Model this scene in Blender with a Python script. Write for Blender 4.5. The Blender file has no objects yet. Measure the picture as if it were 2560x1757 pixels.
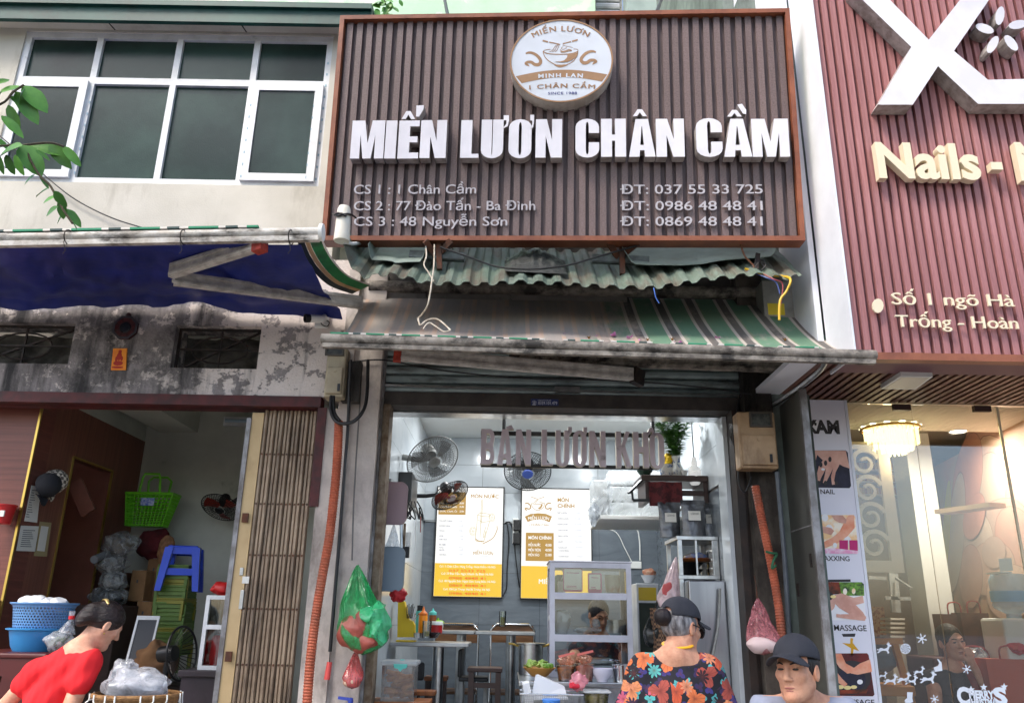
import bpy,bmesh,math,random
import numpy as np
from mathutils import Vector,Matrix,noise
from mathutils.geometry import tessellate_polygon
R=math.radians
scene=bpy.context.scene
COL=scene.collection
random.seed(7)
# camera
PITCH,ROLL,FPX,EYE=R(18.3),R(1.0),2014.0,1.6
W0,H0=2560.0,1757.0
_f=Vector((0,math.cos(PITCH),math.sin(PITCH)))
_u0=Vector((0,-math.sin(PITCH),math.cos(PITCH)))
_r0=Vector((1,0,0))
CR=_r0*math.cos(ROLL)+_u0*math.sin(ROLL)
CU=-_r0*math.sin(ROLL)+_u0*math.cos(ROLL)
CAMPOS=Vector((0,0,EYE))
cam=bpy.data.cameras.new('camera')
cam.sensor_width=36.0
cam.lens=36.0*FPX/W0
cam.clip_end=400
camo=bpy.data.objects.new('camera',cam)
COL.objects.link(camo)
camo.matrix_world=Matrix(((CR.x,CU.x,-_f.x,0),(CR.y,CU.y,-_f.y,0),(CR.z,CU.z,-_f.z,EYE),(0,0,0,1)))
scene.camera=camo
# world, sun, exposure
SUN_EL,SUN_AZ=R(54),R(226)
world=bpy.data.worlds.new('World')
scene.world=world
world.use_nodes=True
_n=world.node_tree.nodes
_sky=_n.new('ShaderNodeTexSky')
_sky.sky_type='NISHITA'
_sky.sun_disc=False
_sky.sun_elevation=SUN_EL
_sky.sun_rotation=SUN_AZ
_sky.dust_density=3.0
_n['Background'].inputs[1].default_value=0.15
world.node_tree.links.new(_sky.outputs[0],_n['Background'].inputs[0])
sun=bpy.data.lights.new('sun','SUN')
sun.energy=1.5
sun.angle=R(15)
sun.color=(1.0,0.94,0.85)
suno=bpy.data.objects.new('sun',sun)
COL.objects.link(suno)
_sd=Vector((math.sin(SUN_AZ)*math.cos(SUN_EL),math.cos(SUN_AZ)*math.cos(SUN_EL),math.sin(SUN_EL)))
suno.rotation_euler=_sd.to_track_quat('Z','Y').to_euler()
suno.location=(0,0,30)
scene.view_settings.view_transform='Standard'
scene.view_settings.look='None'
scene.view_settings.gamma=1.0
scene.view_settings.use_curve_mapping=False
scene.view_settings.exposure=1.48
scene.render.engine='CYCLES'
scene.cycles.use_denoising=True
scene.cycles.max_bounces=7
scene.cycles.use_adaptive_sampling=True
scene.cycles.adaptive_threshold=.025
scene.cycles.transparent_max_bounces=16
scene.cycles.caustics_reflective=False
scene.cycles.caustics_refractive=False
scene.cycles.sample_clamp_indirect=6.0
# geometry helpers
def ray(px,py):
 return(_f*FPX+CR*(px-W0/2)+CU*(H0/2-py)).normalized()
def at(px,py,Y):
 """world point on the plane y = Y that is seen at photo pixel (px, py)"""
 d=ray(px,py)
 return CAMPOS+d*(Y/d.y)
def atz(px,py,z):
 d=ray(px,py)
 return CAMPOS+d*((z-EYE)/d.z)
def atx(px,py,x):
 d=ray(px,py)
 return CAMPOS+d*(x/d.x)
class Plane:
 def __init__(s,O,u,v):
  s.O=Vector(O);s.u=Vector(u).normalized()
  s.n=s.u.cross(Vector(v)).normalized();s.v=s.n.cross(s.u).normalized()
 def pt(s,u,v,d=0.0):
  return s.O+s.u*u+s.v*v+s.n*d
 def uv(s,px,py,d=0.0):
  r=ray(px,py);o=s.O+s.n*d
  t=(o-CAMPOS).dot(s.n)/r.dot(s.n)
  p=CAMPOS+r*t-s.O
  return(p.dot(s.u),p.dot(s.v))
 def at(s,px,py,d=0.0):
  a=s.uv(px,py,d);return s.pt(a[0],a[1],d)
def FY(Y):
 return Plane((0,Y,0),(1,0,0),(0,0,1))
class MB:
 def __init__(s):
  s.v=[];s.f=[]
 def add(s,vs,fs):
  b=len(s.v);s.v+=[tuple(p)for p in vs];s.f+=[tuple(i+b for i in q)for q in fs];return s
 def hexa(s,p):
  return s.add(p,[(0,3,2,1),(4,5,6,7),(0,1,5,4),(1,2,6,5),(2,3,7,6),(3,0,4,7)])
 def box(s,x0,x1,y0,y1,z0,z1):
  return s.hexa([(x0,y0,z0),(x1,y0,z0),(x1,y1,z0),(x0,y1,z0),(x0,y0,z1),(x1,y0,z1),(x1,y1,z1),(x0,y1,z1)])
 def cbox(s,x0,x1,y0,y1,z0,z1,b=.01,seg=2):
  bm=bmesh.new()
  vs=[bm.verts.new(p)for p in[(x0,y0,z0),(x1,y0,z0),(x1,y1,z0),(x0,y1,z0),(x0,y0,z1),(x1,y0,z1),(x1,y1,z1),(x0,y1,z1)]]
  for q in[(0,3,2,1),(4,5,6,7),(0,1,5,4),(1,2,6,5),(2,3,7,6),(3,0,4,7)]:
   bm.faces.new([vs[i]for i in q])
  bmesh.ops.bevel(bm,geom=list(bm.edges),offset=b,segments=seg,affect='EDGES',profile=.5)
  bm.verts.index_update()
  s.add([v.co[:]for v in bm.verts],[[v.index for v in f.verts]for f in bm.faces]);bm.free();return s
 def pbox(s,P,u0,u1,v0,v1,d0,d1):
  return s.hexa([P.pt(u0,v0,d0),P.pt(u1,v0,d0),P.pt(u1,v1,d0),P.pt(u0,v1,d0),P.pt(u0,v0,d1),P.pt(u1,v0,d1),P.pt(u1,v1,d1),P.pt(u0,v1,d1)])
 def prism(s,P,outer,d0,d1,holes=()):
  loops=[list(outer)]+[list(h)for h in holes]
  flat=[p for l in loops for p in l]
  n=len(flat)
  tri=tessellate_polygon([[Vector((p[0],p[1],0))for p in l]for l in loops])
  vs=[P.pt(p[0],p[1],d1)for p in flat]+[P.pt(p[0],p[1],d0)for p in flat]
  fs=[]
  for t in tri:
   a,b,c=(flat[i]for i in t)
   t=tuple(t)
   if(b[0]-a[0])*(c[1]-a[1])-(b[1]-a[1])*(c[0]-a[0])<0:t=t[::-1]
   fs.append(t);fs.append(tuple(i+n for i in t[::-1]))
  k=0
  for li,l in enumerate(loops):
   area=sum(l[i][0]*l[(i+1)%len(l)][1]-l[(i+1)%len(l)][0]*l[i][1]for i in range(len(l)))
   ccw=(area>0)==(li==0)
   for i in range(len(l)):
    a,b=k+i,k+(i+1)%len(l)
    fs.append((a,a+n,b+n,b)if ccw else(b,b+n,a+n,a))
   k+=len(l)
  return s.add(vs,fs)
 def tube(s,pts,r,n=8,cap=True,flat=1.0):
  pts=[Vector(p)for p in pts]
  m=len(pts)
  rs=r if isinstance(r,(list,tuple))else[r]*m
  t0=(pts[1]-pts[0]).normalized()
  a=Vector((0,0,1))if abs(t0.z)<.9 else Vector((1,0,0))
  nx=t0.cross(a).normalized()
  vs=[];fs=[]
  for i,p in enumerate(pts):
   t=(pts[min(i+1,m-1)]-pts[max(i-1,0)]).normalized()
   nx=(nx-t*nx.dot(t))
   nx=nx.normalized()if nx.length>1e-6 else t.orthogonal().normalized()
   ny=t.cross(nx)
   for k in range(n):
    w=2*math.pi*k/n
    vs.append(p+(nx*math.cos(w)+ny*math.sin(w)*flat)*rs[i])
  for i in range(m-1):
   for k in range(n):
    fs.append((i*n+k,i*n+(k+1)%n,(i+1)*n+(k+1)%n,(i+1)*n+k))
  if cap:
   fs.append(tuple(range(n))[::-1]);fs.append(tuple((m-1)*n+k for k in range(n)))
  return s.add(vs,fs)
 def bar(s,a,b,w,h,up=(0,0,1)):
  a,b=Vector(a),Vector(b);t=(b-a).normalized();up=Vector(up)
  x=t.cross(up).normalized();y=x.cross(t)
  q=lambda p:[p-x*w/2-y*h/2,p+x*w/2-y*h/2,p+x*w/2+y*h/2,p-x*w/2+y*h/2]
  return s.hexa(q(a)+q(b))
 def lathe(s,O,prof,axis=(0,0,1),n=24,cap=True,sx=1.0):
  O=Vector(O);z=Vector(axis).normalized();x=z.orthogonal().normalized()if abs(z.z)<.99 else Vector((1,0,0));y=z.cross(x)
  vs=[];fs=[]
  for(r,h)in prof:
   for k in range(n):
    w=2*math.pi*k/n
    vs.append(O+(x*math.cos(w)*sx+y*math.sin(w))*r+z*h)
  for i in range(len(prof)-1):
   for k in range(n):
    fs.append((i*n+k,i*n+(k+1)%n,(i+1)*n+(k+1)%n,(i+1)*n+k))
  if cap:
   if prof[0][0]>1e-5:fs.append(tuple(range(n))[::-1])
   if prof[-1][0]>1e-5:fs.append(tuple((len(prof)-1)*n+k for k in range(n)))
  return s.add(vs,fs)
 def ell(s,c,r,n=16,m=10,rot=None):
  c=Vector(c);r=(r,r,r)if isinstance(r,(int,float))else r
  vs=[];fs=[]
  for i in range(m+1):
   ph=math.pi*i/m
   for k in range(n):
    w=2*math.pi*k/n
    p=Vector((r[0]*math.sin(ph)*math.cos(w),r[1]*math.sin(ph)*math.sin(w),r[2]*math.cos(ph)))
    vs.append(c+(rot@p if rot else p))
  for i in range(m):
   for k in range(n):
    fs.append((i*n+k,(i+1)*n+k,(i+1)*n+(k+1)%n,i*n+(k+1)%n))
  return s.add(vs,fs)
 def grid(s,fn,nu,nv):
  vs=[fn(i/nu,j/nv)for j in range(nv+1)for i in range(nu+1)]
  fs=[(j*(nu+1)+i,j*(nu+1)+i+1,(j+1)*(nu+1)+i+1,(j+1)*(nu+1)+i)for j in range(nv)for i in range(nu)]
  return s.add(vs,fs)
 def sheet(s,fn,nu,nv,th):
  n=(nu+1)*(nv+1)
  P=[Vector(fn(i/nu,j/nv))for j in range(nv+1)for i in range(nu+1)]
  N=[]
  for j in range(nv+1):
   for i in range(nu+1):
    a=P[j*(nu+1)+min(i+1,nu)]-P[j*(nu+1)+max(i-1,0)]
    b=P[min(j+1,nv)*(nu+1)+i]-P[max(j-1,0)*(nu+1)+i]
    c=a.cross(b);N.append(c.normalized()if c.length>1e-9 else Vector((0,0,1)))
  vs=P+[p-q*th for p,q in zip(P,N)]
  fs=[]
  for j in range(nv):
   for i in range(nu):
    a=j*(nu+1)+i;b=a+1;c=b+nu+1;d=a+nu+1
    fs.append((a,b,c,d));fs.append((a+n,d+n,c+n,b+n))
  ring=list(range(nu+1))+[j*(nu+1)+nu for j in range(1,nv+1)]+[nv*(nu+1)+i for i in range(nu-1,-1,-1)]+[j*(nu+1)for j in range(nv-1,0,-1)]
  for k in range(len(ring)):
   a,b=ring[k],ring[(k+1)%len(ring)]
   fs.append((b,a,a+n,b+n))
  return s.add(vs,fs)
 def mesh(s,name,smooth=False):
  me=bpy.data.meshes.new(name)
  me.from_pydata([tuple(p)for p in s.v],[],s.f)
  if smooth:
   me.polygons.foreach_set('use_smooth',[True]*len(me.polygons))
   if smooth!=2:
    me.set_sharp_from_angle(angle=R(38))
  me.update()
  return me
 def build(s,name,mat,parent=None,smooth=False,label=None):
  return link(name,s.mesh(name,smooth),mat,parent,label)
def link(name,me,mat,parent=None,label=None):
 o=bpy.data.objects.new(name,me)
 COL.objects.link(o)
 if mat is not None:
  me.materials.clear()
  for m in(mat if isinstance(mat,(list,tuple))else[mat]):me.materials.append(m)
 if parent is not None:
  o.parent=parent
  o.matrix_parent_inverse=Matrix.Translation(-WLOC.get(parent.name,Vector((0,0,0))))
 if label:o['label']=label
 return o
WLOC={}
def T(name,label,cat,loc=(0,0,0),group=None):
 o=bpy.data.objects.new(name,None)
 o.empty_display_size=.1
 COL.objects.link(o)
 o.location=loc
 WLOC[o.name]=Vector(loc)
 o['label']=label;o['category']=cat
 if group:o['group']=group
 return o
def tag(o,label,cat,group=None):
 o['label']=label;o['category']=cat
 if group:o['group']=group
 return o
def struct(o):
 o['kind']='structure';return o
def copy_tree(o,parent=None,off=(0,0,0),label=None):
 c=o.copy();COL.objects.link(c)
 if parent is None:
  c.location=o.location+Vector(off)
  WLOC[c.name]=WLOC.get(o.name,Vector())+Vector(off)
 else:
  c.parent=parent;c.matrix_parent_inverse=o.matrix_parent_inverse.copy()
 if label:c['label']=label
 for ch in[x for x in COL.objects if x.parent==o]:
  copy_tree(ch,c)
 return c
def lerp(a,b,t):return a+(b-a)*t
def nz(p,s=1.0,o=0.0):return noise.noise(Vector(p)*s+Vector((o,o*1.7,o*.3)))
def spline(pts,n=8):
 pts=[Vector(p)for p in pts];out=[]
 for i in range(len(pts)-1):
  p0=pts[max(i-1,0)];p1=pts[i];p2=pts[i+1];p3=pts[min(i+2,len(pts)-1)]
  for k in range(n):
   t=k/n
   out.append(.5*((2*p1)+(p2-p0)*t+(2*p0-5*p1+4*p2-p3)*t*t+(3*p1-p0-3*p2+p3)*t**3))
 out.append(pts[-1]);return out
 # text
_tx={}
def text_data(body,bold=0.0,space=1.0):
 key=(body,bold,space)
 if key not in _tx:
  body0=body;body=body.replace('ơ','o').replace('Ơ','O')
  c=bpy.data.curves.new('t','FONT');c.body=body;c.offset=bold;c.resolution_u=3;c.space_character=space
  o=bpy.data.objects.new('t',c);COL.objects.link(o)
  me=bpy.data.meshes.new_from_object(o)
  vs=[(v.co.x,v.co.y)for v in me.vertices];fs=[tuple(p.vertices)for p in me.polygons]
  bpy.data.objects.remove(o);bpy.data.curves.remove(c);bpy.data.meshes.remove(me)
  for i,q in enumerate(body0):
   if q in 'ơƠ':
    x=max(v[0]for v in text_data(body[:i+1],0.0,space)[0]);y=.52 if q=='ơ' else .72;k=len(vs)
    vs+=[(x-.10,y-.10),(x-.03,y-.12),(x+.07,y+.0),(x+.07,y+.09),(x-.01,y+.09),(x-.01,y+.01)];fs.append(tuple(range(k,k+6)))
  _tx[key]=(vs,fs)
 return _tx[key]
def text_fit(mb,P,body,u0,u1,vb,vcap,d,bold=0.012,arc=0.0,th=0.0,shear=0.0,space=1.0):
 """letters laid on plane P; x extents stretched to u0..u1, baseline vb, capital height up to vcap"""
 if bold>.005 and any(ord(c)>255 for c in body):
  k_=bold*(u1-u0)/max(6,len(body))*1.2
  for i_,q_ in enumerate((-1,0,1)):
   text_fit(mb,P,body,u0+q_*k_,u1+q_*k_,vb,vcap,d+.0003*i_,0.0,arc,th,shear,space)
  return
 vs,fs=text_data(body,bold,space)
 if not vs:return
 x0=min(v[0]for v in vs);x1=max(v[0]for v in vs)
 cap=.70
 def mp(x,y,dd):
  t=(x-x0)/max(x1-x0,1e-6)
  a=u0+(u1-u0)*t;b=vb+(vcap-vb)*(y/cap)
  if arc:
   um=(u0+u1)/2;k=(a-um)/((u1-u0)/2)
   ang=arc*k;rad=(u1-u0)/2/math.sin(abs(arc))if arc else 1
   sg=1 if arc>0 else-1
   rr=rad+sg*(b-vb)
   a2=um+rr*math.sin(abs(arc)*k);b2=vb+sg*(rr*math.cos(abs(arc)*k)-rad)
   a,b=a2,b2
  return P.pt(a+shear*(b-vb),b,dd)
 if th:
  n=len(vs)
  edges={}
  for f in fs:
   for i in range(len(f)):
    e=(f[i],f[(i+1)%len(f)]);edges[e]=edges.get(e,0)+1
  side=[(a,a+n,b+n,b)for(a,b)in edges if(b,a)not in edges]
  mb.add([mp(x,y,d+th)for x,y in vs]+[mp(x,y,d)for x,y in vs],list(fs)+side)
 else:
  mb.add([mp(x,y,d)for x,y in vs],fs)
def text_px(mb,P,body,xa,ya,xb,yb,h,d,**k):
 """text whose baseline runs from pixel (xa,ya) to (xb,yb) and whose capitals are h pixels high, on plane P"""
 a=P.uv(xa,ya,d);b=P.uv(xb,yb,d);c=P.uv((xa+xb)/2,(ya+yb)/2-h,d)
 vb=(a[1]+b[1])/2
 text_fit(mb,P,body,a[0],b[0],vb,c[1],d,**k)
def build_letters(mb,P,name,mat,parent):
 """one object per letter: islands of a text mesh whose widths overlap belong to one letter"""
 n=len(mb.v);par=list(range(n))
 def root(i):
  while par[i]!=i:par[i]=par[par[i]];i=par[i]
  return i
 for f in mb.f:
  for i in f[1:]:par[root(i)]=root(f[0])
 isl={}
 for f in mb.f:isl.setdefault(root(f[0]),[]).append(f)
 gs=[]
 for fl in isl.values():
  us=[(Vector(mb.v[i])-P.O).dot(P.u)for f in fl for i in f];gs.append([min(us),max(us),fl])
 gs.sort(key=lambda g:g[0]);out=[]
 for g in gs:
  if out and g[0]<out[-1][1]-.35*min(g[1]-g[0],out[-1][1]-out[-1][0]):out[-1][1]=max(out[-1][1],g[1]);out[-1][2]+=g[2]
  else:out.append(g)
 for g in out:
  ids=sorted({i for f in g[2]for i in f});mp={q:k for k,q in enumerate(ids)};m2=MB();m2.add([mb.v[i]for i in ids],[[mp[i]for i in f]for f in g[2]]);m2.build(name,mat,parent)
  # heavy condensed block letters (sign lettering)
def arcp(cx,cy,rx,ry,a0,a1,n=8):
 return[(cx+rx*math.cos(R(a0+(a1-a0)*i/n)),cy+ry*math.sin(R(a0+(a1-a0)*i/n)))for i in range(n+1)]
def glyph(ch,w,s,r=None):
 """outline(s) in a box w wide, 1 high; s = stem width; returns [(outer, holes), ...]"""
 r=r or w/2;t=s*.62
 ry=.21
 if ch=='I':return[([(0,0),(w,0),(w,1),(0,1)],[])]
 if ch=='L':return[([(0,0),(w,0),(w,t*.62),(s,t*.62),(s,1),(0,1)],[])]
 if ch=='E':
  b=.155
  return[([(0,0),(w,0),(w,b),(s,b),(s,.5-b/2),(w*.93,.5-b/2),(w*.93,.5+b/2),(s,.5+b/2),(s,1-b),(w,1-b),(w,1),(0,1)],[])]
 if ch=='H':
  b=.16
  return[([(0,0),(s,0),(s,.5-b/2),(w-s,.5-b/2),(w-s,0),(w,0),(w,1),(w-s,1),(w-s,.5+b/2),(s,.5+b/2),(s,1),(0,1)],[])]
 if ch=='N':
  k=.42
  return[([(0,0),(s*.92,0),(s*.92,.56),(w-s,0),(w,0),(w,1),(w-s*.92,1),(w-s*.92,.46),(s,1),(0,1)],[])]
 if ch=='M':
  c=w/2
  return[([(0,0),(s*.82,0),(s*.82,.62),(c-s*.36,0),(c+s*.36,0),(w-s*.82,.62),(w-s*.82,0),(w,0),(w,1),(w-s*1.15,1),(c,.40),(s*1.15,1),(0,1)],[])]
 if ch=='A':
  c=w/2;a=s*.60
  ex=lambda y:(c-a)*y
  inn=lambda y:s+(c-s)*min(y/.92,1)
  return[([(0,0),(s,0),(inn(.17),.17),(w-inn(.17),.17),(w-s,0),(w,0),(c+a,1),(c-a,1)],[[(inn(.31),.31),(w-inn(.31),.31),(c+.01*w,.80),(c-.01*w,.80)]])]
 if ch=='U':
  o=[(0,1)]+arcp(w/2,ry,w/2,ry,180,360)+[(w,1),(w-s,1)]+arcp(w/2,ry+.0,w/2-s,ry*.62,360,180)+[(s,1)]
  return[(o,[])]
 if ch=='O':
  o=arcp(w/2,ry,w/2,ry,180,360)+arcp(w/2,1-ry,w/2,ry,0,180)
  h=arcp(w/2,ry,w/2-s,ry*.62,180,360)+arcp(w/2,1-ry,w/2-s,ry*.62,0,180)
  return[(o,[h])]
 if ch=='C':
  o=arcp(w/2,1-ry,w/2,ry,0,180)+arcp(w/2,ry,w/2,ry,180,360)+[(w,.39),(w-s,.39)]+arcp(w/2,ry,w/2-s,ry*.62,360,180)+arcp(w/2,1-ry,w/2-s,ry*.62,180,0)+[(w-s,.63),(w,.63)]
  return[(o,[])]
 if ch=='K':
  return[([(0,0),(s,0),(s,.36),(s*1.12,.44),(w-s*.98,0),(w,0),(s*1.75,.60),(w*.95,1),(w-s*1.02,1),(s,.58),(s,1),(0,1)],[])]
 if ch=='B':
  o=[(0,0)]+arcp(w-.34*w,.24,.34*w,.24,-90,30)+[(w*.9,.52)]+arcp(w-.36*w,.77,.34*w,.23,-30,90)+[(0,1)]
  h1=[(s,.13)]+arcp(w-.46*w,.27,.17*w,.14,-90,90)+[(s,.41)]
  h2=[(s,.60)]+arcp(w-.46*w,.74,.16*w,.13,-90,90)+[(s,.87)]
  return[(o,[h1,h2])]
 return[]
 # materials
def C(r,g,b):
 f=lambda c:c/12.92 if c<=.04045 else((c+.055)/1.055)**2.4
 return(f(r/255),f(g/255),f(b/255),1.0)
MATS={}
def nodes_of(m):
 m.use_nodes=True
 return m.node_tree,m.node_tree.nodes,m.node_tree.links,m.node_tree.nodes['Principled BSDF']
def M(name,c,r=.6,m=0.0,c2=None,s=5.0,lo=.4,hi=.62,det=8,stretch=(1,1,1),dirt=None,ds=2.0,dlo=.5,dhi=.7,dst=(1,1,1),bump=0.0,bs=60.0,bst=(1,1,1),spec=.5,alpha=1.0,trans=0.0,emit=None,es=0.0,coat=0.0,ior=1.45,sss=0.0,rr=0.0,sheen=0.0,dist=0.0):
 """Principled material: base colour, second colour in noise patches, dirt in larger patches, fine bump"""
 if name in MATS:return MATS[name]
 mt=bpy.data.materials.new(name);MATS[name]=mt
 nt,N,L,B=nodes_of(mt)
 B.inputs['Base Color'].default_value=c
 B.inputs['Roughness'].default_value=r
 B.inputs['Metallic'].default_value=m
 B.inputs['Specular IOR Level'].default_value=spec
 B.inputs['IOR'].default_value=ior
 B.inputs['Alpha'].default_value=alpha
 B.inputs['Transmission Weight'].default_value=trans
 B.inputs['Coat Weight'].default_value=coat
 if sss:
  B.inputs['Subsurface Weight'].default_value=sss
  B.inputs['Subsurface Radius'].default_value=(.012,.005,.003)
  B.inputs['Subsurface Scale'].default_value=1.0
 if sheen:B.inputs['Sheen Weight'].default_value=sheen
 if emit:
  B.inputs['Emission Color'].default_value=emit
  B.inputs['Emission Strength'].default_value=es
 tc=None
 def coord(st):
  nonlocal tc
  if tc is None:tc=N.new('ShaderNodeTexCoord')
  mp=N.new('ShaderNodeMapping');mp.inputs['Scale'].default_value=st
  L.new(tc.outputs['Object'],mp.inputs['Vector']);return mp.outputs[0]
 def ns(sc,st,d=8,rough=.6):
  n=N.new('ShaderNodeTexNoise');n.inputs['Scale'].default_value=sc;n.inputs['Detail'].default_value=d;n.inputs['Roughness'].default_value=rough
  n.inputs['Distortion'].default_value=dist
  L.new(coord(st),n.inputs['Vector']);return n.outputs[0]
 def ramp(src,a,b):
  q=N.new('ShaderNodeMapRange');q.inputs[1].default_value=a;q.inputs[2].default_value=b;L.new(src,q.inputs[0]);return q.outputs[0]
 colr=None
 def mix(fac,a,b):
  x=N.new('ShaderNodeMix');x.data_type='RGBA';L.new(fac,x.inputs[0])
  if isinstance(a,tuple):x.inputs[6].default_value=a
  else:L.new(a,x.inputs[6])
  x.inputs[7].default_value=b;return x.outputs[2]
 if c2 is not None:
  colr=mix(ramp(ns(s,stretch,det),lo,hi),c,c2)
 if dirt is not None:
  fac=ramp(ns(ds,dst,10,.68),dlo,dhi)
  colr=mix(fac,colr if colr is not None else c,dirt)
 if colr is not None:L.new(colr,B.inputs['Base Color'])
 if rr:
  q=N.new('ShaderNodeMapRange');q.inputs[3].default_value=max(r-rr,.02);q.inputs[4].default_value=min(r+rr,1);L.new(ns(s*1.7,stretch,5),q.inputs[0]);L.new(q.outputs[0],B.inputs['Roughness'])
 if bump:
  b=N.new('ShaderNodeBump');b.inputs['Strength'].default_value=bump;b.inputs['Distance'].default_value=.01
  L.new(ns(bs,bst,6),b.inputs['Height']);L.new(b.outputs[0],B.inputs['Normal'])
 return mt
def glass(name,c=(1,1,1,1),a=.12,r=.03):
 """thin pane: mostly clear with mirror-like reflection"""
 if name in MATS:return MATS[name]
 mt=bpy.data.materials.new(name);MATS[name]=mt
 nt,N,L,B=nodes_of(mt)
 N.remove(B)
 out=N['Material Output']
 t=N.new('ShaderNodeBsdfTransparent');t.inputs[0].default_value=c
 g=N.new('ShaderNodeBsdfGlossy');g.inputs['Roughness'].default_value=r
 fr=N.new('ShaderNodeFresnel');fr.inputs[0].default_value=1.5
 ad=N.new('ShaderNodeMath');ad.operation='ADD';ad.inputs[1].default_value=a;ad.use_clamp=True
 L.new(fr.outputs[0],ad.inputs[0])
 mx=N.new('ShaderNodeMixShader');L.new(ad.outputs[0],mx.inputs[0]);L.new(t.outputs[0],mx.inputs[1]);L.new(g.outputs[0],mx.inputs[2])
 L.new(mx.outputs[0],out.inputs[0]);return mt
def film(name,c,op=.45,r=.18,st=(1,1,1)):
 """thin coloured plastic film: partly clear, partly diffuse, shiny creases"""
 if name in MATS:return MATS[name]
 mt=bpy.data.materials.new(name);MATS[name]=mt
 nt,N,L,B=nodes_of(mt)
 B.inputs['Base Color'].default_value=c;B.inputs['Roughness'].default_value=r;B.inputs['Specular IOR Level'].default_value=.8
 t=N.new('ShaderNodeBsdfTransparent');t.inputs[0].default_value=tuple(min(1,x*.5+.5)for x in c[:3])+(1,)
 tc=N.new('ShaderNodeTexCoord');n=N.new('ShaderNodeTexNoise');n.inputs['Scale'].default_value=14;n.inputs['Detail'].default_value=4;n.inputs['Distortion'].default_value=1.5
 mp_=N.new('ShaderNodeMapping');mp_.inputs['Scale'].default_value=st;L.new(tc.outputs['Object'],mp_.inputs[0]);L.new(mp_.outputs[0],n.inputs['Vector'])
 q=N.new('ShaderNodeMapRange');q.inputs[1].default_value=.3;q.inputs[2].default_value=.7;q.inputs[3].default_value=op-.2;q.inputs[4].default_value=op+.25
 L.new(n.outputs[0],q.inputs[0])
 b=N.new('ShaderNodeBump');b.inputs['Strength'].default_value=.5;b.inputs['Distance'].default_value=.012;L.new(n.outputs[0],b.inputs['Height']);L.new(b.outputs[0],B.inputs['Normal'])
 mx=N.new('ShaderNodeMixShader');L.new(q.outputs[0],mx.inputs[0]);L.new(t.outputs[0],mx.inputs[1]);L.new(B.outputs[0],mx.inputs[2])
 L.new(mx.outputs[0],N['Material Output'].inputs[0]);return mt
def vary(mt,amt):
 """each object of this material a little lighter or darker than the next"""
 N,L,B=mt.node_tree.nodes,mt.node_tree.links,mt.node_tree.nodes['Principled BSDF'];i=B.inputs['Base Color']
 h=N.new('ShaderNodeHueSaturation');o=N.new('ShaderNodeObjectInfo');q=N.new('ShaderNodeMapRange');q.inputs[3].default_value=1-amt;q.inputs[4].default_value=1+amt
 L.new(o.outputs['Random'],q.inputs[0]);L.new(q.outputs[0],h.inputs['Value'])
 if i.is_linked:L.new(i.links[0].from_socket,h.inputs['Color'])
 else:h.inputs['Color'].default_value=i.default_value
 L.new(h.outputs[0],i)
def emis(name,c,s):
 if name in MATS:return MATS[name]
 mt=bpy.data.materials.new(name);MATS[name]=mt
 nt,N,L,B=nodes_of(mt)
 B.inputs['Base Color'].default_value=(.02,.02,.02,1);B.inputs['Emission Color'].default_value=c;B.inputs['Emission Strength'].default_value=s
 return mt
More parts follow.
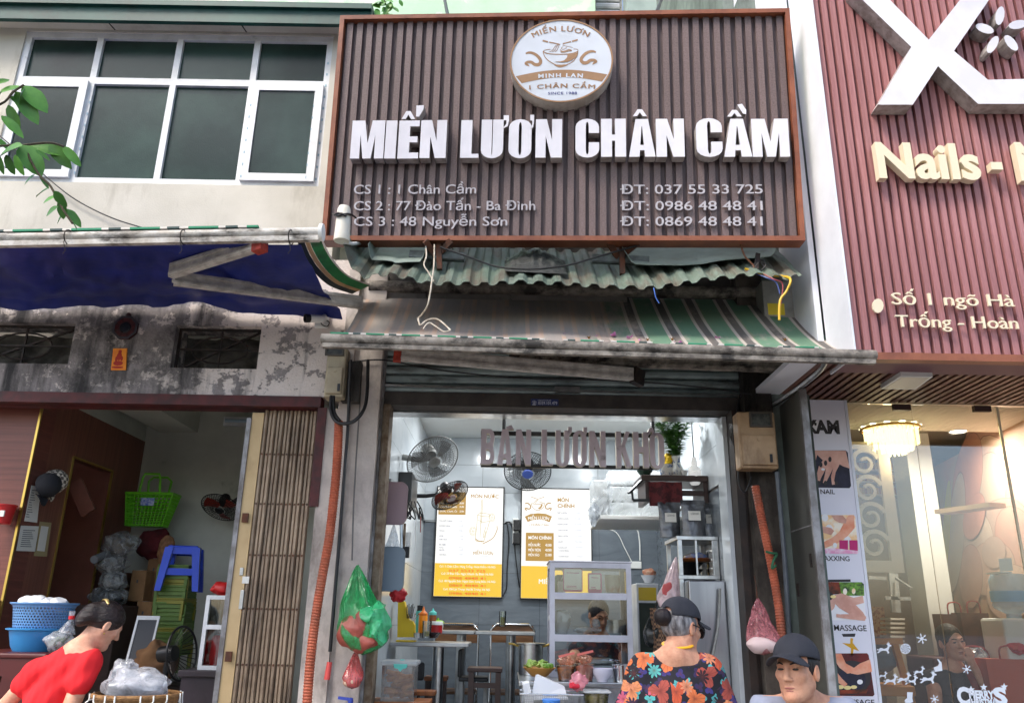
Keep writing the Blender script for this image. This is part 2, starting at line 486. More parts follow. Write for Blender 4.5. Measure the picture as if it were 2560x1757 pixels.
 # smooth sculpting (signed distance -> mesh)
import openvdb
class Sculpt:
 def __init__(s,lo,hi,vox):
  s.lo=np.array(lo,float);s.vox=vox
  s.n=np.ceil((np.array(hi,float)-s.lo)/vox).astype(int)+1
  ax=[(s.lo[i]+vox*np.arange(s.n[i])).astype(np.float32)for i in range(3)]
  s.X,s.Y,s.Z=np.meshgrid(*ax,indexing='ij');s.D=np.full(s.X.shape,1.0,np.float32);s.w=None
 def win(s,c,r):
  a=np.clip(np.floor((np.array(c)-r-s.lo)/s.vox).astype(int),0,s.n);b=np.clip(np.ceil((np.array(c)+r-s.lo)/s.vox).astype(int)+1,0,s.n)
  return tuple(slice(a[i],b[i])for i in range(3))
 def _sm(s,d,k,w=None):
  w=w or(slice(None),)*3;D=s.D[w]
  if D.size==0:return
  if k<=0:s.D[w]=np.minimum(D,d)
  else:
   h=np.clip(.5+.5*(D-d)/k,0,1);s.D[w]=D*(1-h)+d*h-k*h*(1-h)
 def d_ell(s,c,r,rot=None,w=None):
  w=w or(slice(None),)*3;x,y,z=s.X[w]-c[0],s.Y[w]-c[1],s.Z[w]-c[2]
  if rot is not None:A=np.array(rot,np.float32);x,y,z=(x*A[0,i]+y*A[1,i]+z*A[2,i]for i in range(3))
  x,y,z=x/r[0],y/r[1],z/r[2];k0=np.sqrt(x*x+y*y+z*z);k1=np.sqrt((x/r[0])**2+(y/r[1])**2+(z/r[2])**2)
  return k0*(k0-1)/np.maximum(k1,1e-6)
 def ell(s,c,r,k=.02,rot=None):
  w=s.win(c,max(r)+k+.03);s._sm(s.d_ell(c,r,rot,w),k,w);return s
 def cone(s,a,b,ra,rb,k=.02):
  a=np.array(a,np.float32);b=np.array(b,np.float32);ab=b-a
  w=s.win((a+b)/2,np.abs(ab)/2+max(ra,rb)+k+.03)
  px,py,pz=s.X[w]-a[0],s.Y[w]-a[1],s.Z[w]-a[2]
  t=np.clip((px*ab[0]+py*ab[1]+pz*ab[2])/ab.dot(ab),0,1)
  s._sm(np.sqrt((px-t*ab[0])**2+(py-t*ab[1])**2+(pz-t*ab[2])**2)-(ra+(rb-ra)*t),k,w);return s
 def cut_ell(s,c,r,rot=None,k=.005):
  w=s.win(c,max(r)+k+.01);d=s.d_ell(c,r,rot,w);D=s.D[w]
  if D.size:h=np.clip(.5-.5*(D+d)/k,0,1);s.D[w]=D*(1-h)-d*h+k*h*(1-h)
  return s
 def cut(s,d,k=.005):
  h=np.clip(.5-.5*(s.D+d)/k,0,1);s.D=(s.D*(1-h)-d*h+k*h*(1-h)).astype(np.float32);return s
 def mesh(s,name,smooth=True):
  g=openvdb.FloatGrid(9.0);g.copyFromArray(s.D.astype(np.float32))
  pts,quads=g.convertToQuads(isovalue=0.0)
  pts=pts*s.vox+s.lo
  me=bpy.data.meshes.new(name);me.from_pydata(pts.tolist(),[],quads[:,::-1].tolist())
  if smooth:me.polygons.foreach_set('use_smooth',[True]*len(me.polygons))
  me.update();return me
  # materials used in several places
m_plaster=M('plaster_cream',C(204,199,187),.85,c2=C(188,183,170),s=2.2,lo=.35,hi=.7,dirt=C(140,132,116),ds=2.2,dlo=.54,dhi=.8,dst=(1,1,.3),bump=.25,bs=90)
m_white_alu=M('white_aluminium',C(222,224,226),.45,c2=C(206,208,208),s=9,dirt=C(150,146,138),ds=6,dlo=.62,dhi=.8)
m_black=M('black_plastic',C(22,22,24),.45)
m_dark=M('dark_iron',C(38,36,36),.6,m=.4,c2=C(62,50,44),s=20)
m_steel=M('stainless',C(196,198,200),.28,m=1.0,c2=C(170,172,174),s=14)
m_chrome=M('chrome',C(215,216,218),.12,m=1.0)
m_rust=M('rusty_steel',C(74,56,48),.75,m=.3,c2=C(104,62,42),s=14,bump=.3,bs=80)
m_maroon=M('maroon_paint',C(84,30,30),.6,c2=C(58,24,24),s=10,dirt=C(30,22,20),ds=4,dlo=.55,dhi=.75)
m_white=M('white_plastic',C(228,228,224),.45)
m_paper=M('paper',C(226,224,216),.85)
m_card=M('cardboard',C(150,112,74),.85,c2=C(132,98,64),s=9)
m_black_fab=M('black_fabric',C(32,33,38),.9,bump=.3,bs=300)
# ground
mb=MB();mb.grid(lambda u,v:(lerp(-150,150,u),lerp(-150,2.2,v),-.124),6,6)
m_asph=M('asphalt',C(92,92,92),.9,c2=C(78,78,78),s=3,bump=.5,bs=200)
struct(mb.build('street',m_asph))
mb=MB();mb.box(-150,150,2.2,60,-.4,0.0)
m_pave=M('pavement',C(166,160,152),.85,c2=C(146,140,132),s=2,bump=.4,bs=60)
struct(mb.build('pavement',m_pave))
mb=MB();mb.box(-150,150,2.06,2.2,-.4,.004)
struct(mb.build('kerb',M('kerb_stone',C(140,136,128),.8,c2=C(112,108,100),s=4)))
# left house: upper storey with window band, lower wall with vents
YW=5.4
PW=FY(YW)
house=T('cream_house','old cream two-storey house with a wide window band and a stained lower wall','house',(-3,YW,0))
XL,XR=-6.2,at(872,760,YW).x
zE=PW.uv(440,78)[1]
uvw=lambda x,y:PW.uv(x,y)
wl,wr=uvw(38,190)[0],uvw(822,212)[0]
wt=(uvw(60,76)[1]+uvw(836,92)[1])/2
wb=(uvw(180,452)[1]+uvw(800,470)[1])/2
wtr=(uvw(130,193)[1]+uvw(720,211)[1])/2
zB=(uvw(0,975)[1]+uvw(760,994)[1])/2
zMid=uvw(300,640)[1]
XRu=at(836,300,YW).x+.02
mb=MB()
mb.box(XL,wl,YW,YW+.25,zMid,zE);mb.box(wr,XRu+.06,YW,YW+.25,zMid,zE);mb.box(wl,wr,YW,YW+.25,zMid,wb);mb.box(wl,wr,YW,YW+.25,wt,zE)
mb.build('upper_wall',m_plaster,house)
def stained_wall():
 mt=bpy.data.materials.new('stained_wall');nt,N,L,B=nodes_of(mt)
 B.inputs['Roughness'].default_value=.9
 tc=N.new('ShaderNodeTexCoord')
 def noi(s,d,st=(1,1,1),ro=.6):
  mp=N.new('ShaderNodeMapping');mp.inputs['Scale'].default_value=st;L.new(tc.outputs['Object'],mp.inputs[0])
  n=N.new('ShaderNodeTexNoise');n.inputs['Scale'].default_value=s;n.inputs['Detail'].default_value=d;n.inputs['Roughness'].default_value=ro;L.new(mp.outputs[0],n.inputs[0]);return n.outputs[0]
 def math2(op,a,b):
  m=N.new('ShaderNodeMath');m.operation=op;m.use_clamp=False
  for i,x in enumerate((a,b)):
   if isinstance(x,(int,float)):m.inputs[i].default_value=x
   else:L.new(x,m.inputs[i])
  return m.outputs[0]
 def mr(x,a,b):
  q=N.new('ShaderNodeMapRange');q.inputs[1].default_value=a;q.inputs[2].default_value=b;L.new(x,q.inputs[0]);return q.outputs[0]
 def mix(f,a,b):
  x=N.new('ShaderNodeMix');x.data_type='RGBA';L.new(f,x.inputs[0])
  for i,c in((6,a),(7,b)):
   if isinstance(c,tuple):x.inputs[i].default_value=c
   else:L.new(c,x.inputs[i])
  return x.outputs[2]
 sep=N.new('ShaderNodeSeparateXYZ');L.new(tc.outputs['Object'],sep.inputs[0])
 left=mr(sep.outputs[0],-1.15,-2.6)
 base=mix(mr(noi(1.5,5),.35,.7),C(222,210,202),C(204,192,184))
 peel=mr(math2('ADD',noi(7.5,14,(1,1,1.3),.72),math2('MULTIPLY',left,.15)),.585,.60)
 grey=mix(mr(noi(9,6),.3,.7),C(124,117,114),C(156,148,146))
 c1=mix(peel,base,grey)
 black=mr(math2('ADD',noi(3.4,14,(1,1,.7),.78),math2('MULTIPLY',left,.19)),.64,.84)
 c2=mix(black,c1,C(34,34,34))
 st=mr(math2('ADD',noi(7,6,(1,1,.12),.6),math2('MULTIPLY',left,.14)),.62,.8)
 c3=mix(st,c2,C(48,46,46))
 L.new(c3,B.inputs['Base Color'])
 b=N.new('ShaderNodeBump');b.inputs['Strength'].default_value=.6;b.inputs['Distance'].default_value=.012
 L.new(math2('SUBTRACT',noi(60,5),math2('MULTIPLY',peel,1.2)),b.inputs['Height']);L.new(b.outputs[0],B.inputs['Normal'])
 return mt
m_stain=stained_wall()
vents=[]
for(xa,xb,ya,yb)in((-90,180,806,908),(433,648,815,921)):
 a=uvw(xa,(ya+yb)/2);b=uvw(xb,(ya+yb)/2);c=uvw((xa+xb)/2,ya);d=uvw((xa+xb)/2,yb)
 vents.append((a[0],b[0],d[1],c[1]))
v0,v1=vents
mb=MB()
zt,zb_=max(v0[3],v1[3]),min(v0[2],v1[2])
mb.box(XL,XR,YW,YW+.22,zt,zMid-.002);mb.box(XL,XR,YW,YW+.22,zB,zb_)
mb.box(XL,v0[0],YW,YW+.22,zb_,zt);mb.box(v0[1],v1[0],YW,YW+.22,zb_,zt);mb.box(v1[1],XR,YW,YW+.22,zb_,zt)
for v in vents:
 if v[3]<zt-.001:mb.box(v[0],v[1],YW,YW+.22,v[3],zt)
 if v[2]>zb_+.001:mb.box(v[0],v[1],YW,YW+.22,zb_,v[2])
mb.build('lower_wall',m_stain,house)
m_junk=M('dusty_tarp',C(110,106,98),.7,c2=C(60,58,54),s=5,bump=.8,bs=8)
for k,v in enumerate(vents):
 g=MB()
 x0,x1,z0,z1=v
 t=.016
 g.box(x0,x1,YW+.06,YW+.06+t,z1-t,z1);g.box(x0,x1,YW+.06,YW+.06+t,z0,z0+t)
 g.box(x0,x0+t,YW+.06,YW+.06+t,z0+t,z1-t);g.box(x1-t,x1,YW+.06,YW+.06+t,z0+t,z1-t)
 fr=g.build('vent_frame',m_dark,house)
 g=MB();xm=(x0+x1)/2;zm=(z0+z1)/2
 g.bar((x0,YW+.07,zm),(x1,YW+.07,zm),.012,.012);g.bar((xm,YW+.08,z0),(xm,YW+.08,z1),.012,.012,(0,1,0))
 g.bar((x0,YW+.085,z0),(x1,YW+.085,z1),.014,.014)
 pts=[(xm+.2*math.cos(w),YW+.075,zm+.1*math.sin(w))for w in[i*math.pi/8 for i in range(17)]]
 g.tube(pts,.007,6)
 g.build('vent_bars',m_dark,fr)
 g=MB()
 g.sheet(lambda u,w:(lerp(x0-.05,x1+.05,u),YW+.24+.10*nz((u*4,w*2,k),1.6),lerp(z0-.05,z1-.02,w)),30,14,.004)
 g.build('rolled_tarp',m_junk,fr,True)
mb=MB();mb.box(XL,uvw(803,1003)[0],YW-.012,YW+.1,zB-.075,zB-.001)
mb.box(uvw(797,1003)[0]-.0,uvw(812,1003)[0]+.02,YW-.006,YW+.02,zB-.75,zB-.0775)
mb.build('door_lintel',m_maroon,house)
m_wglass=M('ribbed_window_glass',C(48,66,60),.16,c2=C(34,48,44),s=1.3,bump=.14,bs=150,bst=(1.0,1,.35),spec=.35)
vary(m_wglass,.25)
us=[wl]+[uvw(x,y)[0]for x,y in((228,197),(431,203),(628,209))]+[wr]
fw,yd=.052,YW+.05
def frame(mb,x0,x1,z0,z1,w,y0,y1):
 mb.box(x0,x1,y0,y1,z1-w,z1);mb.box(x0,x1,y0,y1,z0,z0+w);mb.box(x0,x0+w,y0,y1,z0+w,z1-w);mb.box(x1-w,x1,y0,y1,z0+w,z1-w)
win=MB();frame(win,wl,wr,wb,wt,.05,yd-.035,yd+.02)
win=win.build('window_frame',m_white_alu,house)
g=MB();g.box(wl+.05,wr-.05,yd-.034,yd+.02,wtr-.03,wtr+.03);g.build('transom',m_white_alu,win)
for x in us[1:4]:
 for(a,b)in((wb+.05,wtr-.03),(wtr+.03,wt-.05)):
  g=MB();g.box(x-.024,x+.024,yd-.033,yd+.02,a,b);g.build('mullion',m_white_alu,win)
for i in range(4):
 x0=us[i]+(.05 if i==0 else .024);x1=us[i+1]-(.05 if i==3 else .024)
 g=MB();g.box(x0,x1,yd-.004,yd+.004,wtr+.03,wt-.05);g.build('window_pane',m_wglass,win)
 if i in(0,3):
  g=MB();frame(g,x0-.012,x1+.012,wb+.038,wtr-.018,.062,yd-.062,yd-.03);g.build('casement',m_white_alu,win)
  g=MB();g.box(x0+.05,x1-.05,yd-.05,yd-.042,wb+.1,wtr-.08);g.build('window_pane',m_wglass,win)
 else:
  g=MB();g.box(x0,x1,yd-.004,yd+.004,wb+.05,wtr-.03);g.build('window_pane',m_wglass,win)
mb=MB()
m_tape=M('frame_tape',C(214,212,200),.6);m_tapeb=M('tape_mark',C(150,178,190),.6)
for(xa,xb,za,zb2,y)in((us[4]-.102,us[4]-.094,wb+.06,wtr-.05,yd-.064),(us[4]-.035,us[4]-.02,wb+.06,wt-.1,yd-.037),(us[3]+.018,us[3]+.03,wb+.06,wtr-.1,yd-.064),(us[1]+.012,us[1]+.024,wb+.08,wtr-.05,yd-.037)):
 n=int((zb2-za)/.105)
 for k in range(n):
  mb.box(xa+.001,xb-.001,y,y+.002,za+k*.105,za+k*.105+.02)
mb.build('tape_marks',m_tapeb,win)
mb=MB();mb.box(XL,XRu,YW+.26,YW+3.2,zE-.05,zE+.12);mb.box(XL,XRu,YW+3.2,YW+3.4,zMid,zE);mb.box(XL,XRu,YW+.26,YW+3.2,zMid-.12,zMid-.004)
mb.build('upper_floor_shell',m_plaster,house)
m_green=M('green_sheet',C(20,74,66),.5,c2=C(16,58,54),s=3,dirt=C(30,44,42),ds=2.5,dlo=.5,dhi=.75)
xe=at(930,30,YW-.16).x
mb=MB();mb.box(XL,xe-.25,YW-.125,YW+.25,zE,zE+.05)
sof=mb.build('eave_soffit',m_plaster,house)
zf=PW.uv(440,54)[1]
mb=MB()
YE=YW-.15
ef0,ef1=FY(YE).uv(440,58)[1],FY(YE).uv(440,5)[1]
mb.box(XL,xe,YE-.02,YE+.02,ef0,ef1)
mb.box(XL,xe,YE-.05,YE-.0201,ef0+.13,ef0+.175);mb.box(XL,xe,YE+.02,YW+.3,ef1-.03,ef1)
mb.build('eave_fascia',m_green,house)
mb=MB()
for x in(at(285,60,YW).x,at(612,70,YW).x):mb.bar((x,YW-.12,zE-.003),(x+.02,YW-.002,zE-.003),.008,.004)
mb.build('soffit_joint',m_dark,sof)
pts=spline([at(-5,336,YW-.03),at(70,400,YW-.03),at(120,446,YW-.03),at(190,500,YW-.03),at(280,545,YW-.03),at(372,574,YW-.03)],6)
tag(MB().tube(pts,.005,6).build('wall_cable',m_black,None,True),'thin dark cable sagging down across the cream wall below the windows','cable')
# left awning: front bar, arms, blue tarp below, striped fabric at its end
aw=T('blue_tarp_awning','folding arm awning with a blue tarpaulin lining over the stained wall','awning',(-2,4.2,3.4))
YB=4.15
m_bar=M('white_awning_profile',C(200,196,190),.55,c2=C(168,160,150),s=12,dirt=C(66,60,54),ds=5,dlo=.47,dhi=.64,dst=(1,1,2.5))
m_barR=M('grimy_awning_profile',C(150,142,132),.65,c2=C(110,102,94),s=14,dirt=C(48,44,40),ds=6,dlo=.46,dhi=.6,dst=(1,1,1.6),bump=.3,bs=120)
pL=at(-260,600,YB);pR=at(800,581,YB)
def bar_profile(mb,a,b,r=.036):
 n=40
 mb.tube([Vector(a).lerp(Vector(b),i/n)for i in range(n+1)],r,12)
mb=MB();bar_profile(mb,pL,pR,.029);mb.build('front_bar',m_bar,aw,True)
mb=MB();mb.bar(pL+Vector((0,-.005,-.042)),pR+Vector((0,-.005,-.042)),.034,.03);mb.build('lower_rail',m_bar,aw)
mb=MB();mb.lathe(pR,[(.05,0),(.05,.02),(.0,.024)],(1,0,0),20);mb.build('end_cap',m_white,aw,True)
m_strip_g=M('awning_hem_green',C(52,140,104),.7);m_strip_w=M('awning_hem_white',C(214,208,200),.7);m_strip_k=M('awning_hem_dark',C(62,82,80),.7)
x=0.0;L_=(pR-pL).length-.35;k=0
seq=[(.17,m_strip_g),(.04,m_strip_w),(.07,m_strip_k),(.05,m_strip_w)]
while x<L_:
 w,mt=seq[k%4]
 a=pL.lerp(pR,x/(pR-pL).length);b=pL.lerp(pR,min(x+w,L_)/(pR-pL).length)
 MB().bar(a+Vector((0,-.008,.036)),b+Vector((0,-.008,.036)),.03,.012).build('hem_band',mt,aw)
 x+=w;k+=1
m_tarp=M('blue_tarp',C(22,38,118),.5,c2=C(18,30,92),s=2.5,bump=.35,bs=9,bst=(1,2.2,1),spec=.5)
yw2=YW-.03
def tarp(u,v):
 px=lerp(-260,lerp(752,858,v),u)
 a=at(px,606+6*math.sin(px/90.0),YB+.05)
 sag=752+10*math.sin(px/140+1.2)+(18 if px>480 else 0)*min(1,(px-480)/120)+7*nz((px/120,0,0))-max(0,300-px)*.035
 b=at(px,sag,yw2)
 p=a.lerp(b,v)
 p.z-=.03*math.sin(math.pi*v)*(1+.35*math.sin(px/60.0))-.02*nz((px/60,v*3,0))*math.sin(math.pi*v)
 p.z+=(.035*nz((px/70,v*4,9))+.02*nz((px/22+v*3,v*5,4)))*math.sin(math.pi*v)**.6+.012*nz((px/25,v*2,2))*v
 if v>.93:p.z-=(v-.93)*.7*(1+.6*nz((px/90,0,5)))
 return p
mb=MB();mb.sheet(tarp,90,26,.003);mb.build('tarp_lining',m_tarp,aw,True)
m_arm=M('awning_arm',C(196,192,186),.55,c2=C(160,154,148),s=14,dirt=C(96,88,82),ds=9,dlo=.6,dhi=.78)
m_red=M('red_cap',C(176,64,48),.6,c2=C(140,50,40),s=30)
def awarm(mb,a,b,w=.045,h=.1):
 up=Vector((0,0,1))
 mb.bar(a,b,w,h);mb.bar(a+Vector((0,-.026,h*.30)),b+Vector((0,-.026,h*.30)),.012,h*.22);mb.bar(a+Vector((0,-.026,-h*.32)),b+Vector((0,-.026,-h*.32)),.012,h*.2)
e1,e2=at(428,678,YB+.34),at(638,612,YB+.06)
f1,f2=at(432,684,YB+.36),at(905,757,YW-.2)
mb=MB();awarm(mb,e1,e2,.04,.09);mb.build('upper_arm',m_arm,aw)
mb=MB();awarm(mb,f1+Vector((0,.03,-.02)),f2,.04,.085);mb.build('fore_arm',m_arm,aw)
mb=MB();d=(e2-e1).normalized();mb.bar(e2,e2+d*.07,.06,.11);mb.build('arm_cap',m_red,aw)
m_gstripe=M('green_awning_fabric',C(42,132,70),.75,c2=C(34,110,60),s=6,dirt=C(60,56,44),ds=3,dlo=.5,dhi=.7)
m_tan=M('tan_stripe',C(186,150,104),.75);m_dkst=M('dark_stripe',C(30,40,34),.75)
cur=[(742,600),(758,640),(785,680),(825,715),(880,735)]
def strip(o0,o1):
 P=[at(x,y,lerp(YB+.1,YW-.1,i/4))for i,(x,y)in enumerate(cur)]
 sp=spline(P,6)
 def fn(u,v):
  i=min(int(u*(len(sp)-1)),len(sp)-1);p=sp[i]
  return p+Vector((lerp(o0,o1,v),0,lerp(o0,o1,v)*.55))
 return fn,len(sp)-1
for nm,a,b,mt in(('fabric_stripe',.0,.035,m_dkst),('fabric_stripe',.036,.06,m_tan),('fabric_stripe',.061,.12,m_gstripe),('fabric_stripe',.121,.13,m_strip_w)):
 fn,n=strip(a,b);MB().sheet(fn,n,2,.003).build(nm,mt,aw,True)
for px in(172,460,728):
 c=at(px,590,YB-.02)
 mb=MB();mb.tube([c+Vector((.004*math.cos(w),.04*math.cos(w),.042*math.sin(w)-.008))for w in[i*.45 for i in range(15)]],.0035,5)
 mb.tube([c+Vector((0,-.04,-.05)),c+Vector((.015,-.03,-.1)),c+Vector((.0,-.02,-.12))],.0022,5)
 mb.build('tie_rope',m_dark,aw,True)
 # things fixed to the stained lower wall
c=PW.at(316,821,.012)
t=T('bagua_mirror','small dark red octagonal mirror hung on the stained wall between two vents','mirror',c)
m_bag=M('bagua_wood',C(64,26,28),.5,c2=C(46,22,24),s=30)
def ngon(cx,cz,r,n=8,a0=22.5):return[(cx+r*math.cos(R(a0+360*i/n)),cz+r*math.sin(R(a0+360*i/n)))for i in range(n)]
cu,cv=PW.uv(316,821)
MB().prism(PW,ngon(cu,cv,.092),.001,.02).build('plate',m_bag,t)
mb=MB();mb.prism(PW,ngon(cu,cv,.092),.02,.024,[ngon(cu,cv,.076)]);mb.build('rim',M('bagua_rim',C(52,50,56),.5),t)
for i in range(8):
 a=R(45*i);mb=MB()
 for j in range(3):
  q=.050+.009*j;ca,sa=math.cos(a),math.sin(a)
  P2=[(cu+ca*q-sa*w,cv+sa*q+ca*w)for w in(-.017,.017)]+[(cu+ca*(q+.005)-sa*w,cv+sa*(q+.005)+ca*w)for w in(.017,-.017)]
  mb.prism(PW,P2,.02,.023)
 mb.build('trigram',M('bagua_red',C(84,32,32),.5),t)
MB().lathe(PW.pt(cu,cv,.02),[(.04,0),(.036,.006),(0,.008)],(0,-1,0),20).build('centre_glass',M('bagua_glass',C(34,36,40),.2),t,True)
MB().lathe(PW.pt(cu+.004,cv+.1,.004),[(.016,0),(.016,.012),(0,.014)],(0,-1,0),12).build('hanger',m_bag,t,True)
c=PW.at(300,899,.01)
t=T('orange_plaque','orange talisman plaque with a red printed figure below the octagonal mirror','plaque',c)
pu=[PW.uv(285,872),PW.uv(319,872),PW.uv(316,926),PW.uv(279,926)]
MB().prism(PW,pu,.001,.012).build('plate',M('orange_card',C(232,140,26),.5,c2=C(222,120,22),s=20),t)
mb=MB();a,b=PW.uv(299,899)
m_redp=M('red_print',C(170,40,22),.6)
for(dx,dz,rx,rz)in((0,.055,.012,.014),(0,.02,.018,.03),(0,-.03,.034,.018),(-.018,.0,.008,.02),(.02,.004,.008,.018),(0,-.06,.042,.008)):
 mb.prism(PW,[(a+dx+rx*math.cos(R(w)),b+dz+rz*math.sin(R(w)))for w in range(0,360,30)],.012,.0135)
mb.build('printed_figure',m_redp,t)
t=T('security_camera','white bullet security camera on the stained wall beside the awning arm','security camera',PW.at(806,800,.02))
a,b=PW.uv(787,822),PW.uv(826,780)
mb=MB();mb.cbox(a[0],b[0],YW-.028,YW-.001,a[1],b[1],.01);mb.build('mount_plate',m_white,t)
mb=MB();p0=PW.at(815,800,.02);p1=PW.at(797,794,.1);mb.tube([p0,PW.at(812,790,.06),p1],.014,10);mb.build('bracket',m_white,t,True)
c0=PW.at(798,797,.09);dd=Vector((-.75,-.55,-.18)).normalized()
mb=MB();mb.lathe(c0-dd*.03,[(.0,-.01),(.026,0),(.028,.02),(.028,.11),(.0,.111)],dd,20);mb.build('housing',m_white,t,True)
mb=MB();mb.lathe(c0+dd*.07,[(.029,0),(.031,.035),(.024,.036),(.02,.02),(0,.02)],dd,20);mb.build('lens_hood',m_black,t,True)
mb=MB();mb.tube(spline([p0,PW.at(823,806,.05),PW.at(818,816,.05),PW.at(806,812,.04),PW.at(800,802,.05)],5),.004,6);mb.build('lead',m_black,t,True)
# large ribbed shop sign
BL,BR,TL=at(806,605,4.95),at(2010,606,4.76),at(840,46,4.82)
PS=Plane(BL,BR-BL,TL-BL)
SW=(BR-BL).length;SH=PS.uv(840,46)[1]
SH=(PS.uv(840,46)[1]+PS.uv(1958,30)[1])/2
sign=T('shop_sign','large brown ribbed shop sign with white block letters and a round logo','sign',BL.lerp(BR,.5))
m_fr=M('sign_frame_brown',C(142,84,58),.45,c2=C(120,68,48),s=6,bump=.1,bs=200)
m_slat=M('sign_slat',C(120,102,100),.42,c2=C(94,78,76),s=3,lo=.3,hi=.75,stretch=(26,26,.8),rr=.1)
m_groove=M('sign_groove',C(92,78,80),.55,c2=C(74,62,64),s=3,stretch=(20,20,.8))
fwu=.032;vary(m_slat,.13)
for(u0,u1,v0_,v1_)in((0,SW,0,fwu),(0,SW,SH-fwu,SH),(0,fwu,fwu,SH-fwu),(SW-fwu,SW,fwu,SH-fwu)):
 MB().pbox(PS,u0,u1,v0_,v1_,-.10,.035).build('frame',m_fr,sign)
MB().pbox(PS,fwu,SW-fwu,fwu,SH-fwu,-.06,-.022).build('backing',m_groove,sign)
NS=43;pit=(SW-2*fwu)/NS
_sl=None
for i in range(NS):
 u=fwu+pit*(i+.25)
 if i in(5,16,23,31,38):u+=pit*.08
 if _sl is None:
  mb=MB();w=pit*.58
  mb.prism(Plane((0,0,0),(1,0,0),(0,1,0)),[(0,0),(w,0),(w,SH-2*fwu-.012),(0,SH-2*fwu-.012)],0,.024)
  _sl=mb.mesh('slat')
 o=link('slat',_sl,None if i else m_slat,sign)
 mt=Matrix.Identity(4)
 for r_ in range(3):
  mt[r_][0]=PS.u[r_];mt[r_][1]=PS.v[r_];mt[r_][2]=PS.n[r_];mt[r_][3]=PS.pt(u,fwu+.006,-.022)[r_]
 o.matrix_parent_inverse=Matrix.Identity(4)
 o.matrix_basis=Matrix.Translation(-WLOC[sign.name])@mt
m_letter=M('white_acrylic',C(222,220,228),.35,c2=C(212,210,218),s=4)
m_letter_side=M('letter_return',C(176,170,168),.5,c2=C(140,132,128),s=16,dirt=C(92,80,72),ds=9,dlo=.55,dhi=.75)
LD=.085
def z5(x,y):return(780+x*.5508,y*.5508)
def put_glyph(P,ch,xa,xb,yt,yb,d0,d1,s,parent,mat,zf,extra=(),name='letter'):
 a=P.uv(*zf(xa,(yt+yb)/2),d1);b=P.uv(*zf(xb,(yt+yb)/2),d1)
 t=P.uv(*zf((xa+xb)/2,yt),d1);m_=P.uv(*zf((xa+xb)/2,yb),d1)
 w=b[0]-a[0];h=t[1]-m_[1];sx=h
 mb=MB()
 for outer,holes in glyph(ch,w/h,s):
  f=lambda l:[(a[0]+p[0]*h,m_[1]+p[1]*h)for p in l]
  mb.prism(P,f(outer),d0,d1,[f(q)for q in holes])
 for poly in extra:
  mb.prism(P,[P.uv(*zf(x,y),d1)for x,y in poly],d0,d1)
 me=mb.mesh(name)
 o=link(name,me,list(mat),parent)
 for p in me.polygons:
  p.material_index=0 if p.normal.dot(P.n)>.9 else 1
 return o
horn=lambda x,y,w=27,h=56:[(x,y+h),(x+w*.6,y+h*.62),(x+w*.62,y+h*.38),(x+w*.2,y+h*.36),(x+w*.2,y),(x+w,y),(x+w,y+h*.42),(x+w*.8,y+h*.8)]
circ=lambda x0,x1,y0,y1:[(x0,y1),(lerp(x0,x1,.34),y0),(lerp(x0,x1,.66),y0),(x1,y1),(lerp(x0,x1,.70),y1),(lerp(x0,x1,.5),lerp(y0,y1,.45)),(lerp(x0,x1,.30),y1)]
LET=[('M',178,328,548,720,.27,()),('I',333,383,548,720,.28,()),('E',392,485,548,720,.27,(circ(407,468,505,541),[(472,530),(474,480),(508,478),(506,497),(486,530)])),('N',492,610,546,718,.26,()),('L',675,758,546,717,.27,()),('U',768,868,544,719,.25,(horn(864,524,30,62),)),('O',893,996,542,719,.23,(horn(986,522,22,70),)),('N',1015,1135,542,716,.26,()),('C',1196,1303,540,716,.24,()),('H',1312,1425,540,712,.26,()),('A',1438,1558,541,712,.25,(circ(1456,1520,497,528),)),('N',1562,1690,540,712,.27,()),('C',1744,1862,537,713,.26,()),('A',1868,1995,540,712,.25,(circ(1884,1951,500,530),[(1930,476),(1952,472),(1971,500),(1970,520),(1956,516)])),('M',1997,2165,540,712,.28,())]
for ch,xa,xb,yt,yb,s,ex in LET:
 put_glyph(PS,ch,xa,xb,yt,yb,.008,LD,s,sign,(m_letter,m_letter_side),z5,ex)
m_small=M('small_letter',C(178,174,180),.5)
rows=[(486,'CS 1 : 1 Chân Cầm',885,1190,'ĐT: 037 55 33 725'),(527,'CS 2 : 77 Đào Tấn - Ba Đình',885,1338,'ĐT: 0986 48 48 41'),(566,'CS 3 : 48 Nguyễn Sơn',885,1268,'ĐT: 0869 48 48 41')]
for y,s1,xa,xb,s2 in rows:
 mb=MB();text_px(mb,PS,s1,xa,y,xb,y,23,.012,bold=.012,th=.01);build_letters(mb,PS,'small_letter',m_small,sign)
 mb=MB();text_px(mb,PS,s2,1551,y,1906,y,23,.012,bold=.012,th=.01);build_letters(mb,PS,'small_letter',m_small,sign)
 # round logo
zl=lambda x,y:(1270+x*.1505,40+y*.1505)
DL=.11
lc=PS.uv(*zl(884,742),DL);lr=PS.uv(*zl(1746,742),DL)[0]-lc[0]
lrv=(PS.uv(*zl(884,55),DL)[1]-PS.uv(*zl(884,1430),DL)[1])/2
circle=lambda r,n=64,q=1.0:[(lc[0]+r*lr*math.cos(2*math.pi*i/n),lc[1]+r*lrv*math.sin(2*math.pi*i/n))for i in range(n)]
m_gold=M('logo_brown',C(158,124,92),.4,c2=C(148,114,84),s=8)
m_face=M('logo_face',C(206,212,222),.12,spec=.5,coat=.5)
m_rim=M('logo_rim',C(198,192,184),.45,c2=C(170,160,150),s=8,dirt=C(110,98,86),ds=5,dlo=.6,dhi=.8)
logo=MB().prism(PS,circle(1),-.02,DL-.002).build('logo_board',m_rim,sign)
MB().prism(PS,circle(.975),DL-.002,DL).build('logo_face',m_face,logo)
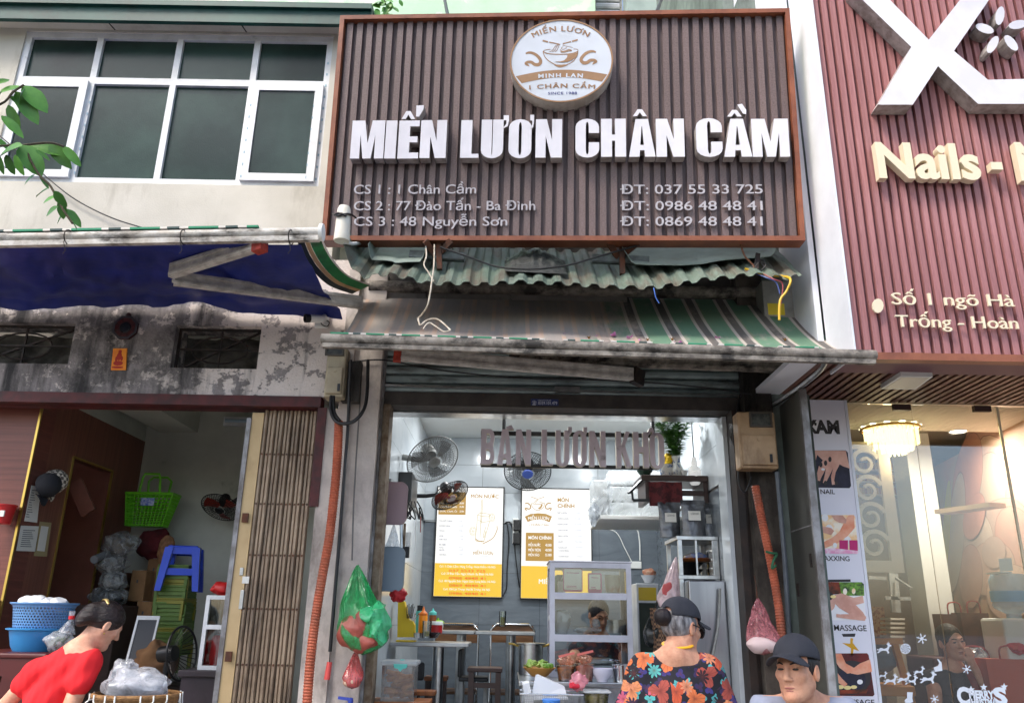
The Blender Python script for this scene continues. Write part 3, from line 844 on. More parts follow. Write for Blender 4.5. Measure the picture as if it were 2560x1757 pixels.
MB().prism(PS,circle(1.0),DL-.002,DL+.004,[circle(.968)]).build('logo_ring',m_gold,logo)
LP=lambda pts:[PS.uv(*zl(x,y),DL)for x,y in pts]
def lpoly(mb,pts,holes=()):mb.prism(PS,LP(pts),DL+.0005,DL+.0025,[LP(h)for h in holes])
def lstroke(mb,pts,w,taper=None,n=6,base=None,lift=0):
 sp=[Vector((p[0],p[1],0))for p in pts];sp=spline(sp,n)if n>1 else sp
 Lf,Rt=[],[]
 for i,p in enumerate(sp):
  t=(sp[min(i+1,len(sp)-1)]-sp[max(i-1,0)]).normalized();nn=Vector((-t.y,t.x,0))
  ww=w*(taper(i/(len(sp)-1))if taper else 1)
  Lf.append((p+nn*ww/2));Rt.append((p-nn*ww/2))
 for i in range(len(sp)-1):
  q=[PS.uv(*zl(a.x,a.y),DL)for a in(Lf[i],Rt[i],Rt[i+1],Lf[i+1])]
  mb.add([PS.pt(a[0],a[1],DL+.0015+lift)for a in q],[(0,1,2,3)])
band=MB()
top=[(130+(1650-130)*i/24,1028-115*math.sin(math.pi*(.06+.88*i/24))**1.0*1.0+(1-i/24)*0-30*i/24)for i in range(25)]
bot=[(228+(1560-228)*i/24,1144-108*math.sin(math.pi*(.06+.88*i/24))-28*i/24)for i in range(25)]
for i in range(24):
 q=[PS.uv(*zl(*p),DL)for p in(bot[i],bot[i+1],top[i+1],top[i])]
 band.add([PS.pt(a[0],a[1],DL+.001)for a in q],[(0,1,2,3)])
band.build('logo_band',m_gold,logo)
def ltext(body,xa,xb,y,h,mat,arc=0,bold=.02,nm='logo_text',lift=.0022,space=1.0):
 mb=MB();a=PS.uv(*zl(xa,y),DL);b=PS.uv(*zl(xb,y),DL);c=PS.uv(*zl((xa+xb)/2,y-h),DL)
 text_fit(mb,PS,body,a[0],b[0],(a[1]+b[1])/2,c[1],DL+lift,bold=bold,arc=arc,space=space);mb.build(nm,mat,logo)
m_navy=M('logo_navy',C(44,52,120),.5)
ltext('MIẾN LƯƠN',430,1322,258,86,m_gold,.52,.035,space=1.15)
ltext('MINH LAN',505,1242,1026,66,m_face,.06,.035,space=1.3)
ltext('1 CHÂN CẦM',360,1440,1200,72,m_gold,.10,.035,space=1.15)
ltext('SINCE 1988',665,1145,1310,44,m_navy,0,.012,space=1.1)
b=MB()
bowl=[(585,610)]+[(585+10*0+(870-585)*(1-math.cos(R(a))),640+175*math.sin(R(a)))for a in range(0,91,10)]
lstroke(b,[(583,590),(600,660),(650,730),(720,780),(790,812)],14)
lstroke(b,[(1160,585),(1150,660),(1100,740),(1040,785),(980,812)],12)
lstroke(b,[(770,818),(870,838),(990,816)],22,lambda t:.4+1.6*math.sin(math.pi*t))
lstroke(b,[(590,596),(640,625),(760,640),(900,642),(1040,632),(1130,608),(1165,585)],14)
lstroke(b,[(590,596),(600,578),(650,565),(705,560)],9)
lstroke(b,[(1165,585),(1150,562),(1090,552)],9)
lpoly(b,[(985,645),(1060,640),(1160,612),(1152,670),(1120,700),(1060,740),(990,770),(900,778),(840,774),(790,765),(870,762),(930,745),(970,710),(985,675)])
for xs in(0,45,90):lstroke(b,[(690+xs,600),(740+xs*.8,575),(775+xs*.7,520),(820+xs*.4,480),(850+xs*.2,475)],9)
for k in range(3):lstroke(b,[(865+4*k,560+24*k),(900,590+10*k),(960,580+12*k),(1010,560+14*k),(1060,575+6*k)],9)
lstroke(b,[(905,520),(885,540),(910,560),(960,540),(975,520)],8);lstroke(b,[(905,490),(1075,530)],7,n=1)
lstroke(b,[(575,415),(665,437)],26,n=1);lstroke(b,[(685,442),(850,472)],20,lambda t:1-.4*t,n=1)
lstroke(b,[(910,468),(1045,432)],18,n=1);lstroke(b,[(1065,428),(1158,402)],26,n=1)
b.build('logo_bowl',m_gold,logo)
def eel(mb,f):
 P=[(295,632),(340,615),(400,620),(470,655),(530,720),(540,780),(500,815),(440,810),(390,775),(330,772),(292,795),(330,822),(355,842)]
 lstroke(mb,[f(p)for p in P],46,lambda t:.45+.75*math.sin(math.pi*min(1,t*1.05))**.7 if t<.95 else .25)
b=MB();eel(b,lambda p:p);b.build('logo_eel',m_gold,logo)
b=MB();eel(b,lambda p:(1768-p[0]-12,p[1]-22+(0 if p[1]<750 else-10)));b.build('logo_eel',m_gold,logo)
m_angle=M('grey_angle_iron',C(104,112,110),.6,m=.4,c2=C(78,80,78),s=12)
for px,dy in((1095,0),(1552,4)):
 top_=at(px,600,4.9);bot_=at(px+4,674+dy*3,4.93)
 MB().bar(at(px+2,606,4.93),bot_,.035,.035,(0,1,0)).build('bracket',m_rust,sign)
 MB().bar(at(px-32,602,4.86),at(px-6,642+dy,4.95),.04,.02,(0,1,0)).build('bracket',m_rust,sign);MB().bar(at(px+32+dy*4,602,4.86),at(px+2,636+dy,4.95),.04,.02,(0,1,0)).build('bracket',m_rust,sign)
 MB().bar(at(px-8,630+dy,4.95),at(px-4,560,5.5),.03,.03).build('bracket',m_rust,sign)
for xa,xb,ya,yb in((1024,1161,641,648),(1480,1622,651,657)):
 mb=MB();a,b_=at(xa,ya,4.97),at(xb,yb,4.95);mb.bar(a,b_,.035,.035);mb.bar(a+Vector((0,-.02,.012)),b_+Vector((0,-.02,.012)),.008,.05);mb.build('angle_iron',m_angle,sign)
mb=MB();mb.tube([at(1112,2,5.6),at(1120,42,4.85)],.014,8);mb.tube([at(1655,-4,5.6),at(1642,30,4.78)],.014,8);mb.build('stay',m_black,sign,True)
t=T('weathered_lamp_housing','rust-streaked white tube tied with wire at the lower left corner of the big sign','lamp housing',at(852,600,4.75))
m_wl=M('rusted_white',C(226,222,210),.5,c2=C(214,206,190),s=6,dirt=C(170,118,66),ds=6,dlo=.58,dhi=.72,dst=(1,1,.25))
a,b_=at(854,603,4.72),at(861,518,4.72)
mb=MB();ax=(b_-a).normalized();ln=(b_-a).length;mb.lathe(a,[(.0,0),(.05,.0),(.052,.01),(.043,ln-.02),(.036,ln),(0,ln+.004)],ax,20);mb.build('housing',m_wl,t,True)
mb=MB();mb.tube(spline([at(832,534,4.78),at(842,540,4.68),at(858,536,4.665),at(876,536,4.7),at(890,545,4.8)],5),.007,6);mb.tube(spline([at(838,538,4.7),at(848,533,4.665),at(866,540,4.665)],4),.009,6);mb.build('tie_wire',m_black,t,True)
mb=MB();mb.tube([at(862,606,4.74),at(880,610,4.85),at(905,607,5.0)],.012,8);mb.build('stub_pipe',m_white,t,True)
# noodle shop front: pillars, wall above, roller shutter
YS=5.5
m_fgrey0=M('cable_grey',C(110,108,106),.6)
m_pillar=M('pillar_paint',C(204,194,186),.85,c2=C(180,170,164),s=4,dirt=C(96,86,78),ds=2.6,dlo=.5,dhi=.72,dst=(1,1,.5),bump=.4,bs=50)
m_grime=M('grimy_wall',C(104,100,96),.9,c2=C(70,66,62),s=3,dirt=C(34,32,30),ds=2,dlo=.45,dhi=.65,dst=(1,1,.4),bump=.5,bs=40)
m_grimeD=M('black_grimy_pillar',C(92,84,76),.9,c2=C(52,46,42),s=5,dirt=C(26,24,22),ds=3,dlo=.42,dhi=.62,dst=(1,1,.3),bump=.6,bs=40)
shop=T('noodle_shop_building','narrow noodle shop house with a roller shutter between two worn pillars','house',(.2,YS,0))
xa=at(806,1100,YW-.04).x;xb=at(941,1100,YS-.12).x
xo0=at(975,1060,YS).x;xo1=at(1826,1060,YS).x
zLin=(at(980,1012,YS).z+at(1820,1030,YS).z)/2
zTopS=at(1400,560,YS+.1).z
mb=MB();mb.box(XR,at(872,1100,YS-.1).x,YS-.155,YS+.3,0,zMid-.1);mb.build('pillar',m_pillar,shop)
mb=MB();mb.box(at(872,1100,YS-.1).x,xb,YS-.12,YS+.3,0,zMid-.1);mb.build('pillar',m_pillar,shop)
mb=MB();mb.box(at(803,1100,YW).x,XR-.001,YW+.005,YW+.3,0,zB-.08);mb.build('pillar',m_pillar,shop)
m_rail=M('shutter_rail_grey',C(150,150,152),.55,m=.3,c2=C(116,112,110),s=9,dirt=C(70,62,58),ds=4,dlo=.5,dhi=.66,dst=(1,1,.4))
m_edge=M('rust_edge',C(128,114,98),.85,c2=C(96,78,60),s=18,bump=.5,bs=60)
mb=MB();mb.box(xb+.001,at(955,1100,YS).x,YS-.06,YS+.05,0,zLin+.45);mb.build('shutter_rail',m_rail,shop)
mb=MB();mb.box(at(955,1100,YS).x+.001,xo0,YS-.04,YS+.12,0,zLin);mb.build('jamb',m_edge,shop)
m_blk=M('dark_frame',C(40,36,34),.5,m=.3,c2=C(58,46,40),s=8)
mb=MB();mb.box(xo1,xo1+.05,YS-.05,YS+.1,0,zLin);mb.box(xo1+.0505,xo1+.075,YS-.03,YS+.06,0,zLin);mb.build('jamb',m_blk,shop)
xp1=at(1938,1100,YS-.12).x
mb=MB();mb.box(xo1+.076,xp1,YS-.12,YS+.3,0,zTopS);mb.build('pillar',m_grimeD,shop)
m_lint=M('lintel',C(70,64,60),.7,c2=C(48,44,42),s=6,dirt=C(120,84,46),ds=6,dlo=.6,dhi=.75)
zS0=at(1400,988,YS).z
mb=MB();mb.box(xo0-.05,xo1+.06,YS-.02,YS+.14,zLin,zS0);mb.build('lintel',m_lint,shop)
m_sl=M('shutter_slat',C(150,164,164),.5,m=.15,c2=C(132,146,146),s=6,dirt=C(56,54,50),ds=4,dlo=.5,dhi=.68,dst=(.5,1,2))
xs0,xs1=at(948,930,YS).x,at(1886,930,YS).x
zz=zS0+.002
sl=None;hs=.066
for k in range(9):
 mb=MB()
 prof=[(0,0),(-.012,.004),(-.02,.02),(-.02,.044),(-.008,.058),(.004,.064),(.004,.0)]
 n=len(prof)
 mb.add([(xs0,YS+y,zz+z)for y,z in prof]+[(xs1,YS+y,zz+z)for y,z in prof],[(i,(i+1)%n,n+(i+1)%n,n+i)[::-1]for i in range(n)]+[tuple(range(n)),tuple(range(2*n-1,n-1,-1))])
 mb.build('shutter_slat',m_sl,shop);zz+=hs
zST=zz
MB().box(xs0,xs1,YS+.005,YS+.019,zS0,zST).build('shutter_backing',m_blk,shop)
mb=MB();mb.bar(at(955,963,YS-.035),at(1880,990,YS-.035),.014,.014)
mb.box(at(1386,976,YS).x,at(1448,976,YS).x,YS-.05,YS-.022,at(1416,985,YS).z,at(1416,970,YS).z);mb.build('lock_bar',m_steel,shop)
mb=MB();mb.box(xa+.05,xp1,YS+.02,YS+.3,zST,zTopS);mb.build('upper_wall',m_grime,shop)
m_fasc=M('grey_board',C(118,112,108),.85,c2=C(100,96,92),s=4,dirt=C(60,56,52),ds=3)
mb=MB()
a,b=FY(YS-.12).uv(935,742),FY(YS-.12).uv(1568,722)
mb.box(a[0],at(1068,730,YS).x,YS-.1,YS+.019,a[1]-.01,b[1]);mb.box(at(1072,730,YS).x,at(1275,730,YS).x,YS-.1,YS+.019,a[1]-.01,b[1]);mb.box(at(1277,730,YS).x,b[0],YS-.1,YS+.019,a[1]-.01,b[1])
mb.build('fascia_board',m_fasc,shop)
st=T('phone_sticker','small navy sticker with a telephone number on the shutter lintel','sticker',at(1361,1005,YS-.024))
Pst=FY(YS-.022)
a,b=Pst.uv(1327,1013),Pst.uv(1396,998)
MB().pbox(Pst,a[0],b[0],a[1],b[1],.0005,.002).build('sheet',M('sticker_navy',C(40,54,104),.4),st)
mb=MB();text_px(mb,Pst,'☎: 0339.101.479',1330,1010.5,1393,1011.5,8,.0026,bold=.0);mb.build('lettering',M('sticker_white',C(226,230,240),.5),st)
mb=MB();text_px(mb,Pst,'HOTLINE',1345,1001.6,1378,1001.6,2.5,.0026,bold=.0);mb.build('lettering',MATS['sticker_white'],st)
# corrugated canopy
can=T('corrugated_canopy','mossy corrugated metal canopy below the big shop sign','canopy',(.3,5.1,3.8))
m_cor=M('mossy_corrugated',C(112,124,114),.6,m=.1,c2=C(84,102,88),s=5,lo=.35,hi=.7,dirt=C(92,84,72),ds=4,dlo=.46,dhi=.62,dst=(2.2,.5,.5),bump=.3,bs=60)
ed=[(853,662),(880,706),(968,692),(1077,712),(1240,709),(1454,719),(1640,720),(1787,702),(1880,694),(1974,697),(2006,684)]
low=[at(x,y,4.72+(.06 if i in(0,10)else 0))for i,(x,y)in enumerate(ed)]
def low_at(x):
 for i in range(len(low)-1):
  if x<=low[i+1].x or i==len(low)-2:
   t=(x-low[i].x)/(low[i+1].x-low[i].x);return low[i].lerp(low[i+1],max(0,min(1,t)))
cx0,cx1=low[0].x,low[-1].x
pitc=.1165
def prof_t(x):
 t=((x-cx0)/pitc)%1.0
 return max(0,min(1,(abs(t-.5)*2-.30)/.34))
nx=int((cx1-cx0)/pitc)*8
def corr(u,v):
 x=lerp(cx0,cx1,u);p=low_at(x);w=prof_t(x)*.025
 y=lerp(p.y,5.46,v);z=p.z+.60*v+.01*math.sin(u*17+v*3)+.012*nz((u*14,v*2,3))
 z+=max(0,.055-u)*2.4*(1-v*.4)
 return(x+.004*math.sin(v*7+u*30),y-w*.6,z+w*.8)
MB().sheet(corr,nx,14,.003).build('corrugated_sheet',m_cor,can)
m_fl=M('green_flashing',C(128,140,132),.5,c2=C(106,118,110),s=3,dirt=C(112,104,92),ds=4,dlo=.52,dhi=.7,bump=.2,bs=20)
def flash(x0,x1,yedge,lift,seed):
 def fn(u,v):
  px=lerp(x0,x1,u);pe=at(px,yedge(u),4.86);x=pe.x
  base=low_at(x);vv=lerp((pe.y-base.y)/(5.46-base.y),1.0,v)
  y=lerp(base.y,5.46,vv);z=base.z+.60*vv+.045+lift*(.5+.5*nz((u*3,v*2,seed)))+(.05*abs(u-.5)*2)**1
  z+=.9*max(0,(abs(u-.5)-.44))*2
  return(x,y,z)
 return fn
MB().sheet(flash(918,1062,lambda u:652-6*math.cos(u*3),.02,1),24,14,.003).build('flashing',m_fl,can,True)
MB().sheet(flash(1560,1958,lambda u:688-26*u+8*math.sin(u*9),.05,5),40,14,.003).build('flashing',m_fl,can,True)
m_plast=M('dark_plastic_heap',C(44,48,46),.4,c2=C(26,30,28),s=9,bump=1.0,bs=30,bst=(1,4,2))
def heap(u,v):
 px=lerp(1262,1418,u);p=at(px,668+12*abs(u-.5),4.83)
 h=max(0,math.sin(math.pi*u))**.8*math.sin(math.pi*min(1,v*1.0))**.7
 f=.5+.5*math.sin(v*30+8*nz((u*4,v*2,2)))
 return(p.x+.02*nz((u*9,v*9,1)),p.y+.28*v-.02,low_at(p.x).z+.1+.60*(p.y+.28*v-4.72)/.74-.06+.10*h+.014*f*h+.025*nz((u*12,v*8,7))*h)
tag(MB().sheet(heap,40,24,.003).build('plastic_heap',m_plast,None,True),'crumpled dark plastic sheeting lying on the corrugated canopy','plastic sheet')
tag(MB().tube(spline([at(1100,618,4.85),at(1165,640,4.82),at(1235,665,4.8),at(1290,672,4.74),at(1350,672,4.72),at(1425,662,4.75),at(1500,640,4.82),at(1600,612,4.88)],6),.006,6).build('sagging_cable',m_black,None,True),'thin black cable slung between the two sign brackets over the canopy','cable')
m_cord=M('white_cord',C(206,196,180),.7,c2=C(170,158,140),s=20)
cd=T('dangling_cord','pale frayed cord hanging from the sign bracket onto the striped awning','cord',at(1076,715,4.7))
MB().tube(spline([at(1086,612,4.8),at(1085,660,4.7),at(1080,700,4.64),at(1075,735,4.62),at(1068,765,4.62),at(1054,787,4.68),at(1046,795,4.7),at(1048,808,4.62),at(1052,812,4.6),at(1068,800,4.62),at(1090,797,4.62),at(1108,808,4.6),at(1126,825,4.55)],6),.0052,6).build('strand',m_cord,cd,True)
MB().tube(spline([at(1126,825,4.55),at(1110,829,4.55),at(1090,816,4.58),at(1072,807,4.6),at(1058,822,4.55)],6),.0045,6).build('strand',m_cord,cd,True)
MB().tube(spline([at(1064,612,4.9),at(1066,640,4.8),at(1060,662,4.72),at(1072,682,4.7),at(1084,703,4.68)],6),.0048,6).build('strand',m_cord,cd,True)
wr_=T('wire_bundle','tangle of coloured wires on a small bracket at the canopy end','wires',at(1885,675,4.8))
mb=MB();mb.bar(at(1895,634,4.85),at(1890,672,4.82),.03,.012,(0,1,0));mb.build('bracket',m_dark,wr_)
cols=[(M('wire_yellow',C(206,166,40),.5),[(1862,672),(1905,685),(1950,690),(1976,698),(1966,728),(1950,752),(1948,800)],.008),(M('wire_brown',C(110,70,46),.6),[(1851,608),(1862,640),(1885,668),(1862,680)],.006),(M('wire_blue',C(70,84,140),.5),[(1870,676),(1915,694),(1940,706),(1950,735)],.004),(M('wire_red',C(150,60,66),.5),[(1880,670),(1930,696),(1955,708),(1955,740),(1950,770)],.004),(m_black,[(1885,672),(1902,650),(1914,662),(1900,676),(1880,668),(1898,652),(1910,668)],.004)]
for mt,pp,r_ in cols:MB().tube(spline([at(x,y,4.68 if y>690 else 4.82)for x,y in pp],6),r_,6).build('wire',mt,wr_,True)
tag(MB().tube(spline([at(1634,720,4.7),at(1636,728,4.69),at(1640,745,4.69),at(1648,758,4.69)],4),.003,5).build('blue_string',M('blue_string',C(70,110,190),.7),None,True),'short blue string hanging from the corrugated canopy edge','string')
t=T('control_box','pale control box with a yellow sticker under the canopy end','electrical box',at(1940,760,5.25))
Pc=FY(5.22);a,b=Pc.uv(1912,795),Pc.uv(1980,702)
mb=MB();mb.cbox(a[0],b[0],5.22,5.38,a[1],b[1],.008);mb.build('case',M('control_case',C(150,148,142),.6,c2=C(130,128,122),s=8),t)
a,b=Pc.uv(1921,787),Pc.uv(1960,759)
MB().pbox(Pc,a[0],b[0],a[1],b[1],.0005,.002).build('sticker',M('sticker_yellow',C(226,200,40),.5),t)
# striped awning over the shop front
YA=4.36
awn=T('striped_awning','dirty green and white striped awning over the noodle shop shutter','awning',(.3,4.9,3.3))
bl_,br_=at(804,846,YA),at(2189,888,YA)
zw=at(1400,742,5.46).z
def awning_mat():
 mt=bpy.data.materials.new('striped_fabric');nt,N,L,B=nodes_of(mt);B.inputs['Roughness'].default_value=.8
 tc=N.new('ShaderNodeTexCoord');sep=N.new('ShaderNodeSeparateXYZ');L.new(tc.outputs['Object'],sep.inputs[0])
 def m2(op,a,b=0.0):
  m=N.new('ShaderNodeMath');m.operation=op
  for i,x in enumerate((a,b)):
   if isinstance(x,(int,float)):m.inputs[i].default_value=x
   else:L.new(x,m.inputs[i])
  return m.outputs[0]
 fr=m2('FRACT',m2('DIVIDE',m2('ADD',sep.outputs[0],10.06),.228))
 rp=N.new('ShaderNodeValToRGB');rp.color_ramp.interpolation='CONSTANT';L.new(fr,rp.inputs[0])
 e=rp.color_ramp.elements;gr,wh,bk=C(52,116,84),C(176,170,162),C(52,54,54)
 e[0].position=0;e[0].color=gr;e[1].position=.50;e[1].color=wh
 for p,c in((.60,bk),(.83,wh),(.93,gr)):
  q=e.new(p);q.color=c
 def noi(s,d,st=(1,1,1),ro=.6):
  mp=N.new('ShaderNodeMapping');mp.inputs['Scale'].default_value=st;L.new(tc.outputs['Object'],mp.inputs[0])
  n=N.new('ShaderNodeTexNoise');n.inputs['Scale'].default_value=s;n.inputs['Detail'].default_value=d;n.inputs['Roughness'].default_value=ro;L.new(mp.outputs[0],n.inputs[0]);return n.outputs[0]
 def mr(x,a,b,c=0.,d=1.):
  q=N.new('ShaderNodeMapRange');q.inputs[1].default_value=a;q.inputs[2].default_value=b;q.inputs[3].default_value=c;q.inputs[4].default_value=d;L.new(x,q.inputs[0]);return q.outputs[0]
 left=mr(sep.outputs[0],1.0,.15)
 front=mr(sep.outputs[1],YA+.30,YA+.12)
 rim=mr(sep.outputs[1],YA+.02,YA+.05)
 amt=m2('MULTIPLY',m2('MAXIMUM',left,front),rim)
 f=mr(m2('ADD',noi(7,12,(1,.5,.5),.75),m2('MULTIPLY',amt,.42)),.54,.74,.26,.95)
 dust=N.new('ShaderNodeMix');dust.data_type='RGBA';dust.inputs[6].default_value=C(146,138,134);dust.inputs[7].default_value=C(164,148,138)
 L.new(mr(noi(6,8,(2,.3,.3)),.45,.65),dust.inputs[0])
 brown=N.new('ShaderNodeMix');brown.data_type='RGBA';brown.inputs[7].default_value=C(172,146,130)
 stripe=m2('MULTIPLY',m2('GREATER_THAN',fr,.5),m2('LESS_THAN',fr,.62));L.new(m2('MULTIPLY',m2('ADD',stripe,m2('GREATER_THAN',fr,.86)),mr(noi(6,8,(1,1,1)),.4,.55)),brown.inputs[0]);L.new(dust.outputs[2],brown.inputs[6])
 mx=N.new('ShaderNodeMix');mx.data_type='RGBA';L.new(f,mx.inputs[0]);L.new(rp.outputs[0],mx.inputs[6]);L.new(brown.outputs[2],mx.inputs[7])
 L.new(mx.outputs[2],B.inputs['Base Color'])
 b=N.new('ShaderNodeBump');b.inputs['Strength'].default_value=.15;b.inputs['Distance'].default_value=.01;L.new(noi(30,6),b.inputs['Height']);L.new(b.outputs[0],B.inputs['Normal'])
 return mt
def awf(u,v):
 f=bl_.lerp(br_,u);x=lerp(bl_.x+.02,br_.x-.03,u)
 z=lerp(f.z+.026,zw,v);y=lerp(YA+.01,5.46,v)
 sag=.13*math.sin(math.pi*v**.8)+.012*math.sin(u*26)*math.sin(math.pi*v)
 return(x,y,z-sag*(1-.2*u)+.012*nz((u*8,v*3,4))*math.sin(math.pi*v))
MB().sheet(awf,60,24,.003).build('fabric',awning_mat(),awn,True)
n=60
MB().tube([bl_.lerp(br_,i/n)for i in range(n+1)],.030,12).build('front_bar',m_barR,awn,True)
MB().bar(bl_+Vector((.01,.0,-.042)),br_+Vector((-.01,0,-.042)),.036,.026).build('lower_rail',m_barR,awn)
x=0.05;k=0;L_=(br_-bl_).length-.3
while x<L_:
 w,mt=seq[k%4];w*=.62
 if k%3 or k<22:MB().bar(bl_.lerp(br_,x/(br_-bl_).length)+Vector((0,-.006,.031)),bl_.lerp(br_,min(x+w,L_)/(br_-bl_).length)+Vector((0,-.006,.031)),.022,.008).build('hem_band',mt,awn)
 x+=w;k+=1
arm1=(at(1004,886,4.98),at(1582,936,5.16));arm2=(at(1300,893,5.3),at(1984,916,5.0))
for(a,b)in(arm1,arm2):
 mb=MB();awarm(mb,a,b,.045,.085);mb.build('folding_arm',m_arm if a is arm1[0]else m_barR,awn)
d1=(arm1[0]-arm1[1]).normalized();d2=(arm2[1]-arm2[0]).normalized()
mb=MB();mb.bar(arm1[0]+d1*.002,arm1[0]+d1*.05,.05,.1);mb.build('arm_cap',m_red,awn)
mb=MB();mb.bar(arm2[1]+d2*.002,arm2[1]+d2*.05,.05,.1);mb.build('arm_cap',m_red,awn)
mb=MB();mb.bar(arm1[1],arm1[1]+Vector((.07,.05,-.02)),.05,.11);mb.build('elbow',m_dark,awn)
mb=MB();mb.bar(arm2[0]+Vector((.01,0,.01)),arm2[0]+Vector((-.06,.06,.02)),.05,.1);mb.build('elbow',m_dark,awn)
mb=MB();mb.tube([(bl_.x+.05,5.4,zw+.03),(br_.x-.05,5.4,zw+.03)],.045,12);mb.build('roller',m_barR,awn,True)
m_pink=M('pink_petal',C(214,146,196),.7,c2=C(190,120,176),s=60);m_husk=M('brown_calyx',C(120,84,40),.8)
def on_awn(px,py):
 best=None
 for i in range(61):
  for j in range(0,12):
   p=Vector(awf(i/60,j/24));d=p-CAMPOS
   x=d.dot(CR)/d.dot(_f)*FPX+W0/2;y=H0/2-d.dot(CU)/d.dot(_f)*FPX
   e=(x-px)**2+(y-py)**2
   if best is None or e<best[0]:best=(e,p)
 return best[1]
for(px,py,s,k)in((1525,842,.034,0),(1572,850,.028,1),(1595,852,.018,1),(1698,862,.032,0),(1795,850,.024,1),(1492,845,.014,1),(1406,820,.012,1)):
 c=on_awn(px,py)+Vector((0,0,.006));mb=MB();rg=random.Random(px)
 for q in range(7 if k==0 else 3):
  a=rg.uniform(0,6.28);l=s*rg.uniform(.7,1.1);dx=Vector((math.cos(a),math.sin(a)*.6,rg.uniform(.1,.8))).normalized()
  sd=Vector((-math.sin(a),math.cos(a),.2))*l*.45
  mb.add([c,c+dx*l*.5+sd,c+dx*l+Vector((0,0,.004)),c+dx*l*.5-sd],[(0,1,2,3)])
 tag(mb.build('fallen_blossom',m_pink),'small pink blossom fallen near the front bar of the striped awning','blossom','pink blossoms fallen on the awning')
for(px,py,s)in((1468,849,.026),(1621,854,.024),(1674,853,.028),(1963,853,.03)):
 c=on_awn(px,py)+Vector((0,0,.008));mb=MB()
 for q in range(6):
  a=q*1.047+px;dx=Vector((math.cos(a),math.sin(a)*.6,.45));sd=Vector((-math.sin(a),math.cos(a),0))*s*.2
  mb.add([c-sd,c+dx*s,c+sd],[(0,1,2)])
 mb.ell(c,s*.3,8,5)
 tag(mb.build('fallen_calyx',m_husk),'small brown star-shaped flower husk lying on the striped awning','flower husk','flower husks fallen on the awning')
 # meters, pipes and hoses on the pillars
m_meter=M('meter_case',C(176,164,138),.55,c2=C(158,146,122),s=5,dirt=C(100,86,68),ds=4,dlo=.5,dhi=.7,dst=(1,1,.4))
m_meterR=M('meter_case_brown',C(178,150,118),.55,c2=C(160,130,98),s=5,dirt=C(104,80,58),ds=4,dlo=.5,dhi=.7,dst=(1,1,.4))
def meter(x0,x1,y0,y1,Y,label,mat,wbox):
 P=FY(Y);a,b=P.uv((x0+x1)/2-(x1-x0)/2,y1),P.uv((x0+x1)/2+(x1-x0)/2,y0)
 t=T('electricity_meter',label,'meter box',P.at((x0+x1)/2,y1),'meter boxes on the pillars')
 mb=MB();mb.cbox(a[0],b[0],Y,Y+.13,a[1],b[1],.012);mb.build('case',mat,t)
 h=b[1]-a[1]
 mb=MB();mb.cbox(a[0]+.012,b[0]-.012,Y-.02,Y-.0005,a[1]+.02,a[1]+h*.58,.008);mb.build('lower_cover',mat,t)
 wx0,wx1,wy0,wy1=wbox
 c,d=P.uv(wx0,wy1),P.uv(wx1,wy0)
 mb=MB();frame(mb,c[0]-.01,d[0]+.01,c[1]-.01,d[1]+.01,.012,Y-.016,Y-.0005);mb.build('window_rim',M('meter_rim',C(70,64,56),.5),t)
 mb=MB();mb.box(c[0]+.003,d[0]-.003,Y-.008,Y-.0005,c[1]+.003,d[1]-.003);mb.build('window',M('meter_glass',C(54,58,58),.15,c2=C(84,86,82),s=30),t)
 mb=MB();u=lerp(a[0],b[0],.78);mb.box(u-.008,u+.008,Y-.03,Y-.0205,a[1]+h*.1,a[1]+h*.24);mb.build('latch',m_black,t)
 mb=MB();u=lerp(a[0],b[0],.5);mb.lathe((u,Y-.0205,a[1]+h*.5),[(.012,0),(.012,.006),(0,.006)],(0,-1,0),12);mb.build('seal_screw',mat,t)
 return t
meter(808,868,866,992,5.2,'tall grey-beige electricity meter box on the pillar below the awning end',m_meter,(817,858,868,886))
meter(1853,1936,1030,1170,5.22,'brown-stained electricity meter box on the dark pillar beside the shop opening',m_meterR,(1878,1924,1034,1064))
def hose(pts,r,label,n=8,name='orange_conduit'):
 sp=spline(pts,24);L=sum((sp[i+1]-sp[i]).length for i in range(len(sp)-1))
 N_=int(L/.0085);out=[];rs=[];acc=0;tot=[0]
 for i in range(len(sp)-1):tot.append(tot[-1]+(sp[i+1]-sp[i]).length)
 j=0
 for k in range(N_+1):
  s=L*k/N_
  while j<len(sp)-2 and tot[j+1]<s:j+=1
  t=(s-tot[j])/max(tot[j+1]-tot[j],1e-6);out.append(sp[j].lerp(sp[j+1],t));rs.append(r if k%2 else r*.84)
 return tag(MB().tube(out,rs,12).build(name,M('orange_hose',C(180,94,66),.6,c2=C(156,78,54),s=6,dirt=C(112,82,68),ds=4,dlo=.5,dhi=.75),None),label,'conduit','orange conduits on the pillars')
hose([at(847,1052,5.19),at(843,1150,5.19),at(834,1250,5.19),at(822,1350,5.18),at(804,1450,5.17),at(788,1550,5.16),at(776,1650,5.15),at(766,1780,5.14)],.031,'long orange corrugated conduit running down the left pillar beside the folding gate')
hose([at(1888,1214,5.2),at(1905,1300,5.2),at(1926,1400,5.2),at(1944,1500,5.18),at(1955,1600,5.17),at(1966,1780,5.16)],.028,'orange corrugated conduit below the brown-stained meter box')
tag(MB().tube(spline([at(1914,1378,5.15),at(1930,1382,5.14),at(1942,1384,5.16),at(1934,1400,5.14),at(1930,1420,5.14),at(1940,1412,5.14)],5),.008,6).build('green_tie',M('green_tie',C(40,90,60),.7),None,True),'dark green tie knotted round the conduit beside the shop opening','tie')
bp=T('black_pipe','thin black pipe with a red wrapped end on the left pillar','pipe',at(824,1630,5.2))
MB().tube([at(877,900,5.2),at(869,1080,5.2),at(848,1350,5.19),at(825,1628,5.18)],.011,8).build('tube',m_black,bp,True)
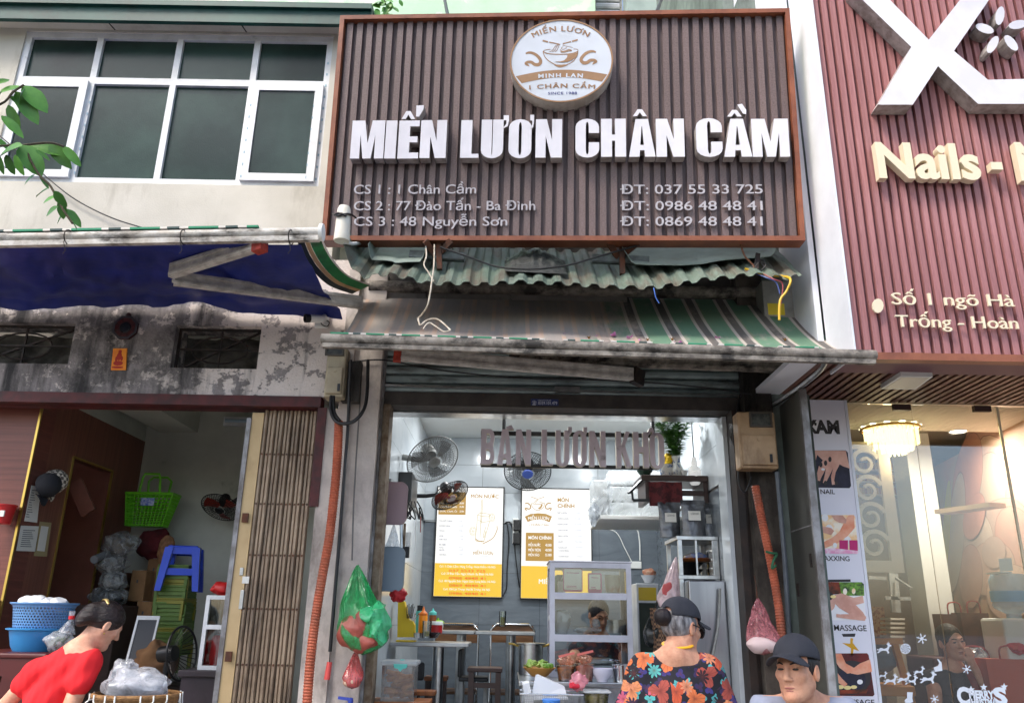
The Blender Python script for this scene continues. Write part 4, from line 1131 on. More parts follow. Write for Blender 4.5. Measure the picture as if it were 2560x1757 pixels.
MB().tube([at(825,1628,5.18),at(821,1690,5.17)],.003,6).build('wire',m_black,bp,True)
MB().tube([at(824,1654,5.165),at(817,1698,5.16)],[.016,.018],10).build('red_wrap',M('red_wrap',C(196,74,70),.6),bp,True)
lp=T('cable_loop','thick black cable looping below the left meter box','cable',at(870,1050,5.15))
MB().tube(spline([at(828,990,5.2),at(828,1030,5.17),at(845,1056,5.14),at(880,1055,5.14),at(906,1030,5.15),at(917,990,5.2),at(920,900,5.28)],8),.012,8).build('lead',m_black,lp,True)
MB().tube(spline([at(834,990,5.2),at(836,1030,5.18),at(850,1052,5.16)],8),.01,8).build('lead',m_black,lp,True)
tag(MB().tube([at(1943,1180,5.26),at(1962,1400,5.26),at(1985,1780,5.26)],.016,8).build('grey_drain_pipe',M('grey_pipe',C(92,98,106),.5,c2=C(76,82,88),s=6),None,True),'slim grey pipe running down beside the orange conduit of the dark pillar','pipe')
tag(MB().tube(spline([at(2070,880,4.5),at(2055,920,4.7),at(2000,968,4.95),at(1935,1012,5.3)],6),.016,8).build('silver_stay_pipe',m_steel,None,True),'thin silver pipe slanting down from the awning end to the wall','pipe')
tag(MB().box(at(862,900,5.3).x,at(905,900,5.3).x,5.28,5.35,at(880,1005,5.3).z,at(880,905,5.3).z).build('junction_box',m_grime),'dark grimy junction box between the left meter box and the shutter','junction box')
# plastic bags hanging on nails
def bag(mb,top,bot,w,wd,seed,pl=9,sharp=.55,nu=40,nv=28,t_full=.72,side=0.0):
 top,bot=Vector(top),Vector(bot)
 def fn(u,v):
  a=2*math.pi*u;c=top.lerp(bot,v)
  r=(v/t_full)**.85 if v<t_full else math.sqrt(max(0,1-((v-t_full)/(1-t_full))**2))
  r=.035*(1-v)+r
  pleat=1+.18*math.sin(pl*a+seed)*(1-v)+.30*nz((math.cos(a)*1.6,math.sin(a)*1.6,v*3.5+seed))*min(1,v*2)
  return(c.x+w*r*pleat*math.cos(a)+side*r*v,c.y+wd*r*pleat*math.sin(a),c.z+.01*nz((a,v*5,seed)))
 return mb.grid(fn,nu,nv)
f_green=film('green_film',C(44,180,104),.32,.15,(1.6,1.6,.22));f_red=film('red_film',C(196,84,84),.42,.15,(1.8,1.8,.22));f_pink=film('pink_film',C(200,130,136),.38,.15,(1.8,1.8,.2));f_clear=film('clear_film',C(214,220,226),.32)
t=T('green_plastic_bag','green plastic bag stuffed with red bags hanging on the left pillar','bag',at(905,1640,5.1))
yb=5.12
bag(MB(),at(894,1412,5.28),at(905,1634,yb),.148,.11,1,11).build('film',f_green,t,True)
m_redbag=M('red_bag',C(150,72,60),.45,c2=C(122,54,46),s=10,bump=.8,bs=18)
mb=MB();mb.ell(at(885,1580,yb),(.10,.07,.095),20,14);mb.ell(at(912,1560,yb),(.06,.06,.10),18,12);mb.ell(at(915,1605,yb-.01),(.09,.06,.06),18,12)
for i,p in enumerate(mb.v):mb.v[i]=tuple(Vector(p)+Vector((nz(p,14),nz(p,14,4),nz(p,14,9)))*.022)
mb.build('red_bundle',m_redbag,t,True)
m_grb=M('green_bag',C(40,150,84),.3,c2=C(60,190,130),s=10,bump=.9,bs=22)
mb=MB();mb.ell(at(945,1560,yb-.02),(.07,.06,.13),20,14);mb.ell(at(930,1535,yb-.03),(.07,.05,.045),18,10)
for i,p in enumerate(mb.v):mb.v[i]=tuple(Vector(p)+Vector((nz(p,16,2),nz(p,16,4),nz(p,16,9)))*.035)
mb.build('green_bundle',film('green_bundle_film',C(70,190,130),.6,.12),t,True)
t=T('small_red_bag','small red plastic bag hanging below the green bag','bag',at(882,1720,5.2))
bag(MB(),at(890,1626,5.22),at(879,1720,5.16),.062,.05,5,9).build('film',f_red,t,True)
mb=MB();mb.ell(at(878,1705,5.16),(.05,.035,.03),14,8);mb.build('scraps',M('bag_scraps',C(150,110,90),.8,c2=C(190,170,150),s=30),t,True)
t=T('pink_plastic_bag','pink plastic bag with white contents hanging on the dark pillar','bag',at(1902,1640,5.0))
bag(MB(),at(1894,1494,5.22),at(1910,1636,5.0),.098,.08,9,13).build('film',f_pink,t,True)
mb=MB();mb.ell(at(1906,1612,5.0),(.09,.06,.045),20,12)
for i,p in enumerate(mb.v):mb.v[i]=tuple(Vector(p)+Vector((nz(p,14),nz(p,14,4),nz(p,14,9)))*.016)
mb.build('contents',M('bag_white',C(190,168,168),.7),t,True)
mb=MB();mb.tube([at(1886,1440,5.25),at(1890,1460,5.22),at(1893,1496,5.22)],.004,6);mb.build('hook',m_rust,t,True)
t=T('water_tap','small water tap with a blue handle low on the left pillar','tap',at(870,1755,5.2))
MB().bar(at(846,1743,5.18),at(876,1747,5.16),.012,.016).build('handle',M('blue_plastic',C(44,62,150),.5),t)
MB().lathe(at(876,1757,5.17),[(.014,-.06),(.014,.0),(.017,.012),(.012,.03),(0,.032)],(0,0,1),12).build('valve',MATS['blue_plastic'],t,True)
for k,(lab,pts)in enumerate((('thin black cable running along under the awning rail',[(880,905),(960,900),(1100,925),(1300,945),(1500,950),(1700,962),(1880,985)]),('thin grey cable dropping down the left pillar beside the black pipe',[(905,900),(900,1000),(892,1120),(884,1260),(880,1400)]),('loose black cable hanging beside the right meter box',[(1850,985),(1842,1040),(1848,1120),(1846,1200),(1862,1230),(1880,1190)]))):
 tag(MB().tube(spline([at(x,y,5.36)for x,y in pts],8),.0055,6).build('loose_cable',m_black if k!=1 else m_fgrey0,None,True),lab,'cable')
 # open room behind the folding gate (left)
YF=5.66
xc=at(88,1100,YF).x
PX=Plane((xc,0,0),(0,1,0),(0,0,1))
yBk=PX.uv(363,1104)[0]
xr=at(803,1100,YW).x
zt_w=PX.uv(363,1104)[1];zt_f=PX.uv(120,990)[1]
zce=zB+.55
zfl=.12
room=T('side_room','dim room behind the folding gate with dark wood wall panels','room',(-2.4,6.4,0))
m_woodv=M('wood_laminate',C(134,84,68),.4,c2=C(104,62,50),s=2.0,lo=.3,hi=.7,stretch=(1,26,.7),spec=.5)
m_woodh=M('wood_laminate_front',C(124,70,58),.4,c2=C(96,52,44),s=2.0,lo=.3,hi=.7,stretch=(.8,1,26),spec=.5)
m_roomw=M('room_wall',C(196,198,188),.9,c2=C(180,182,172),s=2,dirt=C(96,92,82),ds=2,dlo=.62,dhi=.8)
m_brass=M('brass_trim',C(190,160,84),.3,m=.9)
MB().box(XL,xc,YF,YF+.2,0,zB+.3).build('front_panel',m_woodh,room)
d0=PX.uv(183,1143);d1=PX.uv(280,1177);yd0,yd1,zdt=d0[0],d1[0],(d0[1]+d1[1])/2
mb=MB();mb.box(xc-.1,xc,YF+.2,yd0,zfl,zt_w);mb.box(xc-.1,xc,yd1,yBk,zfl,zt_w);mb.box(xc-.1,xc,yd0,yd1,zdt,zt_w);mb.build('side_panel',m_woodv,room)
MB().box(xc-.1,xc-.004,YF+.2,yBk,zt_w,zce).build('side_wall',m_roomw,room)
MB().box(xc-.12,xr+.02,yBk,yBk+.15,0,zce).build('back_wall',m_roomw,room)
MB().box(xc-.1,xr+.02,YW+.23,yBk,zce,zce+.12).build('ceiling',m_roomw,room)
MB().box(xr,xr+.02,YW+.3,yBk,0,zce).build('right_wall',m_roomw,room)
MB().box(XL,xr+.02,YW+.02,yBk,0,zfl).build('floor',m_pave,room)
a=at(305,1030,6.6);mb=MB();mb.box(a.x,at(412,1030,6.6).x,6.3,yBk,a.z,zce-.002);mb.build('ceiling_beam',m_roomw,room)
mb=MB();mb.box(xc-.9,xc-.85,yd0-.1,yd1+.1,zfl,zdt+.1);mb.build('passage_wall',M('passage',C(60,48,44),.8,c2=C(84,74,66),s=5),room)
mb=MB();mb.box(xc-.849,xc-.1,yd0-.12,yd0,zfl,zdt+.1);mb.box(xc-.849,xc-.1,yd1,yd1+.12,zfl,zdt+.1);mb.build('passage_side',m_woodv,room)
for(a,b)in(((xc+.004,YF-.004,zfl),(xc+.004,YF-.004,zB)),((xc+.003,yd1,zfl),(xc+.003,yd1,zdt)),((xc+.003,yd0,zfl),(xc+.003,yd0,zdt)),((xc+.003,yd0,zdt),(xc+.003,yd1,zdt))):
 MB().bar(a,b,.016,.016,(0,1,0)if abs(a[2]-b[2])>.1 else(0,0,1)).build('brass_trim',m_brass,room)
mb=MB();mb.bar(PX.at(232,1330,-.25),PX.at(212,1500,-.25),.06,.08,(0,1,0));mb.build('door_post',m_white_alu,room)
mb=MB();q=PX.at(212,1230,.01);mb.bar(PX.at(188,1205,-.04),PX.at(222,1282,.12),.03,.11,(1,0,0));mb.build('open_door_edge',m_woodv,room)
# folding gate
Yg=5.5
gate=T('folding_gate','worn beige steel folding gate pushed open against the left pillar','gate',at(690,1757,Yg))
m_gate=M('gate_steel',C(164,144,122),.5,m=.1,c2=C(140,120,100),s=5,dirt=C(62,52,46),ds=5,dlo=.5,dhi=.7,dst=(2,2,.3),bump=.15,bs=60)
m_gateY=M('gate_yellow',C(198,172,128),.55,c2=C(186,158,114),s=4,dirt=C(120,96,70),ds=3,dlo=.6,dhi=.8,dst=(1,1,.4))
zg1=zB-.08;vary(m_gate,.1)
gx0,gx1=at(665,1009,Yg).x,at(797,1009,Yg).x
NG=13;pg=(gx1-gx0)/NG
for i in range(NG):
 x=gx0+pg*(i+.5);y=Yg+(.012 if i%2 else .0);w=pg*.93
 mb=MB();mb.prism(Plane((0,0,0),(1,0,0),(0,1,0)),[(x-w/2,y+.02),(x-w/2,y),(x-w/4,y-.014),(x+w/4,y-.014),(x+w/2,y),(x+w/2,y+.02)],zfl,zg1)
 mb.build('gate_slat',m_gate,gate)
rows_y=(1136,1260,1388,1522,1662)
riv=MB();
for yy in rows_y:
 z=at(700,yy,Yg).z
 for i in range(NG):
  x=gx0+pg*(i+.5);y=Yg+(.012 if i%2 else .0)-.014
  riv.lathe((x,y,z),[(.0075,0),(.007,.004),(0,.006)],(0,-1,0),8)
ro=riv.build('rivets',m_rust,gate,True);ro['kind']='stuff'
x0,x1=at(632,1050,Yg).x,at(661,1050,Yg).x
MB().box(x0,x1,Yg-.02,Yg+.03,zfl,at(640,1033,Yg).z).build('edge_plank',m_gateY,gate)
MB().box(x0-.032,x0-.001,Yg-.03,Yg+.04,zfl,at(632,1047,Yg).z).build('edge_channel',m_rail,gate)
for yy,h in((1428,.05),(1498,.12)):
 p=at(604,yy,Yg-.022);MB().cbox(p.x-.012,p.x+.012,Yg-.028,Yg-.0205,p.z-h/2,p.z+h/2,.003).build('lock_plate',m_steel,gate)
for yy in(1294,1640):
 p=at(614-(yy-1294)*.12,yy,Yg-.03);MB().box(p.x-.02,p.x+.02,Yg-.045,Yg-.0305,p.z-.03,p.z+.03).build('hasp',m_rust,gate)
p=at(614,1449,Yg-.022);MB().box(p.x-.022,p.x+.022,Yg-.0235,Yg-.0205,p.z-.022,p.z+.022).build('paper_scrap',m_paper,gate)
MB().box(at(600,1003,Yg).x-1.9,gx1,Yg-.03,Yg+.06,zg1+.001,zB-.0775).build('top_track',m_maroon,gate)
# fan builder
def ring_pts(c,ax,r,n=40):
 ax=Vector(ax).normalized();x=ax.orthogonal().normalized();y=ax.cross(x)
 return[c+(x*math.cos(2*math.pi*i/n)+y*math.sin(2*math.pi*i/n))*r for i in range(n+1)]
def fan(label,c,ax,r,mount,m_cage,m_body,m_blade,m_hub,nw=44,group='wall fans'):
 """wall fan: c centre of the guard, ax facing direction, mount the wall point"""
 c=Vector(c);ax=Vector(ax).normalized();mount=Vector(mount)
 t=T('wall_fan',label,'fan',mount,group)
 x=ax.orthogonal().normalized();y=ax.cross(x);dp=r*.2
 MB().tube(ring_pts(c,ax,r),r*.022,6,False).build('guard_ring',m_cage,t,True)
 for nm,sg in(('front_guard',1),('rear_guard',-1)):
  mb=MB()
  for i in range(nw):
   a=2*math.pi*i/nw;d=x*math.cos(a)+y*math.sin(a);d2=x*math.cos(a+.25)+y*math.sin(a+.25)
   mb.tube([c+d*r,c+d.lerp(d2,.4).normalized()*r*.8+ax*sg*dp*.75,c+d2*r*.3+ax*sg*dp],.0016+r*.002,4,False)
  for q in(.45,.62,.78):mb.tube(ring_pts(c+ax*sg*dp*(1-.3*q*q),ax,r*q,28),.0012+r*.002,4,False)
  mb.build(nm,m_cage,t)
 MB().lathe(c+ax*dp,[(0,.012),(r*.2,.01),(r*.24,0),(r*.2,-.006),(0,-.006)],ax,20).build('badge',m_hub,t,True)
 for k in range(3):
  a=k*2.094;mb=MB()
  def bl(u,v):
   rr=lerp(r*.12,r*.86,u);w=a+(v-.5)*(1.0-.25*u)+.5*u
   d=x*math.cos(w)+y*math.sin(w)
   return c+d*rr+ax*((v-.5)*r*.16*(1-.3*u))
  mb.grid(bl,8,6);mb.build('blade',m_blade,t,True)
 MB().lathe(c-ax*(dp+r*.02),[(0,.0),(r*.22,0),(r*.27,-r*.12),(r*.27,-r*.42),(r*.2,-r*.55),(0,-r*.56)],ax,20).build('motor',m_body,t,True)
 q=c-ax*(dp+r*.35)
 low_=q+Vector((0,0,-r*.3))
 MB().tube([q,low_,low_.lerp(mount,.5)+Vector((0,0,-.01)),mount],[r*.09,r*.09,r*.1,r*.12],10).build('bracket',m_body,t,True)
 return t
m_fblk=M('fan_black',C(24,24,26),.4);m_fred=M('fan_red_blade',C(150,46,30),.35,spec=.6);m_fgrey=M('fan_grey',C(150,152,150),.45,c2=C(126,126,122),s=9)
m_fgb=M('fan_smoke_blade',C(90,90,92),.35,alpha=.7);m_fwire=M('fan_wire_grey',C(120,120,118),.4,m=.4)
fc=at(552,1268,yBk-.35)
fan('black wall fan with red blades on the pale back wall beside the folding gate',fc,(-.1,-.55,-.83),.17,(fc.x+.02,yBk-.001,fc.z+.12),m_fblk,m_fblk,m_fred,m_fblk)
t=T('tube_light','unlit tube light fitting high on the pale back wall beside the gate','light fitting',at(600,1055,yBk))
P=FY(yBk);a,b=P.uv(562,1066),P.uv(655,1046)
MB().box(a[0],b[0],yBk-.05,yBk-.001,a[1],b[1]).build('housing',m_white_alu,t)
MB().tube([(a[0]+.02,yBk-.065,(a[1]+b[1])/2),(b[0]-.02,yBk-.065,(a[1]+b[1])/2)],.014,10).build('tube',M('tube_glass',C(170,196,214),.3),t,True)
# things on the dark wood side wall
def capmesh(mb,c,n,r,m):
 """baseball cap hanging crown outward along n"""
for(px,py,mt,lab,nm)in((130,1205,None,'checked beige cap hanging behind a black cap on the dark wood wall','checked_sun_hat'),(112,1215,m_black_fab,'black cap hanging on the dark wood wall above the papers','black_sun_hat')):
 t=T(nm,lab,'cap',PX.at(px,py,.05))
 if mt is None:
  mt=bpy.data.materials.new('check');nt,N,L,B=nodes_of(mt);B.inputs['Roughness'].default_value=.85
  tc=N.new('ShaderNodeTexCoord');w1=N.new('ShaderNodeTexChecker');w1.inputs['Scale'].default_value=42;w1.inputs[1].default_value=C(214,204,186);w1.inputs[2].default_value=C(96,86,78);L.new(tc.outputs['Object'],w1.inputs[0]);L.new(w1.outputs[0],B.inputs['Base Color'])
  dd=.0
 c=PX.at(px,py,.03 if nm=='checked_sun_hat' else .08)
 mb=MB();mb.lathe(c,[(.085,0),(.088,.03),(.075,.075),(.045,.105),(0,.115)],(.9,-.25,.25),20);mb.build('crown',mt,t,True)
 mb=MB();mb.sheet(lambda u,v:c+Vector((.005+.03*v,-.03-.03*abs(u-.5),0))+Vector((0,lerp(-.06,.06,u),-.07-.075*v*(1-(2*u-1)**2*.7))),10,5,.004);mb.build('brim',mt,t,True)
def sheet_on(P,px,d,nm,lab,cat,mat,group=None,parts=()):
 t=T(nm,lab,cat,P.at(*px[0],d),group)
 MB().prism(P,[P.uv(x,y,d)for x,y in px],d,d+.003).build('sheet',mat,t)
 for n2,poly,m2 in parts:MB().prism(P,[P.uv(x,y,d+.003)for x,y in poly],d+.0032,d+.0045).build(n2,m2,t)
 return t
m_ink=M('ink',C(74,74,76),.8);m_beige=M('beige_card',C(168,152,110),.8)
def lines(P,x0,x1,ys,d,mat,parent,sk=0.0):
 mb=MB()
 for i,y in enumerate(ys):
  a,b=P.uv(x0-sk*i,y,d),P.uv(x1-sk*i-(i*7%9),y+1,d);c=P.uv(x0-sk*i,y+1.6,d)
  mb.add([P.pt(a[0],a[1],d),P.pt(b[0],b[1],d),P.pt(b[0],b[1]-(a[1]-c[1]),d),P.pt(c[0],c[1],d)],[(0,1,2,3)])
 o=mb.build('printed_lines',mat,parent);o['kind']='stuff'
t=sheet_on(PX,[(78,1213),(101,1218),(92,1306),(60,1302)],.002,'tall_notice','tall narrow printed notice on the wood wall below the caps','notice',m_paper,'papers on the wood wall')
lines(PX,80,94,range(1224,1296,6),.006,m_ink,t,1.4)
t=sheet_on(PX,[(52,1313),(96,1315),(88,1378),(40,1376)],.002,'certificate','bordered certificate sheet on the wood wall beside a beige card','notice',m_paper,'papers on the wood wall')
lines(PX,58,88,range(1324,1368,5),.006,m_ink,t,.9)
sheet_on(PX,[(99,1303),(128,1306),(116,1391),(84,1389)],.002,'beige_payment_card','beige card with a white payment slip on the wood wall','card',m_beige,'papers on the wood wall',(('slip',[(103,1314),(121,1316),(111,1378),(92,1376)],m_paper),))
PF=FY(YF-.001)
t=T('red_bucket','red plastic pail hanging on the front wood panel','bucket',PF.at(12,1308))
c=at(8,1286,YF-.09)
MB().lathe(c,[(0,-.06),(.055,-.06),(.072,.055),(.078,.058),(.078,.066),(.070,.066),(.068,.058),(.052,-.05),(0,-.05)],(0,0,1),24).build('pail',M('red_plastic',C(186,34,34),.4),t,True)
MB().box(c.x+.02,c.x+.05,c.y-.076,c.y-.066,c.z-.02,c.z+.02).build('sticker',m_paper,t)
# green lattice bag
gb=T('green_lattice_bag','bright green plastic lattice shopping bag hanging in the room corner','bag',at(365,1320,6.9))
m_lime=M('lime_plastic',C(104,190,36),.4)
yg=yBk-.32;c0=at(366,1316,yg);c1=at(372,1236,yg)
w0,w1,dp0=.155,.20,.075;hb=c1.z-c0.z
def gpt(a,v):
 w=lerp(w0,w1,v);d=lerp(dp0*.8,dp0*1.2,v);k=int(a)%4;f=a-int(a)
 cs=[(-w,-d),(w,-d),(w,d),(-w,d)];p=cs[k];q=cs[(k+1)%4]
 return Vector((c0.x+lerp(p[0],q[0],f)+.02*v,c0.y+lerp(p[1],q[1],f),c0.z+hb*v))
mb=MB()
for i in range(44):
 a=i*4/44;mb.tube([gpt(a,0),gpt(a,1)],.005,4,False)
for j in range(9):
 v=.04+j*.105;mb.tube([gpt(i*4/24,v)for i in range(25)],.005,4,False)
lo=mb.build('lattice',m_lime,gb);lo['kind']='stuff'
MB().tube([gpt(i*4/24,1)for i in range(25)],.012,6,False).build('rim',m_lime,gb,True)
MB().hexa([gpt(0,0),gpt(1,0),gpt(2,0),gpt(3,0),gpt(0,.03),gpt(1,.03),gpt(2,.03),gpt(3,.03)]).build('base',m_lime,gb)
for k in(0.5,2.5):
 a,b=gpt(k-.22,1),gpt(k+.22,1)
 MB().tube([a,a+Vector((.012,0,.13)),a.lerp(b,.15)+Vector((0,0,.165)),a.lerp(b,.85)+Vector((0,0,.165)),b+Vector((-.012,0,.13)),b],.01,6).build('handle',m_lime,gb,True)
MB().hexa([gpt(.35,.62)+Vector((0,-.008,0)),gpt(.65,.62)+Vector((0,-.008,0)),gpt(.65,.62),gpt(.35,.62),gpt(.35,.85)+Vector((0,-.008,0)),gpt(.65,.85)+Vector((0,-.008,0)),gpt(.65,.85),gpt(.35,.85)]).build('brand_tag',M('tag_print',C(190,200,220),.5,c2=C(60,90,190),s=40),gb)
# stack of plastic stools with a blue one on top
m_sg=M('stool_green',C(76,104,34),.5);m_sy=M('stool_olive',C(118,116,30),.5);m_sb=M('stool_blue',C(34,70,196),.38)
def stool_mesh(w=.14,h=.27):
 mb=MB()
 mb.cbox(-w*.82,w*.82,-w*.82,w*.82,h-.02,h,.008)
 for sx in(-1,1):
  for sy in(-1,1):
   a,b=Vector((sx*w*.72,sy*w*.72,h-.015)),Vector((sx*w,sy*w,0))
   mb.hexa([b+Vector((dx*.022,dy*.022,0))for dx,dy in((-1,-1),(1,-1),(1,1),(-1,1))]+[a+Vector((dx*.03,dy*.03,0))for dx,dy in((-1,-1),(1,-1),(1,1),(-1,1))])
 for k in range(4):
  q=.89;s=w*q
  pts=[(-s,-s),(s,-s),(s,s),(-s,s)];p,r2=pts[k],pts[(k+1)%4]
  mb.bar((p[0],p[1],h*.42),(r2[0],r2[1],h*.42),.012,.05)
  mb.bar((p[0]*.9,p[1]*.9,h*.88),(r2[0]*.9,r2[1]*.9,h*.88),.012,.05)
 return mb.mesh('plastic_stool')
mb=MB();mb.cbox(-.118,.118,-.118,.118,.246,.262,.005)
for k in range(4):
 q_=[(-.108,-.108),(.108,-.108),(.108,.108),(-.108,.108)];mb.bar(q_[k]+(.232,),q_[(k+1)%4]+(.232,),.012,.026);mb.bar(Vector(q_[k]+(.1,))*.98,Vector(q_[k]+(.24,)),.02,.02,(1,0,0))
sm=mb.mesh('plastic_stool')
ystk=6.55;pb=at(428,1628,ystk);n_st=21
z_top=at(448,1410,ystk).z;dz=(z_top-pb.z)/n_st
rg=random.Random(3)
for k in range(n_st):
 me=sm.copy();mt=m_sy if k in(1,5,12,16,17)else m_sg
 o=link('plastic_stool',me,mt);o.location=(lerp(pb.x,at(446,1410,ystk).x,k/n_st)+rg.uniform(-.006,.006),ystk+rg.uniform(-.01,.01),pb.z-.24+k*dz);o.rotation_euler.z=rg.uniform(-.08,.08)
 tag(o,'olive green plastic stool nested in the tall stack under the blue stool' if mt is m_sg else 'yellowish plastic stool nested in the tall stack under the blue stool','stool','stacked plastic stools')
me=stool_mesh(.135,.34);o=link('plastic_stool',me,m_sb);p=at(448,1478,ystk-.02);o.location=(p.x,ystk-.02,p.z);o.rotation_euler.z=.22
tag(o,'blue plastic stool upside on top of the green stool stack','stool')
o['label']='bright blue plastic stool standing on the stack of green stools'
mb=MB();mb.cbox(pb.x-.2,pb.x+.2,ystk-.2,ystk+.2,zfl,pb.z-.222,.01);tag(mb.build('low_crate',m_dark),'low dark crate under the stack of green stools','crate')
# boxes and bags against the back wall
def cbx(nm,lab,px0,px1,py0,py1,Y,dp,mat,cat='box',grp='cardboard boxes by the back wall'):
 P=FY(Y);a,b=P.uv(px0,py1),P.uv(px1,py0)
 t=T(nm,lab,cat,P.at((px0+px1)/2,py1),grp)
 MB().cbox(a[0],b[0],Y,Y+dp,a[1],b[1],.006).build('carton',mat,t)
 MB().box((a[0]+b[0])/2-.02,(a[0]+b[0])/2+.02,Y-.001,Y+dp,b[1],b[1]+.001).build('tape',m_paper,t)
 MB().box(a[0]+.05,b[0]-.06,Y-.002,Y-.0005,b[1]-.1,b[1]-.075).build('print',m_ink,t)
 return a,b
cbx('cardboard_box','cardboard carton with printed number behind the clear plastic bags',318,368,1425,1502,6.85,.3,m_card)
cbx('cardboard_box','lower cardboard carton under the numbered one by the stool stack',322,382,1503,1640,6.8,.34,m_card)
cbx('cardboard_box','brown carton behind the stool stack below the dark red cloth',355,408,1396,1502,7.0,.25,M('card2',C(134,98,66),.85))
cbx('cardboard_box','dark carton standing behind the clear plastic bags near the wood wall',245,316,1430,1640,6.9,.3,M('card3',C(96,66,46),.85))
m_dred=M('dark_red_cloth',C(88,22,26),.85,c2=C(64,16,20),s=12,bump=.6,bs=24)
def lump(mb,c,r,seed,amp=.25,n=34,m=24):
 b0=len(mb.v);mb.ell(c,r,n,m);k=1/max(r)
 for i in range(b0,len(mb.v)):
  p=Vector(mb.v[i]);d=(p-Vector(c));mb.v[i]=tuple(p+d*(amp*nz(p,k*2.2,seed)+amp*.28*nz(p,k*5,seed+3)))
 return mb
tag(lump(MB(),at(385,1362,7.05),(.15,.1,.13),3).build('dark_red_cloth',m_dred,None,True),'bundle of dark red cloth on the cartons under the green lattice bag','cloth')
tag(lump(MB(),at(415,1378,6.95),(.07,.05,.13),8,.1).build('straw_hat',M('straw',C(150,110,76),.85,c2=C(120,84,56),s=30),None,True),'brown hat leaning beside the dark red cloth','hat')
m_cb=film('cloudy_film',C(200,202,200),.22,.06)
for(px,py,r,s,lab)in((303,1360,(.13,.1,.10),1,'topmost clear plastic bag of the heap beside the wood wall'),(280,1408,(.12,.1,.085),2,'clear plastic bag with dark things in the middle of the heap'),(284,1452,(.11,.1,.085),5,'plastic bag holding a white box above the lowest bag'),(272,1492,(.15,.12,.075),7,'wide clear plastic bag at the bottom of the heap')):
 t=T('clear_plastic_bag',lab,'bag',at(px,py+20,6.7),'plastic bags heaped by the wood wall')
 c=at(px,py,6.68);lump(MB(),c,r,s,.3).build('film',m_cb,t,True)
 lump(MB(),c,tuple(q*.72 for q in r),s+4,.3).build('contents',M('bag_stuff%d'%s,C(*[(110,96,80),(60,58,58),(200,198,192),(70,72,74)][(1,2,5,7).index(s)]),.8,c2=C(46,44,44),s=14),t,True)
t=T('rolled_mat','rolled grey mat sticking out beside the plastic bags','mat',at(250,1400,6.6));MB().tube([at(235,1398,6.5),at(268,1384,6.7)],.03,12).build('roll',M('grey_mat',C(120,122,124),.8),t,True)
tag(MB().cbox(at(215,1520,6.6).x,at(318,1520,6.6).x,6.45,6.84,zfl,at(270,1512,6.65).z,.01).build('storage_chest',M('chest',C(60,44,38),.7)),'low dark chest under the heap of plastic bags','chest')
# leaning board
t=T('leaning_board','grey board with an aluminium frame leaning before the cartons','board',at(345,1690,6.0))
Pb=Plane(at(303,1690,6.02),at(378,1690,6.06)-at(303,1690,6.02),at(318,1548,6.2)-at(303,1690,6.02))
a,b=Pb.uv(304,1690),Pb.uv(386,1540)
b=(b[0]+.04,b[1])
MB().pbox(Pb,a[0],b[0],a[1],b[1],-.012,0).build('panel',M('board_grey',C(70,72,76),.5),t)
for(u0,u1,v0_,v1_)in((a[0],a[0]+.014,a[1],b[1]),(b[0]-.014,b[0],a[1],b[1]),(a[0]+.014,b[0]-.014,b[1]-.03,b[1])):
 MB().pbox(Pb,u0,u1,v0_,v1_,-.016,.008).build('frame_strip',m_white_alu,t)
 # brown paper bag, small black fan
tag(lump(MB(),at(385,1660,6.1),(.15,.1,.14),12,.3).build('brown_paper_bag',M('kraft',C(124,90,58),.85,c2=C(98,70,46),s=7,bump=.7,bs=14),None,True),'crumpled brown paper bag on the floor before the stool stack','paper bag')
fc=at(455,1632,5.75);t=T('black_desk_fan','black desk fan turned away beside the glass display case','fan',at(445,1700,5.8))
MB().tube(ring_pts(fc,(.9,-.2,.1),.17),.008,6,False).build('guard_ring',m_fblk,t,True)
mb=MB()
for i in range(30):
 p=ring_pts(fc,(.9,-.2,.1),.17,30)[i];mb.tube([p,fc.lerp(p,.5)+Vector((-.05,0,0)),fc+Vector((-.06,.01,0))],.0025,4,False)
mb.build('guard',m_fblk,t);MB().lathe(fc+Vector((-.05,.01,0)),[(0,0),(.05,0),(.055,-.04),(.05,-.11),(0,-.12)],(.9,-.2,.1),16).build('motor',m_fblk,t,True)
MB().tube([fc+Vector((-.1,.02,-.02)),fc+Vector((-.1,.02,-.3))],.02,8).build('stem',m_fblk,t,True)
MB().lathe(fc+Vector((-.1,.02,-.33)),[(0,.04),(.06,.035),(.11,.01),(.11,0),(0,0)],(0,0,1),20).build('foot',m_fblk,t,True)
